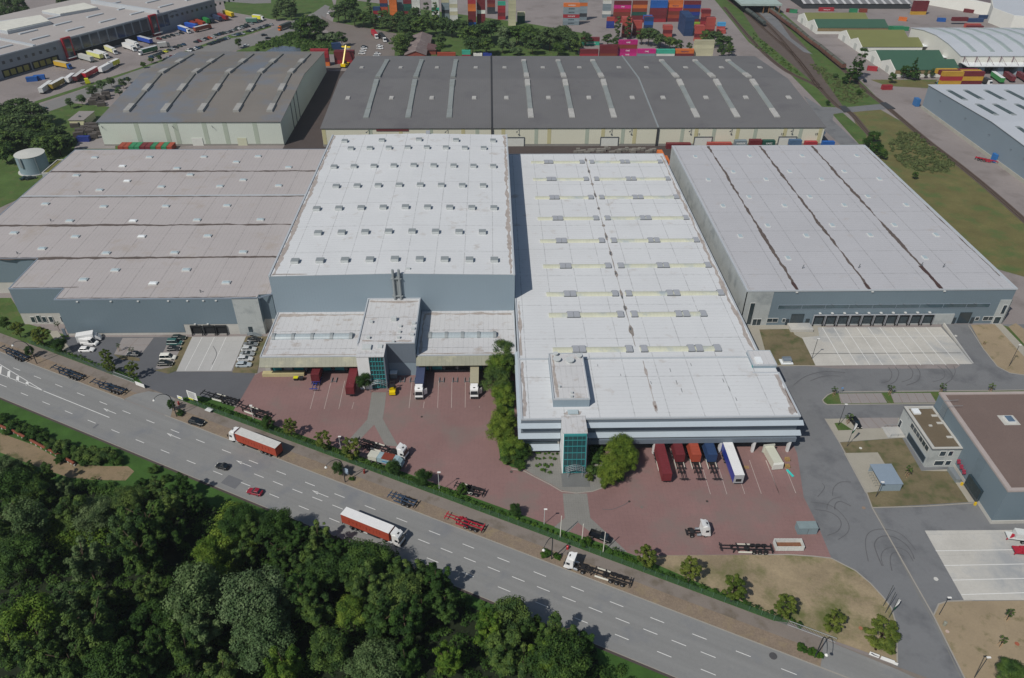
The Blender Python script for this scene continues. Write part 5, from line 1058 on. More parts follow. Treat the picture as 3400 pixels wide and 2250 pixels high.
for t in TREES[-13:-2]:
    mb = MB()
    for a in (0, 2.1, 4.2): mb.tube((t.location.x+.45*math.cos(a), t.location.y+.45*math.sin(a), 0), (t.location.x+.3*math.cos(a), t.location.y+.3*math.sin(a), 1.7), .06, n=5)
    st = mb.build('stake', plain('stake_wood','B59A7A'), None); st.parent = t; st.matrix_parent_inverse = Matrix.Rotation(-t.rotation_euler.z, 4, 'Z') @ Matrix.Translation(-Vector(t.location))
# continuous hedge behind the fence
def hedge(pts, w, h, lk, label, seed, dens=26, leaf=.42, name='hedge', cat='hedge'):
    cl = []; g = random.Random(seed)
    for a, b in zip(pts, pts[1:]):
        L = math.dist(a, b); n = max(2, int(L/.9))
        for i in range(n):
            t_ = (i+g.random())/n; cl.append((a[0]+(b[0]-a[0])*t_+g.uniform(-w,w)*.3, a[1]+(b[1]-a[1])*t_+g.uniform(-w,w)*.3, h*g.uniform(.35,.6), h*g.uniform(.4,.6)))
    o0 = cl[0][:2]; me = leafcloud(name, [(c[0]-o0[0], c[1]-o0[1], c[2], c[3]) for c in cl], int(len(cl)*dens*max(1,h*h*.5)), leaf, seed, up=.6)
    o = bpy.data.objects.new(name, me); C.objects.link(o); o.location = (*o0, 0); me.materials[0] = LM[lk]; return tag(o, label, cat)
for i, (c0, s0, s1, h, lk, lb) in enumerate(((126.6,-148,-108,1.5,'hedge','rough green hedge behind the mesh fence of the left car park'),(126.8,-88,-62,1.5,'hedge','green hedge behind the street fence below the dark asphalt entrance'),(126.8,-61,-20,1.8,'shrub','tall loose hedge behind the street fence, left half of the brick yard'),(126.9,-19,4,1.6,'hedge','green hedge behind the street fence up to the first flagpole'),(127,5.5,24,1.1,'hedge','low trimmed hedge between the flagpoles'),(127.2,25,33,1.8,'hedge','dense dark hedge ending the brick yard'),(126.7,34,66,1.3,'shrub','low hedge between the street fence and the dry lawn'))):
    hedge([RD(s0,c0), RD((s0+s1)/2,c0+.3), RD(s1,c0)], 1.6, h, lk, lb, 300+i)
for i, (x0, y0, x1, y1, w_, h) in enumerate(((215,1350,360,1355,1.5,1.1),(190,1300,375,1300,1,.9),(200,1240,400,1240,.8,.8),(200,1195,395,1195,.8,.7))):
    hedge([P('C3',x0,y0), P('C3',x1,y1)], w_, h, 'hedge', ('box hedge strip left of the glass entrance tower, nearest the yard','box hedge strip left of the glass entrance tower, second from the yard','box hedge strip left of the glass entrance tower, third from the yard','box hedge strip left of the glass entrance tower, closest to the wall')[i], 330+i)
p = P('C4',645,400,1); tree(p[0],p[1],2.4,'bush','hedge',1,'round clipped bush at the foot of the middle flagpole','bush','bush')
sg((('C4',290,490,1.3,'bush','hedge',1.6),('C4',390,515,1.2,'bush','hedge',1.3),('A3',1560,840,1.3,'bush','dark',1.5),('D4',430,1310,1.2,'bush','hedge',1.5),('D4',520,1345,1.2,'bush','hedge',1.5),('D4',575,1370,1.1,'bush','hedge',1.3),('B3',830,1410,1.0,'bush','hedge',1.2)), 'low clipped bush on the parking strip, {} counted from the middle lamp', 'low bushes on the parking strip', 'bush')
# the far left trees, by the tank and around the hut
sg((('A1',-20,1060,12,'farw','far',1.3),('A1',350,1060,9,'farw','far',1.3),('A1',-30,1170,12,'farw','mid',1.3),('A1',120,1160,11,'farw','far',1.3),('A1',420,1190,8,'farw','far',1.3),('A1',560,1210,6,'farw','far',1.3),('A1',60,1000,12.6,'farw','far',1.3),('A1',160,960,13.8,'farw','far',1.3),('A1',260,990,12.6,'farw','far',1.3),('A1',60,1100,12.6,'farw','mid',1.3),('A1',160,1090,13.8,'farw','far',1.3),('A1',280,1120,11.5,'far','mid',1.3),('A1',430,1130,9.2,'far','mid',1.3),('A1',520,1160,9.2,'far','far',1.3),('A1',80,1220,11.5,'farw','mid',1.3),('A1',200,1200,10.3,'farw','far',1.3),('A1',400,1250,10.3,'farw','mid',1.3),('A1',500,1260,9.2,'far','mid',1.3),('A1',600,1250,6.9,'far','far',1.3),('A1',310,1220,10.3,'far','far',1.3),('A1',30,1320,10.3,'far','mid',1.3),('A1',420,1330,5.8,'far','mid',1.3)),
   'broadleaf tree in the grove behind the water tank, {} counted from the left', 'trees behind the water tank')
sg((('A1',600,890,6,'far','grey',1),('A1',700,860,6,'farw','grey',1),('A1',800,790,7,'farw','far',1),('A1',880,740,7,'farw','grey',1),('A1',960,710,6,'farw','far',1),('A1',1060,720,6,'far','far',1),('A1',1030,790,6,'far','grey',1),('A1',1110,690,4,'far','far',1),('A1',1310,520,4,'farw','mid',1),('A1',1240,560,4,'farw','mid',1),('A1',1380,500,4,'farw','mid',1),('A1',2065,370,7,'far','mid',1)),
   'greyish tree between the logistics road and the brown roofed warehouse, {} from the left', 'trees left of the brown roofed warehouse')
sg((('A1',60,40,14,'farw','far',1),('A1',170,50,13,'farw','far',1),('A1',40,120,12,'farw','far',1),('A1',120,120,12,'farw','far',1),('A1',210,110,11,'farw','far',1),('A1',550,5,12,'farw','far',1),('A1',640,5,12,'farw','far',1)),
   'dark tree in the top left corner, {} from the left', 'trees in the top left corner')
# the belt behind the dark warehouses
BELT = [('B1',200,40,13,'poplar'),('B1',250,60,12,'farw'),('B1',330,30,15,'poplar'),('B1',300,110,9,'far'),('B1',170,120,8,'far'),('B1',450,220,15,'farw'),('B1',380,240,12,'farw'),('B1',540,230,12,'farw'),('B1',570,320,5,'bush'),('B1',660,310,6,'bush'),('B1',740,330,9,'far'),
 ('B1',710,110,12,'far'),('B1',770,90,14,'far'),('B1',830,60,15,'far'),('B1',850,140,12,'farw'),('B1',930,160,10,'farw'),('B1',985,80,15,'poplar'),('B1',1020,180,10,'far'),('B1',1100,160,12,'far'),('B1',1170,190,11,'farw'),('B1',1250,170,12,'far'),('B1',1330,190,12,'farw'),('B1',1290,250,10,'farw'),('B1',1380,140,13,'far'),('B1',1430,220,13,'farw'),('B1',1480,120,17,'poplar'),('B1',1555,110,16,'poplar'),('B1',1560,210,12,'far'),('B1',1620,220,12,'farw'),('B1',1700,240,11,'far'),('B1',1770,230,11,'farw'),
 ('B1',1240,370,11,'farw'),('B1',1250,430,8,'farw'),('B1',1600,340,9,'far'),('B1',1600,410,7,'far'),('B1',1860,310,14,'farw'),('B1',1950,290,14,'farw'),('B1',2040,250,13,'farw'),('B1',2000,390,11,'farw'),('B1',1880,390,11,'farw'),('B1',2150,310,12,'far'),('B1',2140,390,9,'far'),('B1',2210,400,7,'far'),('B1',2280,300,11,'farw'),('B1',2340,340,10,'far'),
 ('C1',40,300,12,'farw'),('C1',130,290,12,'far'),('C1',200,320,12,'farw'),('C1',180,400,9,'farw'),('C1',330,330,14,'farw'),('C1',430,310,14,'farw'),('C1',500,350,12,'farw'),('C1',560,400,9,'far'),('C1',400,420,8,'farw'),('C1',640,330,9,'far'),('C1',830,340,8,'far'),('C1',920,230,15,'poplar'),('C1',1010,230,15,'poplar'),('C1',900,370,7,'far'),('C1',1130,310,10,'far'),('C1',1190,310,11,'farw'),('C1',1290,350,9,'farw'),('C1',1370,370,8,'farw'),('C1',1450,390,7,'far'),('C1',1540,400,5,'far'),('C1',1680,320,9,'far'),('C1',1760,330,10,'farw'),('C1',1840,370,10,'farw'),('C1',1890,430,7,'far'),('C1',1820,440,7,'far'),
 ('B1',2420,330,11,'farw'),('B1',2500,350,10,'farw'),('B1',1330,330,9,'far'),('B1',2260,440,5,'bush')]
sc = 0
for i, (tl, x, y, h, sh) in enumerate(sorted(BELT, key=lambda q: P(q[0], q[1], q[2])[0])):
    h *= 1.1 if sh != 'poplar' else 1.05; p = P(tl, x, y, h*.55); lk = 'far' if i % 3 else 'mid'
    if sh == 'bush' or (tl == 'B1' and 2100 < x < 2250): lk = 'grey'
    tree(p[0], p[1], h, sh, lk, 1.15 if sh != 'poplar' else 1.0, f'{"slim poplar" if sh=="poplar" else "broadleaf tree"}, {nth(i)} from the left, in the tree belt before the container yard', group='trees of the belt behind the dark warehouses')
# railway land
tree(*P('D1',870,600,9), 17, 'cone', 'dark', 1.05, 'tall poplar-like tree with split top beside the railway and the road', name='tree')
tree(*P('D1',930,560,9), 19, 'poplar', 'dark', 1.1, 'slim right hand peak of the tall tree pair beside the railway')
tree(*P('D1',1400,590,7), 14, 'cone', 'dark', .95, 'pointed dark tree in front of the green roofed sheds')
sg((('D1',1320,620,8,'far','dark',1),('D1',1210,670,6.5,'far','dark',1),('D1',1500,640,5,'far','far',.8),('D1',1560,630,6,'far','far',.8),('D1',1430,650,6,'far','far',.9),('D1',1720,600,5,'far','far',.8)), 'dark tree in front of the green roofed sheds, {} from the left', 'trees before the green roofed sheds')
sg((('D1',1050,1180,6,'farw','dark',1.1),('D1',1070,1280,6.5,'farw','dark',1.2),('D1',1120,1330,5,'farw','mid',1.2),('D1',650,890,3,'farw','dark',1),('D1',1410,1520,3.6,'far','mid',1.2),('D1',990,1230,5,'farw','dark',1.1),('D1',920,800,4,'farw','mid',1),('D1',720,650,3,'bush','far',1)), 'green tree on the railway grassland behind the right warehouse, {} one', 'trees on the railway grassland')
def scatter_patch(name, label, cat, tile, poly, h, n, leaf, lk, seed, kind='stuff'):
    g = random.Random(seed); q = [P(tile,*p) for p in poly]; xs = [p[0] for p in q]; ys = [p[1] for p in q]; cl = []
    def ins(x, y):
        r = False
        for i in range(len(q)):
            (ax, ay), (bx, by) = q[i], q[i-1]
            if (ay > y) != (by > y) and x < (bx-ax)*(y-ay)/(by-ay)+ax: r = not r
        return r
    while len(cl) < n:
        x, y = g.uniform(min(xs),max(xs)), g.uniform(min(ys),max(ys))
        if ins(x, y): cl.append((x-xs[0], y-ys[0], h*g.uniform(.1,.5), h*g.uniform(.4,.9)))
    me = leafcloud(name, cl, n*44, leaf, seed, up=.8); me.materials[0] = LM[lk]
    o = bpy.data.objects.new(name, me); C.objects.link(o); o.location = (xs[0], ys[0], 0); return tag(o, label, cat, kind=kind)
scatter_patch('brambles', 'dense low bramble scrub on the railway grassland', 'scrub', 'D1', [(1260,1150),(1400,1150),(1560,1270),(1760,1440),(1700,1490),(1540,1500),(1330,1460),(1230,1380),(1180,1260)], 1.3, 420, .6, 'olive', 21)
scatter_patch('weeds', 'weedy scrub along the railway tracks', 'scrub', 'D1', [(560,560),(760,700),(960,760),(1000,860),(860,900),(760,880),(620,700),(480,560)], 1.0, 240, .6, 'olive', 22)
scatter_patch('weeds', 'green weeds on the strip between the tracks and the yard', 'scrub', 'D1', [(0,280),(120,380),(360,600),(420,660),(360,650),(180,500),(0,400)], .8, 130, .6, 'mid', 25)
scatter_patch('reeds', 'green reed bank behind the brown roofed warehouse', 'reeds', 'B1', [(0,385),(330,275),(690,290),(690,440),(420,450),(330,400),(100,410),(0,445)], 1.6, 420, .9, 'mid', 23)
scatter_patch('undergrowth', 'bright green undergrowth in the wood', 'undergrowth', 'F', [(0,1090),(250,1120),(330,1130),(520,1170),(600,1190),(760,1240),(1000,1310),(1080,1380),(1200,1440),(1400,1510),(1480,1578),(0,1640)], 1.7, 1700, .5, 'shrub', 24)
scatter_patch('undergrowth', 'vivid green nettle patches between the trees of the wood', 'undergrowth', 'F', [(530,1170),(600,1190),(590,1300),(540,1330),(500,1300),(500,1200)], 2.0, 260, .5, 'bright', 26)
scatter_patch('undergrowth', 'bright leafy patch among the trees at the left of the wood', 'undergrowth', 'F', [(120,1225),(200,1205),(250,1190),(250,1260),(150,1280)], 4.2, 150, .5, 'bright', 27)
# ================================================================ vehicles
PC = {}
def paint(c, rough=.35):
    k = c if isinstance(c, str) else str(c)
    if k not in PC: PC[k] = mat('paint_'+k, c, rough=rough, var=.05, ns=.8, fine=.03, obj=True, spec=.5)
    return PC[k]
M_tyre = mat('tyre', '1E1E20', rough=.9, var=.15, ns=2, obj=True); M_rim = plain('rim', '9C9E9F', .4, .5); M_carglass = glass('car_glass', '1C262C', .1)
M_chas = mat('chassis_black', '2A2A2C', rough=.6, var=.2, ns=1, obj=True); M_rust = mat('chassis_rust','5A4236',var=.25,ns=1.5,obj=True); M_light = plain('lamp_lens', 'E5E5DA', .2); M_red = plain('tail_light', '8E1A18', .3)
M_wht = paint('E4E5E4'); M_tank = plain('fuel_tank','C4C8CA',.25,.7)
def wheel(x, y, r, w, par, name='wheel'):
    o = MB().tube((x,y-w/2,r),(x,y+w/2,r),r,n=14).build(name, M_tyre); o.parent = par
    s = 1 if y > 0 else -1
    h = MB().tube((x,y+s*w*.3,r),(x,y+s*(w/2+.02),r),r*.55,r*.5,n=10).build('rim', M_rim); h.parent = o; return o
def loft(mb, secs, m=0):
    """secs: list of closed rings with the same number of points"""
    mb.mark(); k = len(mb.v); n = len(secs[0])
    for s in secs: mb.v += s
    for i in range(len(secs)-1):
        for j in range(n):
            a = k+i*n+j; b = k+i*n+(j+1)%n; mb.f.append((a,b,b+n,a+n)); mb.mi.append(m)
    mb.f.append(tuple(range(k+n-1,k-1,-1))); mb.f.append(tuple(range(k+(len(secs)-1)*n, k+len(secs)*n))); mb.mi += [m,m]; return mb
def car_ring(x, w, z0, z1, r=.12): return [(x,-w/2,z0),(x,w/2,z0),(x,w/2,z1-r),(x,w/2-r,z1),(x,-w/2+r,z1),(x,-w/2,z1-r)]
CARS = {'hatch': (4.1,1.75,1.48,.0), 'sedan': (4.6,1.8,1.44,1), 'estate': (4.7,1.82,1.5,2), 'suv': (4.7,1.9,1.7,2), 'mini': (3.6,1.65,1.5,0), 'minivan': (4.9,1.9,1.95,3), 'van': (5.6,2.0,2.4,4)}
def make_car(kind):
    L, W, H, st = CARS[kind]; t = thing('parked_car', None, 'car'); hl = L/2; bz = H*.62 if st < 3 else H*.5
    secs = [(-hl,W*.82,.35,bz*.82),(-hl+.15,W*.95,.25,bz*.97),(-hl+.8,W,.2,bz),(hl-1.5,W,.2,bz),(hl-1.1,W*.98,.2,bz*.93 if st < 4 else bz*.9),(hl-.3,W*.93,.22,bz*.8),(hl,W*.78,.3,bz*.62)]
    body = loft(MB(), [car_ring(*s) for s in secs]).build('body', M_wht, smooth=False); body.parent = t
    xr = {0:-hl+.35, 1:-hl+1.0, 2:-hl+.3, 3:-hl+.15, 4:-hl+.05}[st]; xf = hl-(1.35 if st < 3 else 1.0 if st == 3 else .9)
    xr2 = xr+{0:.45,1:.75,2:.35,3:.15,4:.05}[st]; xf2 = xf-(.85 if st < 4 else .7)
    def cab(xa, xb, xc, xd, w0, w1, z0, z1): return [[(xa,-w0/2,z0),(xa,w0/2,z0),(xd,w0/2,z0),(xd,-w0/2,z0)],[(xb,-w1/2,z1),(xb,w1/2,z1),(xc,w1/2,z1),(xc,-w1/2,z1)]]
    g = MB(); a, b = cab(xr,xr2,xf2,xf,W*.92,W*.78,bz-.02,H-.06); g.hexa([a[0],a[3],a[2],a[1]],[b[0],b[3],b[2],b[1]])
    go = g.build('windows', M_carglass); go.parent = t
    r = MB(); r.hexa([(xr2-.02,-W*.40,H-.08),(xf2+.04,-W*.40,H-.08),(xf2+.04,W*.40,H-.08),(xr2-.02,W*.40,H-.08)],[(xr2+.1,-W*.35,H),(xf2-.1,-W*.35,H),(xf2-.1,W*.35,H),(xr2+.1,W*.35,H)])
    for s in (-1,1):
        for xx in ([xf-.0,(xf+xr)/2,xr+.1] if st < 4 else [xf, xf-1.4]):
            x2 = xf2 if xx == xf else (xr2+.1 if xx == xr+.1 else xx)
            r.tube((xx,s*W*.455,bz-.02),(x2,s*W*.385,H-.05),.045,n=4)
    if st == 4: r.box(xr+.02, xf-1.5, -W*.47, W*.47, bz, H-.04)
    ro = r.build('roof', M_wht); ro.parent = t
    rr = .32 if st < 3 else .35
    for x in (-hl+.85, hl-.85):
        for s in (-1,1): wheel(x, s*(W/2-.1), rr, .22, t)
    for s in (-1,1): h = MB().box(hl-.12,hl+.0,s*W*.3-.18,s*W*.3+.18,bz*.62,bz*.75).build('headlight', M_light); h.parent = t
    return t
def recolor(t, m, names=('body','roof')):
    for k in kids(t):
        if k.name.split('.')[0] in names and k.type == 'MESH':
            k.material_slots[0].link = 'OBJECT'; k.material_slots[0].material = m
PROT = {}
def place(proto_fn, key, x, y, rz, label, cat, name, group=None, col=None, names=('body','roof'), z=0.0):
    if key not in PROT: PROT[key] = proto_fn(); t = PROT[key]; src = t
    else: t = dup(PROT[key])
    t.location = (x, y, z); t.rotation_euler = (0,0,rz); t.name = name; t['label'] = label; t['category'] = cat
    if group: t['group'] = group
    elif 'group' in t: del t['group']
    if col: recolor(t, paint(col), names)
    return t
def seg(tl, x0, y0, x1, y1, z=.4):
    a, b = P(tl,x0,y0,z), P(tl,x1,y1,z); return ((a[0]+b[0])/2, (a[1]+b[1])/2, math.atan2(b[1]-a[1], b[0]-a[0]))
CG = 'cars in the car park before the left warehouse'
for kind, q, col, lab, g in (
 ('van',('A3',690,225,868,240),'E4E5E4','white panel van beside the white box truck in the left car park',None),
 ('estate',('A3',690,293,818,290),'E4E5E4','white estate car below the white van in the left car park',None),
 ('hatch',('A3',1225,332,1092,328),'1F2A33','dark blue hatchback under a young tree in the left car park',None),
 ('estate',('A3',1493,190,1612,186),'22302E','dark green estate topmost in the bay left of the concrete apron',CG),
 ('minivan',('A3',1448,232,1590,232),'2F5F5C','teal green van, second from the top in the bay left of the apron',CG),
 ('hatch',('A3',1452,284,1566,280),'24292D','dark hatchback below the teal van in the left car park',CG),
 ('minivan',('A3',1392,362,1526,358),'E0DFD6','cream white minivan in the bay left of the concrete apron',CG),
 ('estate',('A3',1370,412,1504,410),'1D2320','black green estate, lowest in the bay left of the apron',CG),
 ('sedan',('A3',2145,205,2272,203),'202428','black car topmost in the row right of the three dock doors',CG),
 ('sedan',('A3',2115,246,2240,243),'6A7074','grey car, second of the row right of the concrete apron',CG),
 ('estate',('A3',2100,288,2222,286),'B9BDBE','silver car, third of the row right of the concrete apron',CG),
 ('sedan',('A3',2085,330,2208,327),'8E9496','grey silver car, fourth of the row right of the concrete apron',CG),
 ('estate',('A3',2066,374,2190,370),'C3C7C9','light silver estate, fifth of the row right of the concrete apron',CG),
 ('estate',('A3',2050,424,2182,420),'A9B4BB','blue silver estate, lowest of the row right of the concrete apron',CG),
 ('suv',('A3',1640,905,1778,940),'15191D','black car with roof bars parked on the cobbled strip by the entrance',None),
 ('mini',('A3',1982,1318,1880,1290),'1A1C1F','small black and white car driving on the main road',None),
 ('hatch',('A3',2275,1540,2150,1510),'8E2033','red car driving on the main road near the wood',None),
 ('estate',('D3',855,880,925,970),'17191C','black estate car parked between the young tree and the bays',None),
 ('sedan',('A2',205,243,235,235),'20362F','dark car left one of the two beside the water tank',None),
 ('sedan',('A2',250,243,290,235),'1f2b2b','dark car right one of the two beside the water tank',None)):
    x, y, a = seg(*q); place(lambda k=kind: make_car(k), kind, x, y, a, lab, 'car' if kind != 'van' else 'van', 'parked_car' if kind != 'van' else 'panel_van', g, col, z=.12 if 'cobbled' in lab else .05)
# pickup
def make_pickup():
    t = thing('pickup', None, 'pickup'); m = M_wht
    for nm, mb in (('body', loft(MB(), [car_ring(*s) for s in ((.2,1.85,.35,1.0),(1.6,1.85,.35,1.05),(2.5,1.75,.4,.95),(2.75,1.5,.45,.8))])),
                   ('bed', MB().box(-2.7,.2,-.95,.95,.45,.62).box(-2.7,.2,-.95,-.85,.62,1.05).box(-2.7,.2,.85,.95,.62,1.05).box(-2.7,-2.6,-.85,.85,.62,1.05))):
        o = mb.build(nm, m); o.parent = t
    g = MB().hexa([(-.0,-.85,1.0),(1.75,-.85,1.0),(1.75,.85,1.0),(-.0,.85,1.0)],[(.1,-.7,1.7),(1.0,-.7,1.7),(1.0,.7,1.7),(.1,.7,1.7)]).build('windows', M_carglass); g.parent = t
    r = MB().box(.1,1.05,-.7,.7,1.7,1.78).path([(-.1,-.85,1.05),(-.4,-.8,1.75),(-.4,.8,1.75),(-.1,.85,1.05)],.05).build('roof', m); r.parent = t
    for x in (-1.75,1.75):
        for s in (-1,1): wheel(x, s*.85, .4, .25, t)
    return t
x, y, a = seg('C4',672,310,860,385); place(make_pickup,'pickup',x,y,a,'black pickup truck with open bed parked near the flagpoles','pickup','pickup',None,'16191C',('body','roof','bed'),z=.07)
# lorry parts. local x forward
def cab(t, x, col=M_wht, high=True, dfl=True):
    """cab with its front at x, 2.3 long"""
    H = 3.7 if high else 2.9
    b = MB(); loft(b, [[(x-2.3,-1.2,.9),(x-2.3,1.2,.9),(x-2.3,1.2,H-.1),(x-2.3,-1.2,H-.1)],[(x-1.2,-1.24,.5),(x-1.2,1.24,.5),(x-1.2,1.2,H),(x-1.2,-1.2,H)],[(x-.35,-1.24,.45),(x-.35,1.24,.45),(x-.6,1.1,H-.35),(x-.6,-1.1,H-.35)],[(x,-1.15,.45),(x,1.15,.45),(x-.35,1.1,2.0),(x-.35,-1.1,2.0)]])
    if dfl: b.hexa([(x-2.5,-1.15,H-.15),(x-.9,-1.0,H-.15),(x-.9,1.0,H-.15),(x-2.5,1.15,H-.15)],[(x-2.55,-1.1,H+.45),(x-1.6,-.9,H+.2),(x-1.6,.9,H+.2),(x-2.55,1.1,H+.45)])
    o = b.build('cab', col); o.parent = t
    g = MB().hexa([(x-.33,-1.05,1.75),(x-.22,-1.05,1.75),(x-.22,1.05,1.75),(x-.33,1.05,1.75)],[(x-.62,-1.0,2.85),(x-.5,-1.0,2.85),(x-.5,1.0,2.85),(x-.62,1.0,2.85)])
    w = g.build('windscreen', M_carglass); w.parent = t
    for s in (-1,1):
        w = MB().box(x-1.5,x-.7,s*1.22-.03,s*1.22+.03,1.8,2.5).build('side_window', M_carglass); w.parent = t
        m = MB().box(x-.35,x-.15,s*1.45-.1,s*1.45+.1,1.9,2.6).build('mirror', M_chas); m.parent = t
    w = MB().box(x-1.5,x-1.0,-.3,.3,H-.05,H+.06).build('roof_hatch', M_chas); w.parent = t
    m = MB().box(x-.12,x+.03,-1.1,1.1,.5,1.1).build('grille', M_chas); m.parent = t
def tractor_rear(t, x):
    """frame behind the cab whose back is at x"""
    MBo = MB().box(x-3.6,x,-.45,-.3,.75,1.0).box(x-3.6,x,.3,.45,.75,1.0).box(x-3.6,x-3.4,-.9,.9,.7,.95).box(x-2.6,x-1.6,-.6,.6,1.0,1.15).build('chassis', M_chas); MBo.parent = t
    for s in (-1,1):
        f = MB().tube((x-.1,s*.95,.75),(x-1.1,s*.95,.75),.33,n=10).build('fuel_tank', M_tank); f.parent = t
        wheel(x-2.3, s*.95, .5, .5, t)
        m = MB().path([(x-2.95,s*.95,.8),(x-2.7,s*.95,1.1),(x-1.9,s*.95,1.1),(x-1.65,s*.95,.8)],.09,n=4).build('mudguard', M_chas); m.parent = t
def front_axle(t, x):
    for s in (-1,1): wheel(x, s*1.05, .5, .3, t)
def trailer_wheels(t, xs):
    for x in xs:
        for s in (-1,1): wheel(x, s*1.05, .5, .4, t)
def ribbed(mb, x0, x1, y0, y1, z0, z1, n):
    mb.box(x0,x1,y0,y1,z0,z1)
    for i in range(n): x = x0+(x1-x0)*(i+.5)/n; mb.box(x-.05,x+.05,y0+.05,y1-.05,z1,z1+.025)
    return mb
def make_semi(side, roofm, text=True, cabm=None):
    t = thing('articulated_lorry', None, 'lorry'); L = 13.6; x0 = -8.2; x1 = x0+L; H = 4.0
    o = MB().box(x0,x1,-1.27,1.27,1.15,H-.02).build('curtain_body', side); o.parent = t
    if text:
        for s in (-1,1):
            pr = MB(); rr = random.Random(5); x = x0+2.2
            while x < x1-2.6: w_ = rr.uniform(.25,.7); zc = 2.5+rr.uniform(-.1,.1); hh_ = rr.uniform(.3,.6); pr.box(x, x+w_*.5, s*1.27, s*1.285, zc-hh_, zc+hh_); x += w_+rr.uniform(.3,.6)
            o = pr.build('faded_print', mat('print_dark_red','843526',var=.2,ns=2,obj=True)); o.parent = t
    rm = ribbed(MB(), x0-.02, x1+.02, -1.29, 1.29, H-.02, H+.04, 24).build('trailer_roof', roofm); rm.parent = t
    c = MB().box(x0+.1,x1-.2,-.5,.5,.95,1.15).box(x0,x0+.1,-1.2,1.2,.5,1.15).box(-.9,2.2,-1.25,-1.15,.5,1.0).box(-.9,2.2,1.15,1.25,.5,1.0).build('trailer_chassis', M_chas); c.parent = t
    trailer_wheels(t, (x0+2.6,x0+3.9,x0+5.2)); cab(t, x1+3.0, cabm or M_wht, True); tractor_rear(t, x1+.7); front_axle(t, x1+1.7)
    return t
OR = mat('curtain_orange_red','A24632',var=.1,ns=.5,fine=.05,obj=True,rough=.7,lines=((0,.65,.06,.15),))
def truck_at(fn, key, q, lab, name='articulated_lorry', cat='lorry', z=.03, zq=4.0, off=0):
    x, y, a = seg(*q, z=zq); x += math.cos(a)*off; y += math.sin(a)*off
    return place(fn, key, x, y, a, lab, cat, name, z=z)
GR = mat('tarpaulin_roof_grey','C9C9C5',var=.1,ns=1,obj=True)
# trailer box centre is at local x=-1.4; roof quad centres measured on the photograph
c1 = P('B4',(735+793+1188+1140)/4,(150+80+248+318)/4,4.0); aR = math.atan2(-.447,.894)
t = place(lambda: make_semi(OR, M_wht), 'semi', c1[0]+1.4*math.cos(aR), c1[1]+1.4*math.sin(aR), aR, 'white roofed articulated lorry with orange red curtain sides driving on the main road', 'lorry', 'articulated_lorry', z=.03)
c2 = P('A3',2352+ (-(2352)+ 0),0,0)
c2 = (P('B3',-150,950,4.0)); a_, b_ = P('A3',2062,1030,4.0), P('B3',205,1125,4.0)
mx, my = (a_[0]+b_[0])/2, (a_[1]+b_[1])/2; mx -= .4; my += .9
aL = aR+PI
t = place(lambda: make_semi(OR, GR), 'semi2', mx+1.4*math.cos(aL), my+1.4*math.sin(aL), aL, 'grey roofed articulated lorry with orange red curtain sides parked on the cobbled strip', 'lorry', 'articulated_lorry', z=.12)
# docked lorries (heading away from the docks, south)
def docked(cc, side, roofm, cabm, x, y, lab, door=False, key='d'):
    t = place(lambda: make_semi(side, roofm, False, cabm), key, x, y, -PI/2, lab, 'lorry', 'articulated_lorry', z=.06)
    if door: o = MB().hexa([(4.6,1.25,.9),(4.7,1.3,.9),(4.0,2.3,.9),(3.9,2.25,.9)],[(4.6,1.25,2.9),(4.7,1.3,2.9),(4.0,2.3,2.9),(3.9,2.25,2.9)]).build('cab_door', M_wht); o.parent = t; o.location = (2.3,0,0)
    return t
def dock_xy(tl, x, y, z): return P(tl, x, y, z)
p = P('B3',1425,450,4.0); q = P('B3',1415,630,4.0)
docked(None, paint('3A4360'), paint('46506C'), M_wht, (p[0]+q[0])/2, 183.6-13.6+8.2, 'lorry with dark blue roof and white cab docked right of the glass stair tower', True, 'dk1')
p = P('B3',1895,445,4.0)
docked(None, paint('A39E84'), paint('ABA68E'), M_wht, p[0]+.05, 183.6-13.6+8.2, 'lorry with beige roof and white cab docked beside the big trees', True, 'dk2')
# white and blue box trailer at the right docks, and others
def make_trailer(side, roofm, endm, L=13.6):
    t = thing('box_trailer', None, 'trailer'); x0 = -L/2; H = 4.0
    o = MB().box(x0,-x0,-1.27,1.27,1.15,H-.02).build('trailer_body', side); o.parent = t
    o = ribbed(MB(), x0-.02,-x0+.02,-1.29,1.29,H-.02,H+.04,20).build('trailer_roof', roofm); o.parent = t
    o = MB().box(-x0,-x0+.06,-1.25,1.25,1.15,H-.03).build('front_wall', endm); o.parent = t
    o = MB().box(-x0+.06,-x0+.14,-.7,.7,1.7,2.6).box(-x0+.14,-x0+.2,-.6,.6,1.8,2.5).build('cooling_unit', M_chas); o.parent = t
    o = MB().box(x0+.1,-x0-.2,-.5,.5,.95,1.15).box(-x0-2.6,-x0-2.4,-.9,-.7,0,1).box(-x0-2.6,-x0-2.4,.7,.9,0,1).build('trailer_chassis', M_chas); o.parent = t
    trailer_wheels(t, (x0+2.6,x0+3.9,x0+5.2)); return t
f0, f1 = P('C3',1875,1110,4.0), P('C3',1975,1375,4.0)
place(lambda: make_trailer(paint('2B3F9A'), M_wht, paint('A9ADB0')), 'wt', f1[0], f1[1]+6.7, -PI/2, 'white roofed box trailer with blue sides docked under the white louvres', 'trailer', 'box_trailer', z=.06)
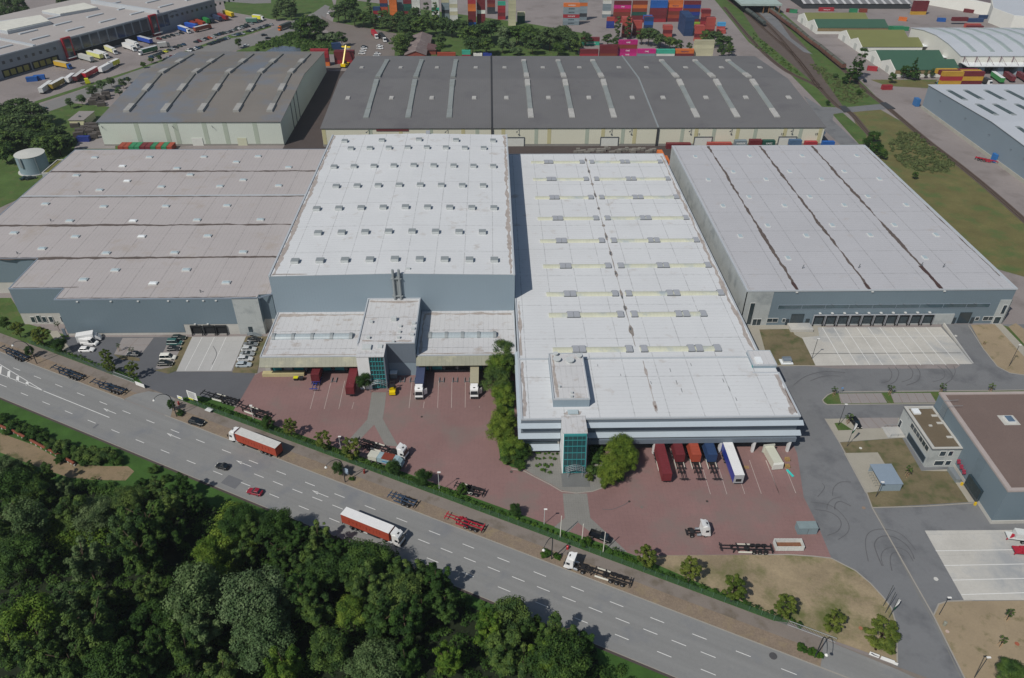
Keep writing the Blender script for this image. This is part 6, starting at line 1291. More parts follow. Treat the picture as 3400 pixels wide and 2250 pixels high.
# container chassis
def make_chassis(mainm, L=12.4, tri=True):
    t = thing('container_chassis', None, 'trailer'); h = L/2
    o = MB().box(-h,h-2.6,-.55,-.42,.95,1.3).box(-h,h-2.6,.42,.55,.95,1.3).box(h-2.7,h,-.5,-.38,1.15,1.35).box(h-2.7,h,.38,.5,1.15,1.35)
    for x in [-h+.05, -h+1.9, -h+3.8, -h+5.9, h-4.2, h-2.7, h-.3]: o.box(x-.1,x+.1,-1.2 if x in (-h+.05,h-.3,h-4.2) or abs(x+h-5.9)<.01 else -.6,1.2 if x in (-h+.05,h-.3,h-4.2) or abs(x+h-5.9)<.01 else .6,1.12,1.32)
    o = o.build('frame', mainm); o.parent = t
    for s in (-1,1):
        g = MB().box(-1.4,1.8,s*1.15-.04,s*1.15+.04,.5,1.0).build('side_guard', M_light if mainm is M_chas else mainm); g.parent = t
        g = MB().box(h-3.5,h-3.3,s*.75-.1,s*.75+.1,.0,1.1).build('landing_leg', M_chas); g.parent = t
        for x in ([-h+1.6,-h+2.95,-h+4.3] if tri else [-h+1.6,-h+2.95]): 
            g = MB().path([(x-.55,s*1.0,.95),(x-.3,s*1.0,1.12),(x+.3,s*1.0,1.12),(x+.55,s*1.0,.95)],.14,n=4).build('mudguard', M_chas); g.parent = t
    trailer_wheels(t, [-h+1.6,-h+2.95,-h+4.3] if tri else [-h+1.6,-h+2.95])
    g = MB().box(-.9,.2,-.5,.5,.6,.9).build('air_tank', M_chas); g.parent = t
    b = MB().box(-h-.05,-h+.08,-1.22,1.22,.5,.75).build('rear_bumper', M_chas); b.parent = t
    return t
M_chb = mat('chassis_blue','26394D',var=.25,ns=1,obj=True); M_chr = mat('chassis_red','A32638',var=.1,ns=1,obj=True); M_chp = mat('chassis_bright_blue','2D3E8C',var=.1,ns=1,obj=True); M_chsf = mat('chassis_slate','3B4C62',var=.15,ns=1,obj=True)
def chassis(mn, key, q, lab, L=12.4, tri=True, z=.12): 
    x, y, a = seg(*q, z=1.2); return place(lambda: make_chassis(mn, L, tri), key, x, y, a, lab, 'trailer', 'container_chassis', z=z)
chassis(M_chb,'cb',('A3',230,365,10,265),'blue container chassis at the left edge on the cobbled strip')
chassis(M_chb,'cb',('A3',720,530,450,430),'blue and black container chassis, middle one of the three at the left')
chassis(M_chb,'cb',('A3',1085,650,790,555),'blue and black container chassis beside the lower white sign')
chassis(M_chas,'ck',('A3',2045,735,1765,660),'black container chassis behind the notice boards, upper one of the pair',z=.06)
chassis(M_chas,'ck',('A3',2310,850,2060,765),'black container chassis behind the hedge, lower one of the pair',z=.06)
chassis(M_chsf,'cs',('B4',1385,55,1150,-30),'short slate blue container chassis on the cobbled strip',7.6,False)
chassis(M_chr,'cr',('B4',1955,260,1660,160),'bright red container chassis on the cobbled strip',10.2)
chassis(M_chas,'ck',('C4',2235,440,1815,430),'black container chassis beside the white open skip on the brick yard',z=.06)
chassis(M_chas,'cks',('B3',1960,1520,1740,1460),'black container chassis behind the bushes, below the entrance of the white hall',8.0,True,z=.06)
# chassis below docked containers
def south(fn, key, x, y, lab, name, cat, z=.06): return place(fn, key, x, y, -PI/2, lab, cat, name, z=z)
# tractor units
def make_tractor(): 
    t = thing('tractor_unit', None, 'lorry'); cab(t, 2.9, M_wht, True); tractor_rear(t, .6); front_axle(t, 1.6); return t
x, y, a = seg('C4',1500,310,1725,300,z=.6); place(make_tractor,'tr',x,y,a,'white tractor unit without trailer standing alone on the brick yard','lorry','tractor_unit',z=.06)
def make_combo(flip=1):
    t = thing('articulated_lorry', None, 'lorry'); cab(t, 8.4, M_wht, True); tractor_rear(t, 6.1); front_axle(t, 7.1)
    c = make_chassis(M_chas); 
    for k in kids(c): k.parent = t; k.location = (-.9, 0, .1)
    bpy.data.objects.remove(c); return t
a0 = P('C4',1015,740,1.0); b0 = P('C4',495,560,1.5); ang = math.atan2(b0[1]-a0[1], b0[0]-a0[0]); L = math.dist(a0,b0); t = place(make_combo,'combo',(a0[0]+b0[0])/2-.3*math.cos(ang),(a0[1]+b0[1])/2-.3*math.sin(ang),ang,'white tractor with empty black container chassis parked on the cobbled strip','lorry','articulated_lorry',z=.12)
a0 = P('B3',895,1075,1.0); b0 = P('B3',1300,1190,1.5); ang = math.atan2(b0[1]-a0[1], b0[0]-a0[0]); place(make_combo,'combo',(a0[0]+b0[0])/2-.6,(a0[1]+b0[1])/2,ang,'white tractor with empty black chassis at the split of the grey path','lorry','articulated_lorry',z=.06)
# box truck, rust covered trailer
def make_boxtruck(L=5.0, body=None, cabm=None, H=3.3, wid=1.2):
    t = thing('box_truck', None, 'truck'); 
    o = MB().box(-L/2-1,L/2-1,-wid,wid,.95,H).build('box', body or M_wht); o.parent = t
    b = MB(); loft(b, [[(L/2-.9,-1.05,.5),(L/2-.9,1.05,.5),(L/2-.9,1.0,2.4),(L/2-.9,-1.0,2.4)],[(L/2+.1,-1.05,.45),(L/2+.1,1.05,.45),(L/2-.2,.95,2.3),(L/2-.2,-.95,2.3)],[(L/2+.9,-1,.45),(L/2+.9,1,.45),(L/2+.7,.9,1.3),(L/2+.7,-.9,1.3)]]); o = b.build('cab', cabm or M_wht); o.parent = t
    o = MB().hexa([(L/2+.25,-.9,1.55),(L/2+.4,-.9,1.55),(L/2+.4,.9,1.55),(L/2+.25,.9,1.55)],[(L/2-.2,-.85,2.2),(L/2-.08,-.85,2.2),(L/2-.08,.85,2.2),(L/2-.2,.85,2.2)]).build('windscreen', M_carglass); o.parent = t
    o = MB().box(-L/2-.9,L/2-.5,-.4,.4,.6,.95).build('chassis', M_chas); o.parent = t
    for x in (-L/2+.4, L/2-.1):
        for s in (-1,1): wheel(x, s*.95, .42, .3, t)
    return t
x, y, a = seg('A3',700,195,850,170,z=1.5); place(make_boxtruck,'bt',x,y,a,'white box truck parked against the left warehouse wall','truck','box_truck',z=.05)
def make_sweeper():
    t = thing('waste_truck', None, 'truck')
    o = ribbed(MB(), -5.2,-2.6,-1.2,1.2,2.2,2.3,10).box(-5.1,-2.7,-1.15,1.15,.9,2.2).build('rear_unit', paint('C9C9BC')); o.parent = t
    o = MB(); loft(o, [[(-2.5,-1.2,.9),(-2.5,1.2,.9),(-2.5,1.15,2.5),(-2.5,-1.15,2.5)],[(3.2,-1.2,.9),(3.2,1.2,.9),(3.2,1.15,2.5),(3.2,-1.15,2.5)],[(4.6,-1.1,.9),(4.6,1.1,.9),(4.2,.8,1.9),(4.2,-.8,1.9)]]); o = o.build('tarpaulin', mat('tarpaulin_pale_blue','8FA6AD',var=.2,ns=1,obj=True)); o.parent = t
    o = MB().box(-1.2,1.9,-1.22,1.22,2.5,2.58).build('rust_plate', mat('rust_plate','7A3A2C',var=.1,ns=1,obj=True)); o.parent = t
    o = MB().box(-1.0,2.4,-1.24,-1.2,1.5,1.8).build('blue_band', paint('2F7DB0')); o.parent = t
    trailer_wheels(t, (-4.2,-2.2,2.6)); return t
x, y, a = seg('B3',1010,1210,1270,1270,z=1.5); place(make_sweeper,'ws',x,y,a,'pale blue covered trailer with rusty plate beside the parked white tractor','trailer','covered_trailer',z=.06)
# forklifts
def make_fork(mast=3.2, col='E2C400'):
    t = thing('forklift', None, 'forklift'); m = paint(col)
    o = MB(); loft(o, [[(-2.0,-.9,.5),(-2.0,.9,.5),(-2.0,.8,1.5),(-2.0,-.8,1.5)],[(-1.2,-1.0,.4),(-1.2,1.0,.4),(-1.2,.9,1.7),(-1.2,-.9,1.7)],[(1.0,-1.0,.4),(1.0,1.0,.4),(1.0,.9,1.0),(1.0,-.9,1.0)]]); o = o.build('body', m); o.parent = t
    o = MB()
    for x in (-.9,.6):
        for s in (-.7,.7): o.tube((x,s,1.0),(x*.8,s*.9,2.6),.06,n=5)
    o = o.box(-.8,.6,-.7,.7,2.6,2.68).build('overhead_guard', M_chas); o.parent = t
    o = MB().box(1.1,1.35,-.7,-.5,.2,mast).box(1.1,1.35,.5,.7,.2,mast).box(1.1,1.3,-.5,.5,mast-.2,mast).box(1.35,1.45,-.8,.8,.4,1.0).build('mast', M_chas); o.parent = t
    for s in (-.4,.4): f = MB().box(1.45,3.0,s-.08,s+.08,.35,.42).build('fork', M_chas); f.parent = t
    for x in (-1.3,.9):
        for s in (-1,1): wheel(x, s*.85, .45, .35, t)
    return t
x, y, a = seg('B3',1182,690,1190,590,z=.8); place(make_fork,'fk',x,y,a,'yellow forklift in front of the docks right of the glass stair tower','forklift','forklift',z=.06)
x, y, _ = seg('B3',1185,520,1200,560,z=.8)
cr = thing('white_crate', 'white topped crate cage standing before the forklift', 'crate', (x, y+1.5, .06)); MB().box(x-1.1,x+1.1,y+.6,y+2.4,2.0,2.15).build('lid', M_bright, cr); MB().box(x-1,x+1,y+.7,y+2.3,.3,2.0).build('cage', M_stairs, cr)
# reach stacker behind the brown roofed warehouse
def make_stacker():
    t = thing('reach_stacker', None, 'crane'); m = paint('E2C400')
    o = MB().box(-4,3.4,-1.6,1.6,.9,1.8).box(-4,-2.6,-1.6,1.6,1.8,2.6).build('body', m); o.parent = t
    o = MB().hexa([(-3.8,-.4,2.6),(-3.0,-.4,2.4),(-3.0,.4,2.4),(-3.8,.4,2.6)],[(3.6,-.35,12.5),(4.3,-.35,12.0),(4.3,.35,12.0),(3.6,.35,12.5)]).build('boom', m); o.parent = t
    o = MB().box(3.4,4.6,-3,3,11.0,11.6).build('spreader', m); o.parent = t
    o = MB().box(-1,.8,-.8,.8,1.8,3.6).build('operator_cab', M_carglass); o.parent = t
    for x, r in ((-3,.8),(2.3,.9)):
        for s in (-1,1): wheel(x, s*1.6, r, .9, t)
    return t
x, y, _ = seg('B1',745,580,800,560,z=1); place(make_stacker,'rs',x,y+2,R_(75),'yellow reach stacker with raised boom behind the brown roofed warehouse','crane','reach_stacker',z=.03)
# cars with simple shapes for the far car parks
def far_car(x, y, rz, col, lab, group, k=1.0):
    if 'fc' not in PROT:
        mb = MB(); loft(mb, [car_ring(*s) for s in ((-2.2,1.6,.3,.8),(-1.9,1.75,.25,.95),(.9,1.75,.25,.95),(2.0,1.65,.25,.8),(2.25,1.4,.3,.6))])
        mb.hexa([(-1.9,-.8,.9),(1.2,-.8,.9),(1.2,.8,.9),(-1.9,.8,.9)],[(-1.5,-.65,1.4),(.4,-.65,1.4),(.4,.65,1.4),(-1.5,.65,1.4)],1); mb.box(-1.45,.35,-.62,.62,1.4,1.46,0)
        for x_ in (-1.4,1.4):
            for s in (-1,1): mb.tube((x_,s*.7,.32),(x_,s*.9,.32),.32,n=10,m=2)
        o = mb.build('parked_car', [M_wht, M_carglass, M_tyre]); PROT['fc'] = o; c = o
    else: c = PROT['fc'].copy(); C.objects.link(c)
    c.location = (x,y,.05); c.rotation_euler = (0,0,rz); c.material_slots[0].link = 'OBJECT'; c.material_slots[0].material = paint(col); c.scale = (k,k,k)
    return tag(c, lab, 'car', group)
COLS = ('1C2528','E0E2E2','2B3A3F','8D9396','1B3A40','23262B','B8BCBE','2A4A66','14181A','6E1F26','3E4C44','A7ABAD'); cr_ = random.Random(12)
CN = {'1C2528':'black','E0E2E2':'white','2B3A3F':'dark slate','8D9396':'grey','1B3A40':'dark teal','23262B':'black','B8BCBE':'silver','2A4A66':'blue','14181A':'black','6E1F26':'dark red','3E4C44':'dark green','A7ABAD':'silver','D7DB3A':'yellow','B5502A':'orange'}
ROWN = ['front row','lower short row','inner row by the kerb','row with the orange car','middle inner row','right inner row','long row beside the street','first hedge row','second hedge row','third hedge row','red tower row','row under the lorries']
for ri, (x0,y0,x1,y1,n,dx) in enumerate(((1310,492,1590,385,10,40),(1440,512,1545,472,5,0),(1640,437,1735,408,5,30),(1700,362,1850,318,6,35),(1870,303,1995,272,6,30),(2015,262,2150,225,6,30),(2155,270,2350,212,9,30),(1815,382,1885,360,4,20),(1905,350,1970,330,4,20),(2030,305,2105,290,4,20),(1380,335,1575,285,6,15),(2060,238,2260,180,6,20))):
    for k in range(n):
        f = k/(n-1); a = P('A1', x0+(x1-x0)*f, y0+(y1-y0)*f, .5); c = COLS[cr_.randrange(len(COLS))]
        if ri == 0 and k == 4: c = 'D7DB3A'
        if ri == 3 and k == 4: c = 'B5502A'
        far_car(a[0], a[1], math.atan2(U.y,U.x)-PI/2+.25*cr_.choice((0,PI/.25)), c, f'{CN[c]} car, {nth(k)} from the left, {ROWN[ri]} (logistics yard)', 'cars in the logistics car park', .97)
for i, (tl, x, y, c, rz, lab) in enumerate((('B1',940,405,'14181A',0,'black car topmost of the left row in the depot yard'),('B1',938,418,'E0E2E2',0,'white car second of the left row in the depot yard'),('B1',930,440,'E0E2E2',0,'white car third of the left row in the depot yard'),('B1',920,463,'E0E2E2',0,'white car lowest of the left row in the depot yard'),('B1',1075,398,'E0E2E2',-.2,'white van like car topmost of the right row in the depot yard'),('B1',1077,418,'E0E2E2',-.2,'white car second of the right row in the depot yard'),('B1',1055,465,'E0E2E2',-.1,'white car third of the right row in the depot yard'),('B1',1045,482,'B8BCBE',-.1,'silver car lowest of the right row in the depot yard'),('B1',635,112,'E0E2E2',1.2,'white car on the road at the top near the tree belt'),
  ('B1',70,303,'14181A',.55,'black car driving on the far road, upper one'),('B1',105,330,'14181A',.55,'black car driving on the far road, lower one'),('A1',375,940,'1B3A40',.6,'dark car driving on the road beside the hut'),('A1',1100,685,'1B3A40',.6,'dark green car parked beside the shrubs of the far road'),('A1',2135,395,'E0E2E2',.6,'white car beside the roadside tree on the far road'),('D1',970,700,'182030',1.4,'dark blue car beside the tall poplar pair'))):
    p = P(tl,x,y,.5); far_car(p[0],p[1],rz,c,lab,None)
# far lorries
def far_truck(tl, xr, yr, xf, yf, body, cabc, lab, L=8.5, H=3.7, z=2.0, sideonly=False):
    a, b = P(tl,xr,yr,z), P(tl,xf,yf,z); ang = math.atan2(b[1]-a[1], b[0]-a[0]); L = max(5.0, min(14.5, math.dist(a,b))); t = thing('lorry', lab, 'lorry', ((a[0]+b[0])/2,(a[1]+b[1])/2,.05), ang)
    bl = L-2.4 if cabc else L; rf, sd = body if isinstance(body, tuple) else (body, body)
    o = MB().box(-L/2,-L/2+bl,-1.25,1.25,1.05,H-.05).build('body', paint(sd)); o.parent = t
    o = MB().box(-L/2-.02,-L/2+bl+.02,-1.27,1.27,H-.05,H).build('roof', paint(rf)); o.parent = t
    if cabc:
        x = L/2; o = loft(MB(), [[(x-2.1,-1.15,.6),(x-2.1,1.15,.6),(x-2.1,1.1,3.2),(x-2.1,-1.1,3.2)],[(x-.5,-1.15,.5),(x-.5,1.15,.5),(x-.7,1.1,3.1),(x-.7,-1.1,3.1)],[(x,-1.1,.5),(x,1.1,.5),(x-.3,1.05,1.8),(x-.3,-1.05,1.8)]]).build('cab', paint(cabc)); o.parent = t
        o = MB().hexa([(x-.28,-1,1.75),(x-.15,-1,1.75),(x-.15,1,1.75),(x-.28,1,1.75)],[(x-.65,-1,2.8),(x-.5,-1,2.8),(x-.5,1,2.8),(x-.65,1,2.8)]).build('windscreen', M_carglass); o.parent = t
    mb = MB()
    for xx in (-L/2+1.2,-L/2+2.4,L/2-1.4):
        for s in (-1,1): w_ = MB().tube((xx,s*.9,.5),(xx,s*1.2,.5),.5,n=10).build('wheel', M_tyre); w_.parent = t
    return t
W = 'E4E5E4'
for q in (('A1',475,545,620,575,('C2B9A0','C9A53A'),'2C5FA8','yellow sided lorry with blue cab leaving the dock of the logistics building'),
 ('A1',695,485,800,515,('CDCCC4','B9BDBB'),None,'grey white trailer at the docks right of the left red tower'),
 ('A1',765,460,880,490,('E4E5E4','DDE08A'),None,'white trailer with yellow green stripe at the glass docks'),
 ('A1',810,445,955,490,W,W,'white lorry beside the yellow green striped trailer'),
 ('A1',915,410,1010,450,('E4E5E4','E0DFA0'),W,'small cream lorry alone at the glass docks'),
 ('A1',1065,385,1180,425,W,W,'white lorry, left one of the close pair at the glass docks'),
 ('A1',1100,360,1205,395,W,W,'white lorry, right one of the close pair at the glass docks'),
 ('A1',1205,330,1315,360,('C9CDD2','2B4FB0'),None,'trailer with bright blue side near the right red tower'),
 ('A1',1360,415,1205,455,('C9CDD0','2F6B4C'),W,'green sided lorry with white cab driving towards the gate'),
 ('A1',1370,390,1475,380,('D5D6D2','B9BBB8'),'6b6f70','grey white short lorry near the parked cars'),
 ('A1',1535,230,1665,275,('E4E5E4','2F5FB8'),W,'lorry with blue sides and white cab beside the long building'),
 ('A1',1610,212,1710,232,('3C6FC8','2B4FB0'),None,'blue trailer behind the blue sided lorry'),
 ('A1',1680,258,1835,220,('C9CDD0','8A4A3C'),'9C4A30','long grey and orange lorry parked across the yard'),
 ('A1',1650,195,1705,215,'8C3A2C',None,'rust red trailer at the dock, first of the red group'),
 ('A1',1690,180,1775,210,'A0442E',None,'orange red trailer at the dock, second of the red group'),
 ('A1',1765,165,1810,185,'2F8A44',None,'green trailer between the red trailers'),
 ('A1',1795,158,1850,180,'2A3A48',None,'dark trailer right of the green one'),
 ('A1',1850,140,1915,165,'39445E',None,'slate blue trailer at the dock'),
 ('A1',1885,125,1980,160,'8E2F33',None,'dark red trailer at the dock near the building end'),
 ('A1',1945,105,2020,130,('E8D040','D8B810'),None,'yellow trailer at the far end of the dock row'),
 ('A1',2135,175,2230,175,('A9B5AE','4E7566'),None,'grey green trailer at the right of the lorry park'),
 ('A1',2195,145,2290,155,('E4E5E4','D8D840'),W,'white and yellow lorry at the right of the lorry park'),
 ('A1',345,795,455,715,('D9DAD8','C5C7C6'),None,'white trailer nearest the road in the row of parked trailers'),
 ('A1',440,755,560,690,('D9DAD8','8d7a2e'),None,'white trailer with open yellow rear, second in the trailer row'),
 ('A1',580,700,640,655,W,None,'short white trailer, third in the trailer row'),
 ('A1',645,690,740,620,('C9C9C6','5B2E30'),None,'white roofed brown trailer, fourth in the trailer row'),
 ('A1',725,660,845,595,('E0DEDC','B02030'),None,'white roofed red trailer, fifth in the trailer row'),
 ('A1',870,610,965,560,W,None,'white open box trailer, sixth in the trailer row'),
 ('A1',945,565,1025,530,('E4E5E4','D8D840'),None,'white and yellow trailer at the end of the trailer row'),
 ('B1',300,205,195,245,('3E4744','3E4744'),'C26A2A','orange cabbed tank lorry driving on the far road'),
 ('B1',1000,260,1060,330,'B02030',W,'red container lorry with white cab in the depot yard'),
 ('B1',1080,300,1120,345,'2b2b2b',W,'white tractor unit beside the red container lorry'),
 ('D1',2080,640,2165,700,('E4E5E4','3A8A4A'),None,'white roofed trailer with green advert at the arched hall'),
 ('D1',2190,640,2260,690,'6E2E35',None,'maroon trailer right of the green advert trailer'),
 ('D1',2300,640,2380,690,'6E2E35',None,'maroon trailer at the right edge before the arched hall'),
 ('D1',2000,690,2070,720,'3c3c3c',W,'white cabbed lorry beside the yellow and maroon container block')):
    far_truck(*q)
for i, (x, y) in enumerate(((735,720),(765,720))):
    if i == 0: p = P('A1',760,712,1); t = thing('tractor_unit','bright yellow tractor unit near the trailer row','lorry',(p[0],p[1],.05),.5); o = loft(MB(), [[(-1.3,-1.15,.5),(-1.3,1.15,.5),(-1.3,1.1,3.3),(-1.3,-1.1,3.3)],[(1,-1.15,.5),(1,1.15,.5),(.8,1.1,3.2),(.8,-1.1,3.2)],[(1.6,-1.1,.5),(1.6,1.1,.5),(1.3,1,1.8),(1.3,-1,1.8)]]).build('cab', paint('D8D820')); o.parent = t; o = MB().box(-4,-1.3,-.6,.6,.6,1).build('chassis', M_chas); o.parent = t
# roll containers in the near yard
def open_skip():
    t = thing('skip', 'white open topped skip with rusty inside at the lower edge of the brick yard', 'skip'); L, Wd, H = 6.6, 2.4, 1.7
    mb = MB().box(-L/2,L/2,-Wd/2,Wd/2,.15,.3).box(-L/2,L/2,-Wd/2,-Wd/2+.08,.3,H).box(-L/2,L/2,Wd/2-.08,Wd/2,.3,H).box(-L/2,-L/2+.08,-Wd/2+.08,Wd/2-.08,.3,H).box(L/2-.08,L/2,-Wd/2+.08,Wd/2-.08,.3,H)
    for i in range(9): x = -L/2+.3+i*(L-.6)/8; mb.box(x-.05,x+.05,-Wd/2-.06,-Wd/2,.3,H); mb.box(x-.05,x+.05,Wd/2,Wd/2+.06,.3,H)
    o = mb.build('skip_wall', mat('skip_white','CFD2CE',var=.12,ns=.8,fine=.08,obj=True)); o.parent = t
    o = MB().box(-L/2+.1,L/2-.1,-Wd/2+.1,Wd/2-.1,.3,.42).build('load', mat('rusty_inside','7A5540',var=.25,ns=1.5,obj=True)); o.parent = t; return t
x, y, a = seg('D4',190,430,445,430,z=1); t = open_skip(); t.location = (x,y+.6,.06); t.rotation_euler = (0,0,a)
p = P('D4',465,265,1.2); t = thing('metal_container','grey blue sheet metal container at the corner of the brick yard','container',(p[0],p[1],.06)); o = MB().box(-2.3,2.3,-1.1,1.1,0,2.1).build('body', mat('metal_grey_blue','7E9096',var=.1,ns=.6,obj=True)); o.parent = t; o = MB().box(-2.35,2.35,-1.15,1.15,2.1,2.2).build('lid', mat('metal_grey_green','7f8f92',var=.1,ns=.6,obj=True)); o.parent = t; o = MB().box(-.04,.04,-1.14,-1.1,0,2.1).build('door_seam', M_edge); o.parent = t
t = thing('waste_compactor','cream waste compactor under the white louvres at the right end','container'); x, y = P('C3',2270,1200,2.2)
for nm, mb, m in (('body', MB().box(-1.25,1.25,-3.2,3.0,.2,2.4), 'C9CBBB'), ('front_wall', MB().hexa([(-1.5,-3.5,.2),(1.5,-3.5,.2),(1.5,-3.2,.2),(-1.5,-3.2,.2)],[(-1.4,-3.5,1.9),(1.4,-3.5,1.9),(1.4,-3.2,2.4),(-1.4,-3.2,2.4)]), 'D5D7CF'), ('rear_wall', MB().box(-1.6,1.6,3.0,3.3,.2,2.9), 'BFC2B8')): o = mb.build(nm, paint(m)); o.parent = t
t.location = (x, y, .06); t.rotation_euler = (0,0,.1)
for tl, x, y, z, lab in (('C3',2037,1305,.3,'light wooden pallet right of the white roofed trailer'),('D3',300,1235,.6,'brown wooden pallet stack beside the waste compactor, upper one'),('D3',300,1295,.6,'tan wooden pallet stack beside the waste compactor, lower one')):
    p = P(tl,x,y,z); mb = MB(); n = 1 if z < .5 else 5
    for k in range(n):
        for j in range(5): mb.box(p[0]-.6,p[0]+.6,p[1]-.5+j*.23,p[1]-.4+j*.23,.07+k*.16,.11+k*.16)
        for j in (-.55,0,.45): mb.box(p[0]+j,p[0]+j+.1,p[1]-.5,p[1]+.55,.11+k*.16+.001,.2+k*.16)
    tag(mb.build('wooden_pallet', mat('pallet_wood','A88C5C',var=.2,ns=2,obj=False)), lab, 'pallet')
p = P('D3',322,1362,.1); tag(MB().obox((p[0],p[1]),(.35,-.94),2.6,.55,.07,.3).build('turquoise_beam', paint('3FC7BE')), 'turquoise steel beam lying at the right edge of the brick yard', 'beam')
for x, c, lab in ((345,'D8D830','yellow lidded waste bin beside the ramp of the left dock hall'),(392,'3a3a3c','dark grey waste bin beside the yellow lidded one')):
    p = P('B3',x,532,.9); t = thing('waste_bin', lab, 'bin', (p[0],p[1],.06)); o = MB().hexa([(-.55,-.45,.1),(.55,-.45,.1),(.55,.45,.1),(-.55,.45,.1)],[(-.65,-.55,1.0),(.65,-.55,1.0),(.65,.55,1.0),(-.65,.55,1.0)]).build('bin_body', M_chas); o.parent = t; o = MB().box(-.68,.68,-.58,.58,1.0,1.1).build('lid', paint(c)); o.parent = t
MBr = MB(); a, b = P('B3',60,520), P('B3',435,500); MBr.box(a[0],b[0]-.3,181.6,183.2,.06,1.15); tag(MBr.build('loading_ramp', mat('ramp_cream','B9AF86',var=.1,ns=.5)), 'long cream loading ramp in front of the left dock hall', 'ramp')
# ramps (dock plates) on the yard
for i, x in enumerate((680,1270,1357,1610,1727,1830)):
    p = P('B3',x,550,.2); mb = MB().box(p[0]-.75,p[0]-.6,p[1]-1.2,p[1]+1,.06,.5).box(p[0]+.6,p[0]+.75,p[1]-1.2,p[1]+1,.06,.5).box(p[0]-.6,p[0]+.6,p[1]-.9,p[1]-.8,.3,.4)
    tag(mb.build('wheel_guide', M_stairs), f'steel wheel guide on the brick yard, {nth(i)} from the left along the dock halls', 'wheel guide', 'wheel guides before the dock halls')
# ================================================================ shipping containers
def con_mesh(L, name='shipping_container'):
    mb = MB(); W, H = 2.44, 2.59; h = L/2; e = .12
    for sx in (-h, h-e):
        for sy in (-W/2, W/2-e): mb.box(sx, sx+e, sy, sy+e, 0, H)
    mb.box(-h+e,h-e,-W/2,-W/2+e,0,.16).box(-h+e,h-e,W/2-e,W/2,0,.16).box(-h+e,h-e,-W/2,-W/2+e,H-.12,H).box(-h+e,h-e,W/2-e,W/2,H-.12,H).box(-h,-h+e,-W/2+e,W/2-e,H-.12,H).box(h-e,h,-W/2+e,W/2-e,H-.12,H).box(-h,-h+e,-W/2+e,W/2-e,0,.16).box(h-e,h,-W/2+e,W/2-e,0,.16)
    n = int(L/.56); d = (L-2*e)/n
    for s in (-1, 1):
        prof = []
        for i in range(n):
            x = -h+e+i*d; prof += [(x,.0),(x+d*.25,.0),(x+d*.38,.05),(x+d*.87,.05)]
        prof.append((h-e,.0)); y0 = s*(W/2-.07)
        for (xa,da),(xb,db) in zip(prof,prof[1:]):
            q = [(xa,y0+s*da-s*.02,.16),(xb,y0+s*db-s*.02,.16),(xb,y0+s*db-s*.02,H-.12),(xa,y0+s*da-s*.02,H-.12)]; mb.face(q if s < 0 else q[::-1])
    n = int(L/.9); d = (L-2*e)/n
    for i in range(n): x = -h+e+i*d; mb.face([(x,-W/2+e,H-.05),(x+d*.5,-W/2+e,H-.05),(x+d*.5,W/2-e,H-.05),(x,W/2-e,H-.05)]); mb.face([(x+d*.5,-W/2+e,H-.05),(x+d,-W/2+e,H-.02),(x+d,W/2-e,H-.02),(x+d*.5,W/2-e,H-.05)])
    mb.face([(-h+.06,-W/2+e,.16),(-h+.06,-W/2+e,H-.12),(-h+.06,W/2-e,H-.12),(-h+.06,W/2-e,.16)][::1])
    mb.face([(h-.06,W/2-e,.16),(h-.06,W/2-e,H-.12),(h-.06,-W/2+e,H-.12),(h-.06,-W/2+e,.16)])
    for y in (-.85,-.35,.35,.85): mb.box(h-.06,h-.01,y-.03,y+.03,.2,H-.15)
    o = mb.build(name, [M_wht]); C.objects.unlink(o); return o.data
CMS = {40: con_mesh(12.19), 20: con_mesh(6.06), 45: con_mesh(12.7)}
CC = {'maroon':'6E2E33','red':'9A333B','brown':'7E4033','rust':'9C4A38','orange':'C9703A','magenta':'B52C78','blue':'2A5FA8','navy':'2E4468','steel':'4C6784','grey':'7F8D94','white':'D0D2CC','cream':'B9B69A','teal':'3FA088','green':'34805A','dgreen':'28544A','mustard':'B8923A','royal':'2E3F88','lime':'88A838','sky':'4A96C4','salmon':'A85048','charcoal':'3C4045','olive':'5b6b52'}
CNAME = {'navy':'navy blue','steel':'steel blue','dgreen':'dark green','royal':'royal blue','sky':'sky blue','mustard':'mustard yellow','salmon':'faded red','white':'white','rust':'rust red'}
def cmat(c): return mat('container_'+c, CC[c], rough=.55, var=.12, ns=.35, fine=.06, fs=2.5, obj=True, rnd=.25, stain=('6b5548', -.75, .8))
M_lw = plain('lettering_white','E4E4E2'); M_lk = plain('lettering_dark','2A2A30')
def container(x, y, z, rz, c, size, lab, group=None, text=None, tcol=None, sc=1.0):
    o = bpy.data.objects.new('shipping_container', CMS[size]); C.objects.link(o); o.location = (x,y,z); o.rotation_euler = (0,0,rz); o.scale = (sc,1,1)
    o.material_slots[0].link = 'OBJECT'; o.material_slots[0].material = cmat(c); tag(o, lab, 'container', group)
    if text: lettering(text, 1.25 if len(text) < 8 else 1.0, facing((0,-1.235,1.3),(0,-1,0)), tcol or M_lw, o)
    return o
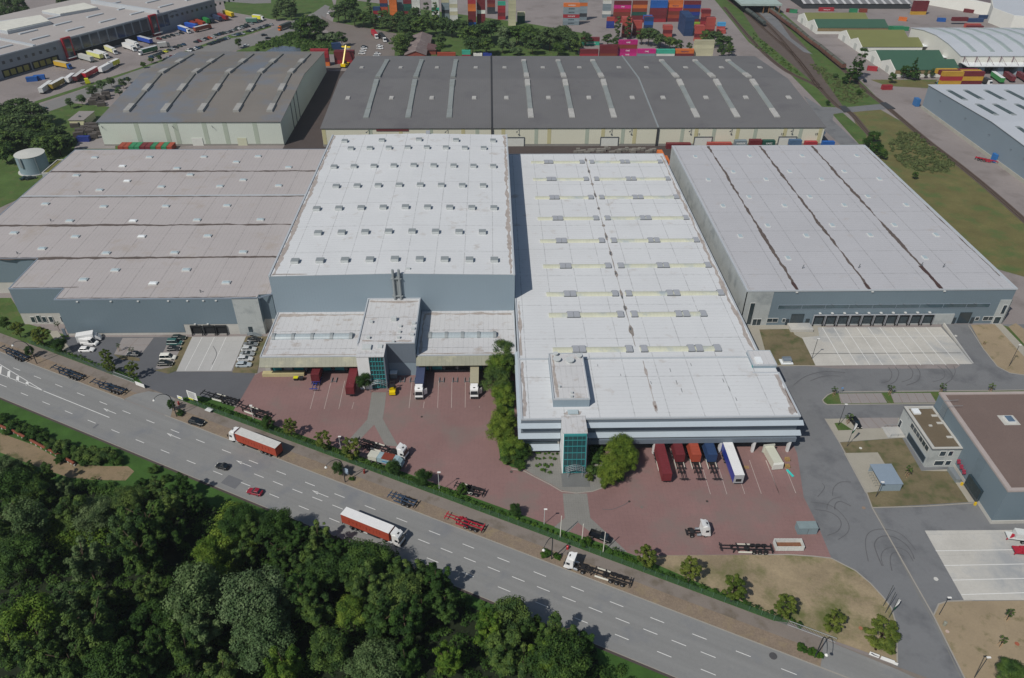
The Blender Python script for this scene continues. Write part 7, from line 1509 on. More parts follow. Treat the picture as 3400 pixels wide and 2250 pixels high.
def stack(tl, xl, xr, yt, z_top_n, cols, where, size=40, rows=1, texts=None, back=None, Yw=None, group='containers stacked in the container yard'):
    """front face measured on the photograph: left and right edge and top of a stack of n; cols from the top down"""
    n = z_top_n; z = 2.6*n; a, b = P(tl,xl,yt,z), P(tl,xr,yt,z); w_ = b[0]-a[0]; L = 12.19 if size == 40 else 6.06
    xc = (a[0]+b[0])/2; yc = (a[1]+b[1])/2; sc = min(1.08, max(.93, w_/L))
    if yt < 15: rows = 1
    for r in range(rows):
        for k in range(n):
            if r and (k > 0 or r > 2) and where != 'front navy tower': continue
            lvl = n-1-k; c = (cols if r == 0 else (back or cols))[(k+r*3) % len(cols if r == 0 else (back or cols))]
            tx = (texts or {}).get(k) if r == 0 else None; tc = None
            if isinstance(tx, tuple): tx, tc = tx
            lab = f'{CNAME.get(c,c)} container, {WORDS[lvl]} from the ground, {where}' + (f', {WORDS[r]} row' if r else '')
            container(xc, yc+1.22+r*2.75, lvl*2.6+.03, 0, c, size, lab, group, tx, tc, sc)
NB = 'row behind the dark warehouse'; nr = 'containers lined up behind the long dark warehouse'
stack('C1',593,752,430,3,('maroon','red','maroon'),'leftmost of the near row',group=nr)
stack('C1',765,922,392,4,('maroon','maroon','brown','maroon'),'second of the near row',group=nr)
stack('C1',930,1093,350,5,('magenta','brown','magenta','magenta','maroon'),'magenta stack of the near row',group=nr,texts={0:'ONE',2:'ONE',3:'ONE'})
stack('C1',1093,1250,428,3,('magenta','grey','grey'),'single magenta top of the near row',group=nr,texts={0:'ONE'})
stack('C1',1258,1417,430,3,('teal','white','grey'),'teal topped stack of the near row',group=nr)
stack('C1',1423,1583,428,3,('orange','maroon','maroon'),'orange topped stack of the near row',group=nr,texts={0:('Hapag-Lloyd',plain('lettering_blue','2A2F6A'))})
stack('C1',1590,1762,350,5,('cream','cream','cream','cream','grey'),'cream stack ending the near row',group=nr)
stack('B1',1570,1730,458,1,('rust',),'alone behind the dark warehouse at the belt',group=nr)
for x0, x1, yt, cs, tx in ((1785,1860,438,('teal','red'),None),(1885,1962,466,('white',),None),(1970,2045,464,('royal',),None)): stack('B1',x0,x1,yt,len(cs),cs,f'short one with {cs[0]} top behind the dark warehouse',20,group=nr)
stack('C1',585,778,325,2,('maroon','teal'),'on the asphalt before the grey stack',group=nr,texts={1:'HAMBURG SÜD'})
gm = plain('lettering_grey','3A4A55')
stack('C1',450,592,28,6,('orange','grey','grey','red','grey','grey'),'stack of grey ones standing alone',texts={0:'ALIANÇA',1:('MAERSK',gm),2:('MAERSK',gm),3:'Hamburg Süd',4:('MAERSK',gm),5:('MAERSK',gm)})
stack('C1',890,1040,10,6,('maroon','magenta','red','brown','maroon','red'),'tall magenta banded block',rows=3,texts={1:'ONE'})
stack('C1',1052,1180,8,6,('brown','orange','brown','dgreen','maroon','maroon'),'block right of the magenta band',rows=3)
stack('C1',1205,1360,5,6,('blue','blue','maroon','maroon','maroon','red'),'blue topped block',rows=3)
stack('C1',1368,1485,2,6,('orange','orange','red','brown','rust','maroon'),'orange topped block',rows=3,texts={1:('Hapag-Lloyd',plain('lettering_blue','2A2F6A'))})
stack('C1',1500,1645,8,6,('maroon','royal','brown','royal','navy','maroon'),'blue banded block',rows=2)
stack('C1',1508,1590,150,5,('navy','navy','navy','navy','navy'),'front navy tower',20,rows=8)
stack('C1',1595,1630,195,1,('lime',),'single lime one behind the navy tower',20)
stack('C1',1155,1232,150,5,('navy','blue','navy','maroon','maroon'),'front blue tower',20,rows=5)
stack('C1',960,1050,160,5,('salmon','salmon','maroon','salmon','maroon'),'faded red tower behind the poplars',20,rows=3)
stack('C1',1055,1135,180,4,('salmon','salmon','maroon','maroon'),'second faded red tower',20,rows=2)
stack('C1',1310,1408,225,3,('salmon','maroon','salmon'),'low stack before the navy tower',20,rows=2)
stack('C1',1595,1680,225,4,('salmon','salmon','maroon','salmon'),'low stack right of the navy tower',20,rows=2)
stack('C1',1690,1778,155,5,('salmon','salmon','salmon','maroon','salmon'),'high stack near the rails',20,rows=2)
stack('C1',1650,1735,85,5,('maroon','salmon','maroon','red','maroon'),'rear high stack near the rails',20,rows=2)
stack('C1',1790,1858,195,2,('sky','salmon'),'sky blue topped stack nearest the rails',20,rows=1)
stack('C1',1790,1858,260,1,('salmon',),'single one nearest the rails',20,rows=2)
stack('C1',830,888,150,3,('salmon','royal','royal'),'blue and red corner stack at the asphalt',20,rows=1)
stack('C1',580,665,-10,6,('grey','orange','grey','grey','charcoal','grey'),'grey stack behind the lone one',20,rows=2)
stack('C1',780,885,-30,6,('cream','white','grey','grey','white','grey'),'pale block left of the magenta band',20,rows=3)
stack('B1',1015,1070,60,4,('navy','red','grey','red'),'leftmost stack above the tree belt',20,rows=1)
stack('B1',1070,1137,-5,6,('rust','navy','rust','brown','rust','rust'),'rust stack above the belt',20,rows=2)
stack('B1',1150,1215,-30,7,('orange','orange','orange','orange','orange','rust','rust'),'orange tower above the tree belt',20,rows=2)
stack('B1',1215,1275,-12,6,('grey','grey','grey','grey','maroon','maroon'),'grey tower left of the white one',20,rows=2)
stack('B1',1275,1345,0,6,('maroon','dgreen','dgreen','maroon','maroon','brown'),'dark green and maroon tower',20,rows=2)
stack('B1',1348,1420,0,7,('white','white','white','white','white','white','white'),'first white tower',20,rows=3)
stack('B1',1520,1585,0,6,('white','white','teal','white','grey','white'),'second white tower half hidden by poplars',20,rows=2)
stack('B1',1605,1672,-10,6,('cream','grey','grey','charcoal','grey','grey'),'grey tower between white ones',20,rows=2)
stack('B1',1676,1746,0,8,('white','cream','white','cream','white','white','cream','white'),'third white tower',20,rows=3)
stack('B1',1836,1906,0,7,('red','orange','orange','maroon','maroon','maroon','blue'),'orange banded tower',20,rows=3)
stack('B1',1914,1988,-10,7,('maroon','maroon','maroon','white','maroon','maroon','maroon'),'maroon tower with one white box',20,rows=3)
stack('B1',2005,2075,0,4,('maroon','brown','charcoal','charcoal'),'low dark stack by the maroon tower',20,rows=2)
stack('B1',2097,2165,15,5,('teal','red','red','maroon','red'),'teal topped red tower',20,rows=2)
stack('B1',2190,2256,0,7,('cream','cream','cream','cream','cream','cream','cream'),'cream tower at the asphalt edge',20,rows=3)
stack('B1',2267,2335,105,3,('cream','dgreen','dgreen'),'low cream topped stack at the asphalt',20,rows=1)
# red ones by the reach stacker
stack('B1',467,622,428,4,('red','red','maroon','orange'),'red block left of the reach stacker',40,rows=1,group='containers by the reach stacker')
stack('B1',672,845,448,3,('maroon','maroon','red'),'maroon block behind the reach stacker',40,rows=2,group='containers by the reach stacker')
for i in range(4): p = P('B1',690,330+i*28,8); container(p[0],p[1]+3,0+i*2.6,.2,'navy',20,f'dark navy container, {WORDS[i]} from the ground, tower beside the reed bank','containers by the reach stacker')
# behind the left warehouse: ends showing green and brown roofs
for i, c in enumerate(('rust','rust','green','green','maroon','maroon','green','rust','green','rust')):
    p = P('A1',1050+i*47,1262,2.6); container(p[0], p[1]+1.5, .03, PI/2, c, 20, f'{c} container, {WORDS[i]} from the left, in the row behind the left warehouse', 'containers behind the left warehouse')
# in front of the long dark warehouse (between the halls)
GRX = 'containers before the dark warehouse'
def one(tl, x, y, z, c, size, lab, rz=0, lvl=0, text=None, g=GRX):
    p = P(tl,x,y,z+lvl*2.6); return container(p[0],p[1],lvl*2.6+.04,rz,c,size,lab,g,text)
one('C1',1445,1240,2.6,'maroon',40,'maroon container lying before the third section of the dark warehouse')
one('C1',1800,1235,2.6,'salmon',40,'faded orange container lying behind the right warehouse, nearest its roof')
one('C1',1985,1215,5.2,'maroon',20,'maroon container under the grey one behind the right warehouse'); one('C1',1985,1215,2.6,'grey',20,'grey container on the maroon one behind the right warehouse',0,1,'MAERSK')
one('C1',2115,1210,5.2,'mustard',20,'mustard container at the bottom beside the green one'); one('C1',2115,1210,2.6,'maroon',20,'maroon container on the mustard one beside the green one',0,1)
one('C1',2228,1215,5.2,'orange',20,'orange container under the green one'); one('C1',2230,1215,2.6,'dgreen',20,'green container with white letters behind the right warehouse',0,1,'UASC')
one('D1',370,1215,5.2,'maroon',20,'maroon container under the light blue one'); one('D1',370,1210,2.6,'steel',20,'steel blue container on the maroon one near the dark warehouse corner',0,1)
one('D1',505,1225,2.6,'red',20,'red container right of the steel blue stack',0,0); one('D1',655,1225,2.6,'blue',20,'blue container at the corner of the dark warehouse')
one('C1',1300,1340,2.6,'orange',40,'orange container between the white hall and the right warehouse, upper one',PI/2,1,g=None); one('C1',1345,1390,2.6,'orange',40,'orange container between the white hall and the right warehouse, lower one',PI/2,0,g=None)
# far right yard
GX = 'containers in the far right yard'
for i, (x, n) in enumerate(((1740,4),(1920,4))):
    for k in range(n):
        c = (('mustard','red','mustard','maroon'),('maroon','mustard','maroon','maroon'))[i][k]; p = P('D1',x,618,10.4); container(p[0],p[1],(n-1-k)*2.6,0,c,45,f'{CNAME.get(c,c)} container, {WORDS[n-1-k]} from the ground, {"left" if i == 0 else "right"} half of the block by the grey building',GX)
        for r in ((1,2) if k == 0 else ()): container(p[0]-.6*r,p[1]+2.7*r,(n-1-k)*2.6,0,('mustard','maroon','mustard','maroon')[(k+r+i)%4],45,f'{("mustard yellow","maroon")[(k+r+i)%2]} container, {WORDS[n-1-k]} level, {WORDS[r]} row of the {"left" if i == 0 else "right"} half block',GX)
one('D1',1655,705,2.6,'teal',20,'teal tank like container before the mustard block',0,0,g=GX); one('D1',1840,700,2.6,'maroon',20,'maroon container before the mustard block',0,0,g=GX)
one('D1',1040,575,2.6,'red',20,'red container at the gable of the green roofed shed',-.35,g=None); one('D1',1165,745,2.0,'red',20,'red and orange container beside the level crossing yard',.05,g=None)
one('D1',1305,148,2.6,'orange',20,'orange container alone on the far right yard',-.5,text=None,g=None); one('D1',1640,155,2.6,'blue',20,'small blue container alone on the far right yard',-.2,g=None)
one('D1',325,75,2.6,'maroon',20,'maroon container left of the red one before the rail shed',-.4,g=GX); one('D1',355,80,2.6,'green',20,'green container beside the maroon one before the rail shed',-.4,g=GX)
one('D1',640,65,2.6,'red',40,'red container with white letters before the rail shed',0,text='Hamburg Süd',g=GX)
one('D1',875,75,5.2,'maroon',20,'maroon container under the green one before the rail shed',-.1,g=GX); one('D1',875,75,2.6,'green',20,'bright green container on top before the rail shed',-.1,1,g=GX); one('D1',960,75,2.6,'brown',20,'brown container right of the bright green one',-.1,g=GX)
one('D1',1240,225,2.6,'green',40,'long green container behind the green roofed shed',0,0,g=GX); one('D1',1280,245,1.5,'green',40,'low green container before the long green one',0,g=GX)
for k, c in enumerate(('maroon','maroon','maroon','mustard')): p = P('D1',1465,5,10.4); container(p[0],p[1],(3-k)*2.6,0,c,40,f'{CNAME.get(c,c)} container, {WORDS[3-k]} from the ground, stack beside the rail shed',GX)
for k, (x, y, c, lv) in enumerate(((1800,150,'navy',0),(1800,148,'maroon',1),(1935,158,'navy',0),(2035,130,'navy',0),(1905,80,'maroon',0),(1910,205,'salmon',0),(1930,222,'maroon',0))): one('D1',x,y,2.6,c,40,f'{CNAME.get(c,c)} container, number {WORDS[k]} of the cluster left of the white slab hall',0 if k != 4 else -.45,lv,g=GX)
# containers on the docks of the near yard
def on_dock(x0, L, c, lab, size, y_end, ch_len=None, chm=M_chas, chlab=None, xc=None):
    container(x0, y_end-L/2, 1.35, -PI/2, c, size, lab)
xs = P('B3',485,580,3.9)[0]; on_dock(xs,6.06,'maroon','maroon container on the blue chassis at the left dock hall',20,183.6); south(lambda: make_chassis(M_chp,9.6,False),'cp',xs,183.6-4.9,'bright blue container chassis under the maroon container at the left dock hall','container_chassis','trailer')
xs = P('B3',805,635,3.9)[0]; on_dock(xs,12.19,'maroon','long maroon container docked beside the tree at the stair tower',40,183.6); south(lambda: make_chassis(M_chas),'ck',xs,177.3,'black chassis under the long maroon container beside the stair tower tree','container_chassis','trailer')
for i, (px, py, c, L, size, nm) in enumerate(((1350,1365,'maroon',12.19,40,'long dark red'),(1465,1200,'maroon',6.06,20,'maroon'),(1605,1200,'rust',6.06,20,'orange brown'),(1745,1200,'navy',6.06,20,'blue'))):
    f = P('C3',px,py,3.95); yb = f[1]+L
    container(f[0], f[1]+L/2, 1.35, -PI/2, c if c != 'rust' else 'rust', size, f'{nm} container on a chassis under the white louvres')
    cy = f[1]+L/2 if size == 40 else f[1]+6.06-6.2
    south(lambda: make_chassis(M_chas),'ck',f[0],cy,f'black chassis under the {nm} container at the white hall docks','container_chassis','trailer')
# graves of concrete blocks between the halls
g = random.Random(4); q0, q1 = P('C1',550,1310), P('C1',1230,1310); i = 0
for k in range(34):
    x = q0[0]+(q1[0]-q0[0])*k/33+g.uniform(-.4,.4); y = q0[1]+g.uniform(-2.6,2.6); tag(MB().obox((x,y),(math.cos(g.uniform(-.2,.2)),.1),g.uniform(1.6,2.6),g.uniform(1,1.5),.03,g.uniform(.7,1.4)).build('concrete_block', mat('block_grey','7f7c76',var=.2,ns=.6,obj=False)), f'grey concrete block, {nth(k)} from the left, in the heap behind the white hall', 'concrete block', 'concrete blocks behind the white hall')
# tarpaulin covered timber stacks left of the brown roofed warehouse
k = 0
for tl, xc, yc, n, dx, dy in (('A1',880,860,9,75,45),('A1',740,1130,16,125,55)):
    for j in range(n):
        p = P(tl, xc+g.uniform(-dx,dx), yc+g.uniform(-dy,dy), 1); tag(MB().obox(p,(.95,.3),4.2,2.4,.03,g.uniform(1.8,3.0)).build('timber_stack', mat('stack_dark','55504c',var=.25,ns=.8,fine=.2)), f'dark weathered timber stack, {nth(k)} of the piles left of the brown roofed warehouse', 'timber stack', 'timber stacks by the hut'); k += 1
one('A1',722,1190,2.0,'royal',20,'small royal blue container among the timber stacks',0,g=None)
one('A1',270,665,2.6,'blue',20,'blue container at the docks of the logistics building, left one',.3,g=None); one('A1',335,650,2.6,'blue',20,'blue container at the docks of the logistics building, right one',.3,g=None)

q = [P('A3',x,y,.7) for x,y in ((-60,920),(0,948),(120,995),(250,1065),(400,1145),(550,1220),(645,1275))]; pl_ = thing('rusty_pipeline','rusty red pipeline running along the sandy path at the left','pipeline',(q[0][0],q[0][1],0)); MB().path([(x,y,.7) for x,y in q], .38, 10).build('pipe', mat('pipe_rust','7A4534',var=.2,ns=.6), pl_)
mb = MB()
for k in range(22): f = k/21*(len(q)-1.001); i_ = int(f); u = f-i_; x = q[i_][0]+(q[i_+1][0]-q[i_][0])*u; y = q[i_][1]+(q[i_+1][1]-q[i_][1])*u; mb.box(x-.15,x+.15,y-.45,y+.45,0,.5)
each(mb, 'pipe_support', M_conc, pl_)
# ================================================================ street furniture
def lamp_curved(x, y, ang, h, lab):
    t = thing('street_lamp', lab, 'street lamp', (x,y,.12), ang, 'tall curved street lamps of the main road'); pts = [(0,0,0),(0,0,h*.62)]+[(h*.22*(1-math.cos(a)), 0, h*.62+h*.24*math.sin(a)) for a in [PI*k/10 for k in range(1,9)]]
    mb = MB()
    for i in range(len(pts)-1): mb.tube(pts[i], pts[i+1], .13-.008*i, .13-.008*(i+1), 7)
    o = mb.build('pole', plain('lamp_post_dark','2E3438')); o.parent = t; e = pts[-1]; o = MB().tube((e[0],0,e[2]+.05),(e[0],0,e[2]-.35),.12,.38,8).tube((e[0],0,e[2]-.35),(e[0],0,e[2]-.5),.3,.2,8,1).build('lamp_head', [plain('lamp_head_white','E6E6E2'), M_light]); o.parent = t
for tl, xb, yb, xt, yt, lab in (('A3',322,412,95,220,'tall curved street lamp at the left edge of the photo'),('A3',1535,870,1340,690,'tall curved street lamp opposite the asphalt entrance'),('B3',775,1440,635,1260,'tall curved street lamp beside the small tree mid road'),('C4',343,540,308,380,'tall curved street lamp left of the flagpoles'),('D4',535,1395,648,1295,'tall curved street lamp near the long white sign')):
    b = P(tl,xb,yb); t_ = P(tl,xt,yt,9.2); d = math.atan2(t_[1]-b[1], t_[0]-b[0]); lamp_curved(b[0],b[1],d,10.5,lab)
def post(tl, xb, yb, xt, yt, lab, r=.07, head=True, col='C9CBCA', name='lamp_post', cat='lamp post', g=None):
    b = P(tl,xb,yb); d = ray(tl,xt,yt); h = max(2.5, min(14, float(CH+d[2]*b[1]/d[1]))); t = thing(name, lab, cat, (b[0],b[1],.05), 0, g); o = MB().tube((0,0,0),(0,0,h),r*1.3,r,7).build('pole', plain('pole_'+col,col)); o.parent = t
    if head: o = MB().box(-.2,.6,-.18,.18,h,h+.14).build('lamp_head', plain('lamp_head_white','E6E6E2')); o.parent = t
    return t, h
for tl, xb, yb, xt, yt, lab in (('A3',2200,890,2180,775,'white yard lamp post beside the black chassis behind the hedge'),('B3',735,1140,722,1045,'white yard lamp post between the yellowish trees'),('B3',1592,1520,1583,1355,'white yard lamp post near the dark round trees'),('C4',278,235,290,108,'white yard lamp post left of the flagpoles'),('D3',1065,1568,1128,1440,'dark lamp post beside the bicycle shelter'),('D3',510,370,560,195,'thin dark lamp post at the edge of the concrete apron'),('D3',740,945,812,765,'thin lamp post beside the young tree and black car'),('D3',2220,435,2325,250,'thin dark lamp post on the soil bed at the right'),('D4',1615,1020,1690,875,'dark lamp post at the corner of the soil bed'),('D4',1920,1568,1988,1395,'dark lamp post at the bottom right corner')):
    post(tl,xb,yb,xt,yt,lab,col='C9CBCA' if 'white' in lab else '3A3E42',g='yard lamp posts')
for i, (xb,yb,xt,yt) in enumerate(((418,348,432,165),(605,395,622,235),(790,478,812,305))): post('C4',xb,yb,xt,yt,('white flagpole left of the three at the hedge','white flagpole in the middle of the three at the hedge','white flagpole right of the three, before the black pickup')[i],.09,False,'E0DDD2','flagpole','flagpole','bare white flagpoles')
def flagpole(tl, xb, yb, xt, yt, lab, flag=True):
    t, h = post(tl,xb,yb,xt,yt,lab,.06,False,'4A4E50','flagpole','flagpole','flagpoles of the right premises')
    if flag:
        mb = MB(); mb.face([(0.05,0,h-.2),(.9,.25,h-.9),(.75,.1,h-1.9),(.95,.35,h-2.9),(.06,0,h-3.2)]); o = mb.build('flag', plain('flag_white','E9EAE8')); o.parent = t
        mb = MB(); mb.face([(0.05,0,h-3.2),(.95,.35,h-2.9),(.5,.2,h-4.2),(.05,0,h-4.2)]); o = mb.build('flag_end', plain('flag_green','1F6B4A')); o.parent = t
flagpole('D3',815,1130,900,920,'flagpole with white and green flag on the lawn beside the paving')
flagpole('D4',1178,1050,1285,880,'flagpole with white and green flag at the curved lawn edge')
flagpole('D4',1130,945,1240,765,'bare dark flagpole at the curved lawn edge, upper left',False); flagpole('D4',1148,1005,1255,825,'bare dark flagpole at the curved lawn edge, middle one',False)
# street fence
def fence(s0, s1, c, label, h=1.7):
    t = thing('mesh_fence', label, 'fence', (s0, c-s0/2, 0)); L = math.dist(RD(s0,c), RD(s1,c)); n = max(1, int(L/2.6)); n = min(n, 60)
    for i in range(n+1):
        s = s0+(s1-s0)*i/n; p = RD(s,c); MB().tube((p[0],p[1],0),(p[0],p[1],h+.1),.045,n=5).build('fence_post', plain('fence_green','5F7F6C'), t)
    mb = MB(); mb.f = []
    a, b = RD(s0,c), RD(s1,c); k = int(L/.16)
    for i in range(k+1):
        f = i/k; x, y = a[0]+(b[0]-a[0])*f, a[1]+(b[1]-a[1])*f; mb.box(x-.012,x+.012,y-.008,y+.008,.1,h)
    for z in (.15,.5,.9,1.3,1.65): mb.hexa([(a[0],a[1]-.01,z),(b[0],b[1]-.01,z),(b[0],b[1]+.01,z),(a[0],a[1]+.01,z)],[(a[0],a[1]-.01,z+.03),(b[0],b[1]-.01,z+.03),(b[0],b[1]+.01,z+.03),(a[0],a[1]+.01,z+.03)])
    mb.build('mesh_panel', plain('fence_mesh_green','4F6B5C'), t)
fence(-149,-109.5,125.45,'green mesh fence along the left car park'); fence(-88,8,125.5,'green mesh fence along the brick yard, left part up to the flagpoles'); fence(8,62.5,125.5,'green mesh fence from the flagpoles along the dry lawn')
def railing(s0, s1, c, lab, col='A2A8AA'):
    a, b = RD(s0,c), RD(s1,c); t = thing('gate', lab, 'gate', (a[0],a[1],.12)); mb = MB(); L = math.dist(a,b); k = int(L/.3)
    for i in range(k+1): f = i/k; x, y = a[0]+(b[0]-a[0])*f, a[1]+(b[1]-a[1])*f; mb.tube((x,y,.2),(x,y,1.6),.025,n=4)
    for z in (.2,1.6): mb.tube((a[0],a[1],z),(b[0],b[1],z),.06,n=5)
    mb.build('gate_leaf', plain('gate_grey',col), t); return t
railing(-116,-107.8,125.3,'grey sliding gate left of the asphalt entrance'); railing(62.8,71.5,125.6,'grey sliding gate carrying the white sign at the lower right')
def board(c, ang, w, h, z0, lab, col='E6E7E5', tilt=0, textlines=(), legs=True, name='sign_board', tc=None, size=.4):
    t = thing(name, lab, 'sign', (c[0],c[1],0), ang); o = MB().box(-w/2,w/2,-.05,.05,z0,z0+h).build('panel', plain('sign_'+col,col)); o.parent = t
    if legs:
        o = MB()
        for x in (-w*.4,w*.4): o.tube((x,.08,0),(x,.08,z0+h),.05,n=5)
        o = o.build('post', M_stairs); o.parent = t
    for i, s in enumerate(textlines): lettering(s, size, facing((0,-.06,z0+h-(i+.7)*h/(len(textlines)+.4)),(0,-1,0)), tc or M_lk, t)
    return t
a_ = math.atan2(-.447,.894)
p = P('A3',1215,595,1); board(p, a_, 3.6, 1.3, .5, 'long white sign on the fence left of the asphalt entrance', legs=False)
p = P('A3',1690,760,0); t = board((p[0],p[1]), a_, 3.6, 2.7, 1.9, 'large white tenant board with grey lines and yellow strip behind the fence')
for k in range(6): o = MB().box(-1.4,1.4 if k%2 else .9,-.09,-.05,2.3+k*.38,2.45+k*.38).build('text_line', plain('text_grey','6b6f72')); o.parent = t
o = MB().box(-1.7,0,-.09,-.05,1.45,1.85).build('yellow_strip', plain('strip_yellow','D9DC2A')); o.parent = t
p = P('A3',1575,745,0); t = board((p[0],p[1]), a_, 2.0, 1.1, 1.2, 'white sign with yellow print at the asphalt entrance corner'); o = MB().box(-.6,.6,-.09,-.05,1.55,1.9).build('yellow_print', plain('strip_yellow','D9DC2A')); o.parent = t
p = P('A3',1815,815,.5); tag(MB().obox((p[0],p[1]),(.894,-.447),2.0,1.4,.7,.85).build('white_board', M_frame), 'small white board lying in the hedge right of the tenant board', 'board')
p = P('D4',1050,1375,1.0); board((p[0],p[1]), a_, 1.9, 1.0, .8, 'white sign with blue letters at the left end of the sliding gate', legs=False)
t = bpy.data.objects[[o.name for o in bpy.data.objects if o.get('label','').startswith('white sign with blue letters')][0]]; t['label'] = 'white sign with dark blue wave mark at the left end of the sliding gate'; o = MB().hexa([(-.7,-.09,1.45),(0,-.09,1.2),(0,-.05,1.2),(-.7,-.05,1.45)],[(-.6,-.09,1.7),(.1,-.09,1.4),(.1,-.05,1.4),(-.6,-.05,1.7)]).hexa([(0,-.09,1.2),(.8,-.09,1.25),(.8,-.05,1.25),(0,-.05,1.2)],[(.1,-.09,1.4),(.8,-.09,1.4),(.8,-.05,1.4),(.1,-.05,1.4)]).build('wave_mark', plain('mark_blue','2A2F4A')); o.parent = t
p = P('D4',1165,1420,1.0); board((p[0],p[1]), a_, 2.6, 1.0, .8, 'white sign at the right end of the sliding gate', legs=False)
p = P('D4',1210,1440,1.0); board((p[0]+.5,p[1]-.3), a_, .8, .7, .9, 'small bright white sign at the end of the sliding gate', legs=False)
p = P('B3',785,1360,1); board((p[0],p[1]), a_, 1.4, 1.9, .8, 'blue grey street sign beside the small tree mid road', 'A0B4C8')
p = P('D3',770,643,1); board((p[0],p[1]), 0, .6, .6, 1.6, 'small blue and white sign at the young tree island', '6F94C0')
for tl, x, y, lab, c, h, r in (('B3',940,1350,'dark red round bin on the sidewalk behind the street sign','7A2A22',1.1,.32),('C4',482,440,'red post box on the sidewalk left of the tractor with chassis','B0242E',1.0,.3),('A3',1550,755,'red round bin at the asphalt entrance','8E2A28',1.0,.3),('D4',1665,1100,'small metal bin on the paving beside the yard road','8A8C80',1.0,.35)):
    p = P(tl,x,y,.5); t = thing('litter_bin', lab, 'bin', (p[0],p[1],.12)); o = MB().tube((0,0,0),(0,0,h),r,r*.95,12).build('bin_body', paint(c)); o.parent = t; o = MB().tube((0,0,h),(0,0,h+.12),r*1.05,r*.5,12).build('bin_lid', paint(c)); o.parent = t
p = P('D3',290,385,.6); t = thing('ventilation_hood','small dark roofed hood on a white base on the patchy lawn','ventilation hood',(p[0],p[1],.09)); o = MB().box(-1.9,1.9,-1.3,1.3,0,.25).build('base', M_bright); o.parent = t; o = MB().box(-1.2,1.2,-.8,.8,.25,1.3).build('louvre_box', M_ventb); o.parent = t; o = MB().hexa([(-1.4,-1,1.3),(1.4,-1,1.3),(1.4,1,1.3),(-1.4,1,1.3)],[(-1.2,-.2,1.8),(1.2,-.2,1.8),(1.2,.6,1.8),(-1.2,.6,1.8)]).build('hood', M_cladd); o.parent = t
def covers():
    for i, (tl, x, y, r, c, lab) in enumerate((('B3',2215,1350,.4,'55504c','round manhole cover on the brick yard beside the planting bed'),('B3',1438,873,.3,'3a3634','dark drain cover on the brick yard below the blue roofed lorry'),('C4',1125,90,.35,'77716b','round manhole cover on the brick yard right of the path'),('C4',1018,40,.3,'3f3a38','small dark drain on the brick yard right of the path'),('C4',1692,38,.3,'3f3a38','small dark drain on the brick yard above the tractor'),('D4',960,95,.45,'8b7a6c','round manhole cover on the yard road near the drain channel'),('D4',1587,712,.5,'c3c3be','pale manhole cover beside the concrete apron'),('D4',935,1140,.45,'9b6a50','reddish manhole cover on the dry lawn'),('D4',1685,1168,.4,'b9a59a','pale manhole cover on the soil bed'),('D4',2290,1275,.45,'9b5a44','reddish manhole cover on the soil bed'),('D3',1760,170,.45,'c3c3be','pale manhole cover on the ramp beside the right warehouse'),('D3',933,1145,.4,'cfcfc8','pale manhole cover on the lawn beside the flagpole'),('C4',2265,1380,.8,'4e4e50','square drain grate on the main road'))):
        p = P(tl,x,y); tag(MB().tube((p[0],p[1],.0),(p[0],p[1],.155),r,n=14).build('manhole_cover', mat('cover_'+c,c,var=.1,ns=2)), lab, 'manhole cover')
covers()
# ================================================================ railway
def track(pts, lab, tl='D1'):
    q = [Vector(P(tl,*p)) for p in pts]; t = thing('railway_track', lab, 'railway track', (q[0].x,q[0].y,0)); fine_ = []
    for i in range(len(q)-1):
        p0,p1,p2,p3 = [q[max(0,min(len(q)-1,i+k))] for k in (-1,0,1,2)]; n = max(2, int((p2-p1).length/6))
        for j in range(n):
            u = j/n; fine_.append(.5*((2*p1)+(p2-p0)*u+(2*p0-5*p1+4*p2-p3)*u*u+(3*p1-p0-3*p2+p3)*u**3))
    fine_.append(q[-1]); bal = MB(); rl = [MB(), MB()]; sl_ = MB(); acc = 0
    for a, b in zip(fine_, fine_[1:]):
        d = (b-a); L = d.length; d /= L; n = Vector((-d.y,d.x)); c = (a+b)/2
        bal.prism([tuple(a-n*1.7),tuple(b-n*1.7),tuple(b+n*1.7),tuple(a+n*1.7)], .0, .12)
        for s in (0,1): rl[s].obox(tuple(c+n*(.75 if s else -.75)), d, L+.05, .14, .26, .42)
        k = max(1,int(L/.9))
        for j in range(k): sl_.obox(tuple(a+d*(L*(j+.5)/k)), n, 2.4, .28, .12, .24)
    bal.build('ballast', M_ball, t); sl_.build('sleepers', mat('sleeper','4a4038',var=.2,ns=1), t)['kind'] = 'stuff'
    for s in (0,1): rl[s].build('rail', mat('rail_steel','6b5a50',rough=.5,var=.1,ns=.5), t)
track([(-300,-60),(-60,110),(120,270),(330,460),(560,740),(740,925),(850,980),(960,1110),(1060,1220)], 'railway track running past the dark warehouse to the level crossing, left one')
track([(-150,-60),(0,90),(200,290),(430,560),(560,740)], 'railway track joining from the parked wagon at the top')
track([(-250,60),(-60,290),(120,480),(300,620),(490,710),(600,775)], 'railway track curving in beside the dark warehouse end')
track([(-60,-60),(100,60),(210,145),(480,350),(780,600),(1000,800),(1160,925),(1500,1210),(1800,1440),(2080,1670),(2500,2040)], 'long railway track beside the grey building on the right')
mb = MB(); 
for q in ([(745,925),(800,920),(850,970),(790,975)],[(1100,895),(1150,890),(1235,945),(1170,950)]): mb.prism([P('D1',*p) for p in q], .0, .44)
struct(mb, 'level_crossing', mat('crossing_plates','3f4246',var=.1,ns=.4))
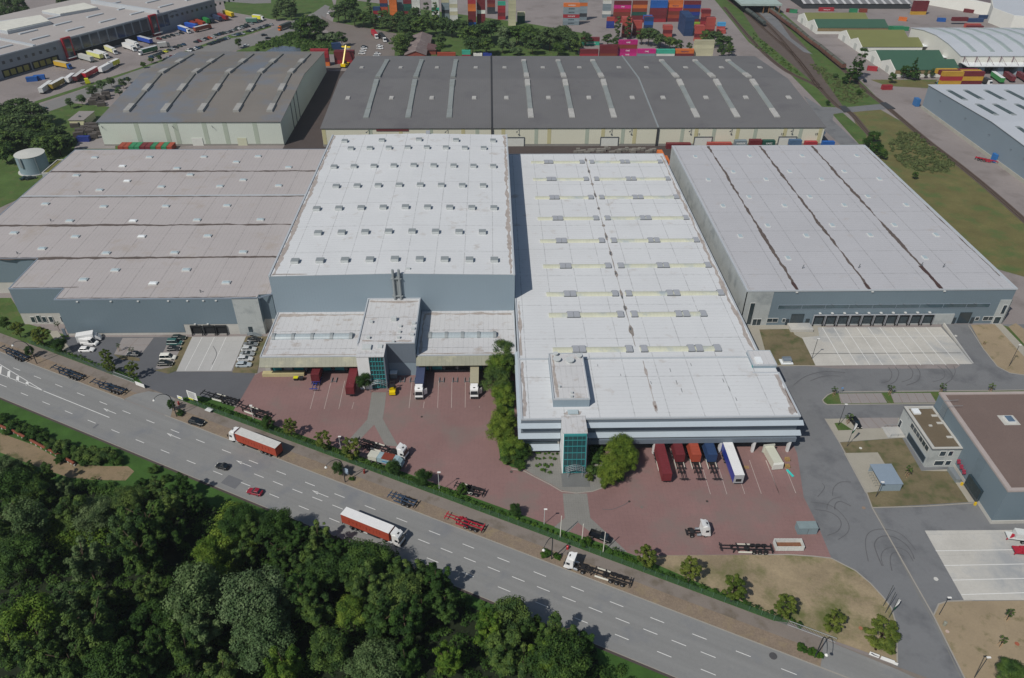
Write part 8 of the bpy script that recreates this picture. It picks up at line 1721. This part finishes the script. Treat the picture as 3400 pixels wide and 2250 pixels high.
def wagon(a, b, lab, kind):
    ang = math.atan2(b[1]-a[1], b[0]-a[0]); L = math.dist(a,b); t = thing('railway_wagon', lab, 'railway wagon', ((a[0]+b[0])/2,(a[1]+b[1])/2,.45), ang, 'parked railway wagons')
    if kind == 0:
        prof = [(-1.4,1.1),(1.4,1.1),(1.45,2.6),(1.1,3.4),(0,3.8),(-1.1,3.4),(-1.45,2.6)]; o = MB().extr(prof, 0, -L/2+.6, L/2-.6).build('wagon_body', mat('wagon_brown','6A4A40',var=.2,ns=.3,obj=True,rnd=.4)); o.parent = t
        o = MB().extr([(-1.3,3.35),(0,3.85),(1.3,3.35),(1.15,3.6),(0,3.98),(-1.15,3.6)], 0, -L/2+.5, L/2-.5).build('wagon_roof', mat('wagon_roof','5c5e56',var=.2,ns=.3,obj=True,rnd=.4)); o.parent = t
    else:
        o = MB().tube((-L/2+.8,0,2.5),(L/2-.8,0,2.5),1.4,n=16).build('tank', mat('wagon_tank','4b5250',var=.2,ns=.4,obj=True)); o.parent = t
    o = MB().box(-L/2+.3,L/2-.3,-1.2,1.2,.8,1.1).build('underframe', M_chas); o.parent = t
    for x in (-L/2+2.2,L/2-2.2):
        for s in (-1,1): w_ = MB().tube((x,s*.7,.45),(x,s*.85,.45),.45,n=10).build('wheel', M_chas); w_.parent = t
TA = [P('D1',x,y,1.5) for x,y in ((100,58),(205,135),(290,200),(385,270),(475,345),(585,425),(695,515),(790,590))]
for i, (a, b) in enumerate(zip(TA, TA[1:])):
    d = math.dist(a,b); n = max(1, round(d/14)); 
    for k in range(n):
        f0, f1 = k/n, (k+1)/n; wagon((a[0]+(b[0]-a[0])*f0,a[1]+(b[1]-a[1])*f0),(a[0]+(b[0]-a[0])*f1,a[1]+(b[1]-a[1])*f1), f'brown covered railway wagon, {nth(i*3+k)} counted from the canopy shed', 0)
TB = [P('D1',x,y,1.5) for x,y in ((-245,-60),(-150,20),(-60,95),(0,135),(100,215))]
for i, (a, b) in enumerate(zip(TB, TB[1:])):
    d = math.dist(a,b); n = max(1, round(d/14))
    for k in range(n):
        f0, f1 = k/n, (k+1)/n; wagon((a[0]+(b[0]-a[0])*f0,a[1]+(b[1]-a[1])*f0),(a[0]+(b[0]-a[0])*f1,a[1]+(b[1]-a[1])*f1), f'dark tank wagon, {nth(i*3+k)} from the top on the track beside the container yard', 1)
p = P('D1',2030,1385,1); t = place(lambda: make_chassis(M_chr,10.2),'cr',p[0],p[1],-.65,'small red trailer chassis beside the grey right building','trailer','container_chassis',z=.03)
pass
# red machine at the right edge on the concrete apron
for i, (x, y, lab) in enumerate(((2260,350,'red and white folded machine trailer at the right edge, upper one'),(2320,470,'red folded machine trailer at the right edge, lower one'))):
    p = P('D4',x,y,1); t = thing('machine_trailer', lab, 'trailer', (p[0]+1.5,p[1],.09), -.2+i*.1); o = MB().box(-3,3,-1.1,1.1,1.1,1.3).box(-1.5,3,-1.0,1.0,1.3,2.9 if i == 0 else 1.6).build('body', paint('D0D4D2') if i == 0 else M_chr); o.parent = t
    o = MB()
    for k in range(6): o.tube((-3.2+.25*k,-1+.35*k,.7),(-1.8+.2*k,-.8+.3*k,1.9),.12,n=5)
    o = o.build('drawbar', M_chr); o.parent = t; trailer_wheels(t, (.5,1.8))
# ================================================================ haze over the far yards
hz = MB().box(-900,900,-120,1400,-1.2,152).build('haze', None); tag(hz, kind='stuff', label='thin pale haze over the whole yard', cat='haze')
hm = bpy.data.materials.new('haze_air'); hm.use_nodes = True; ht = hm.node_tree; ht.nodes.remove(ht.nodes['Principled BSDF'])
pv = ht.nodes.new('ShaderNodeVolumePrincipled'); pv.inputs['Color'].default_value = (.82,.9,1,1); pv.inputs['Density'].default_value = .00009; pv.inputs['Anisotropy'].default_value = .2
ht.links.new(pv.outputs[0], ht.nodes['Material Output'].inputs['Volume']); hz.data.materials.append(hm)
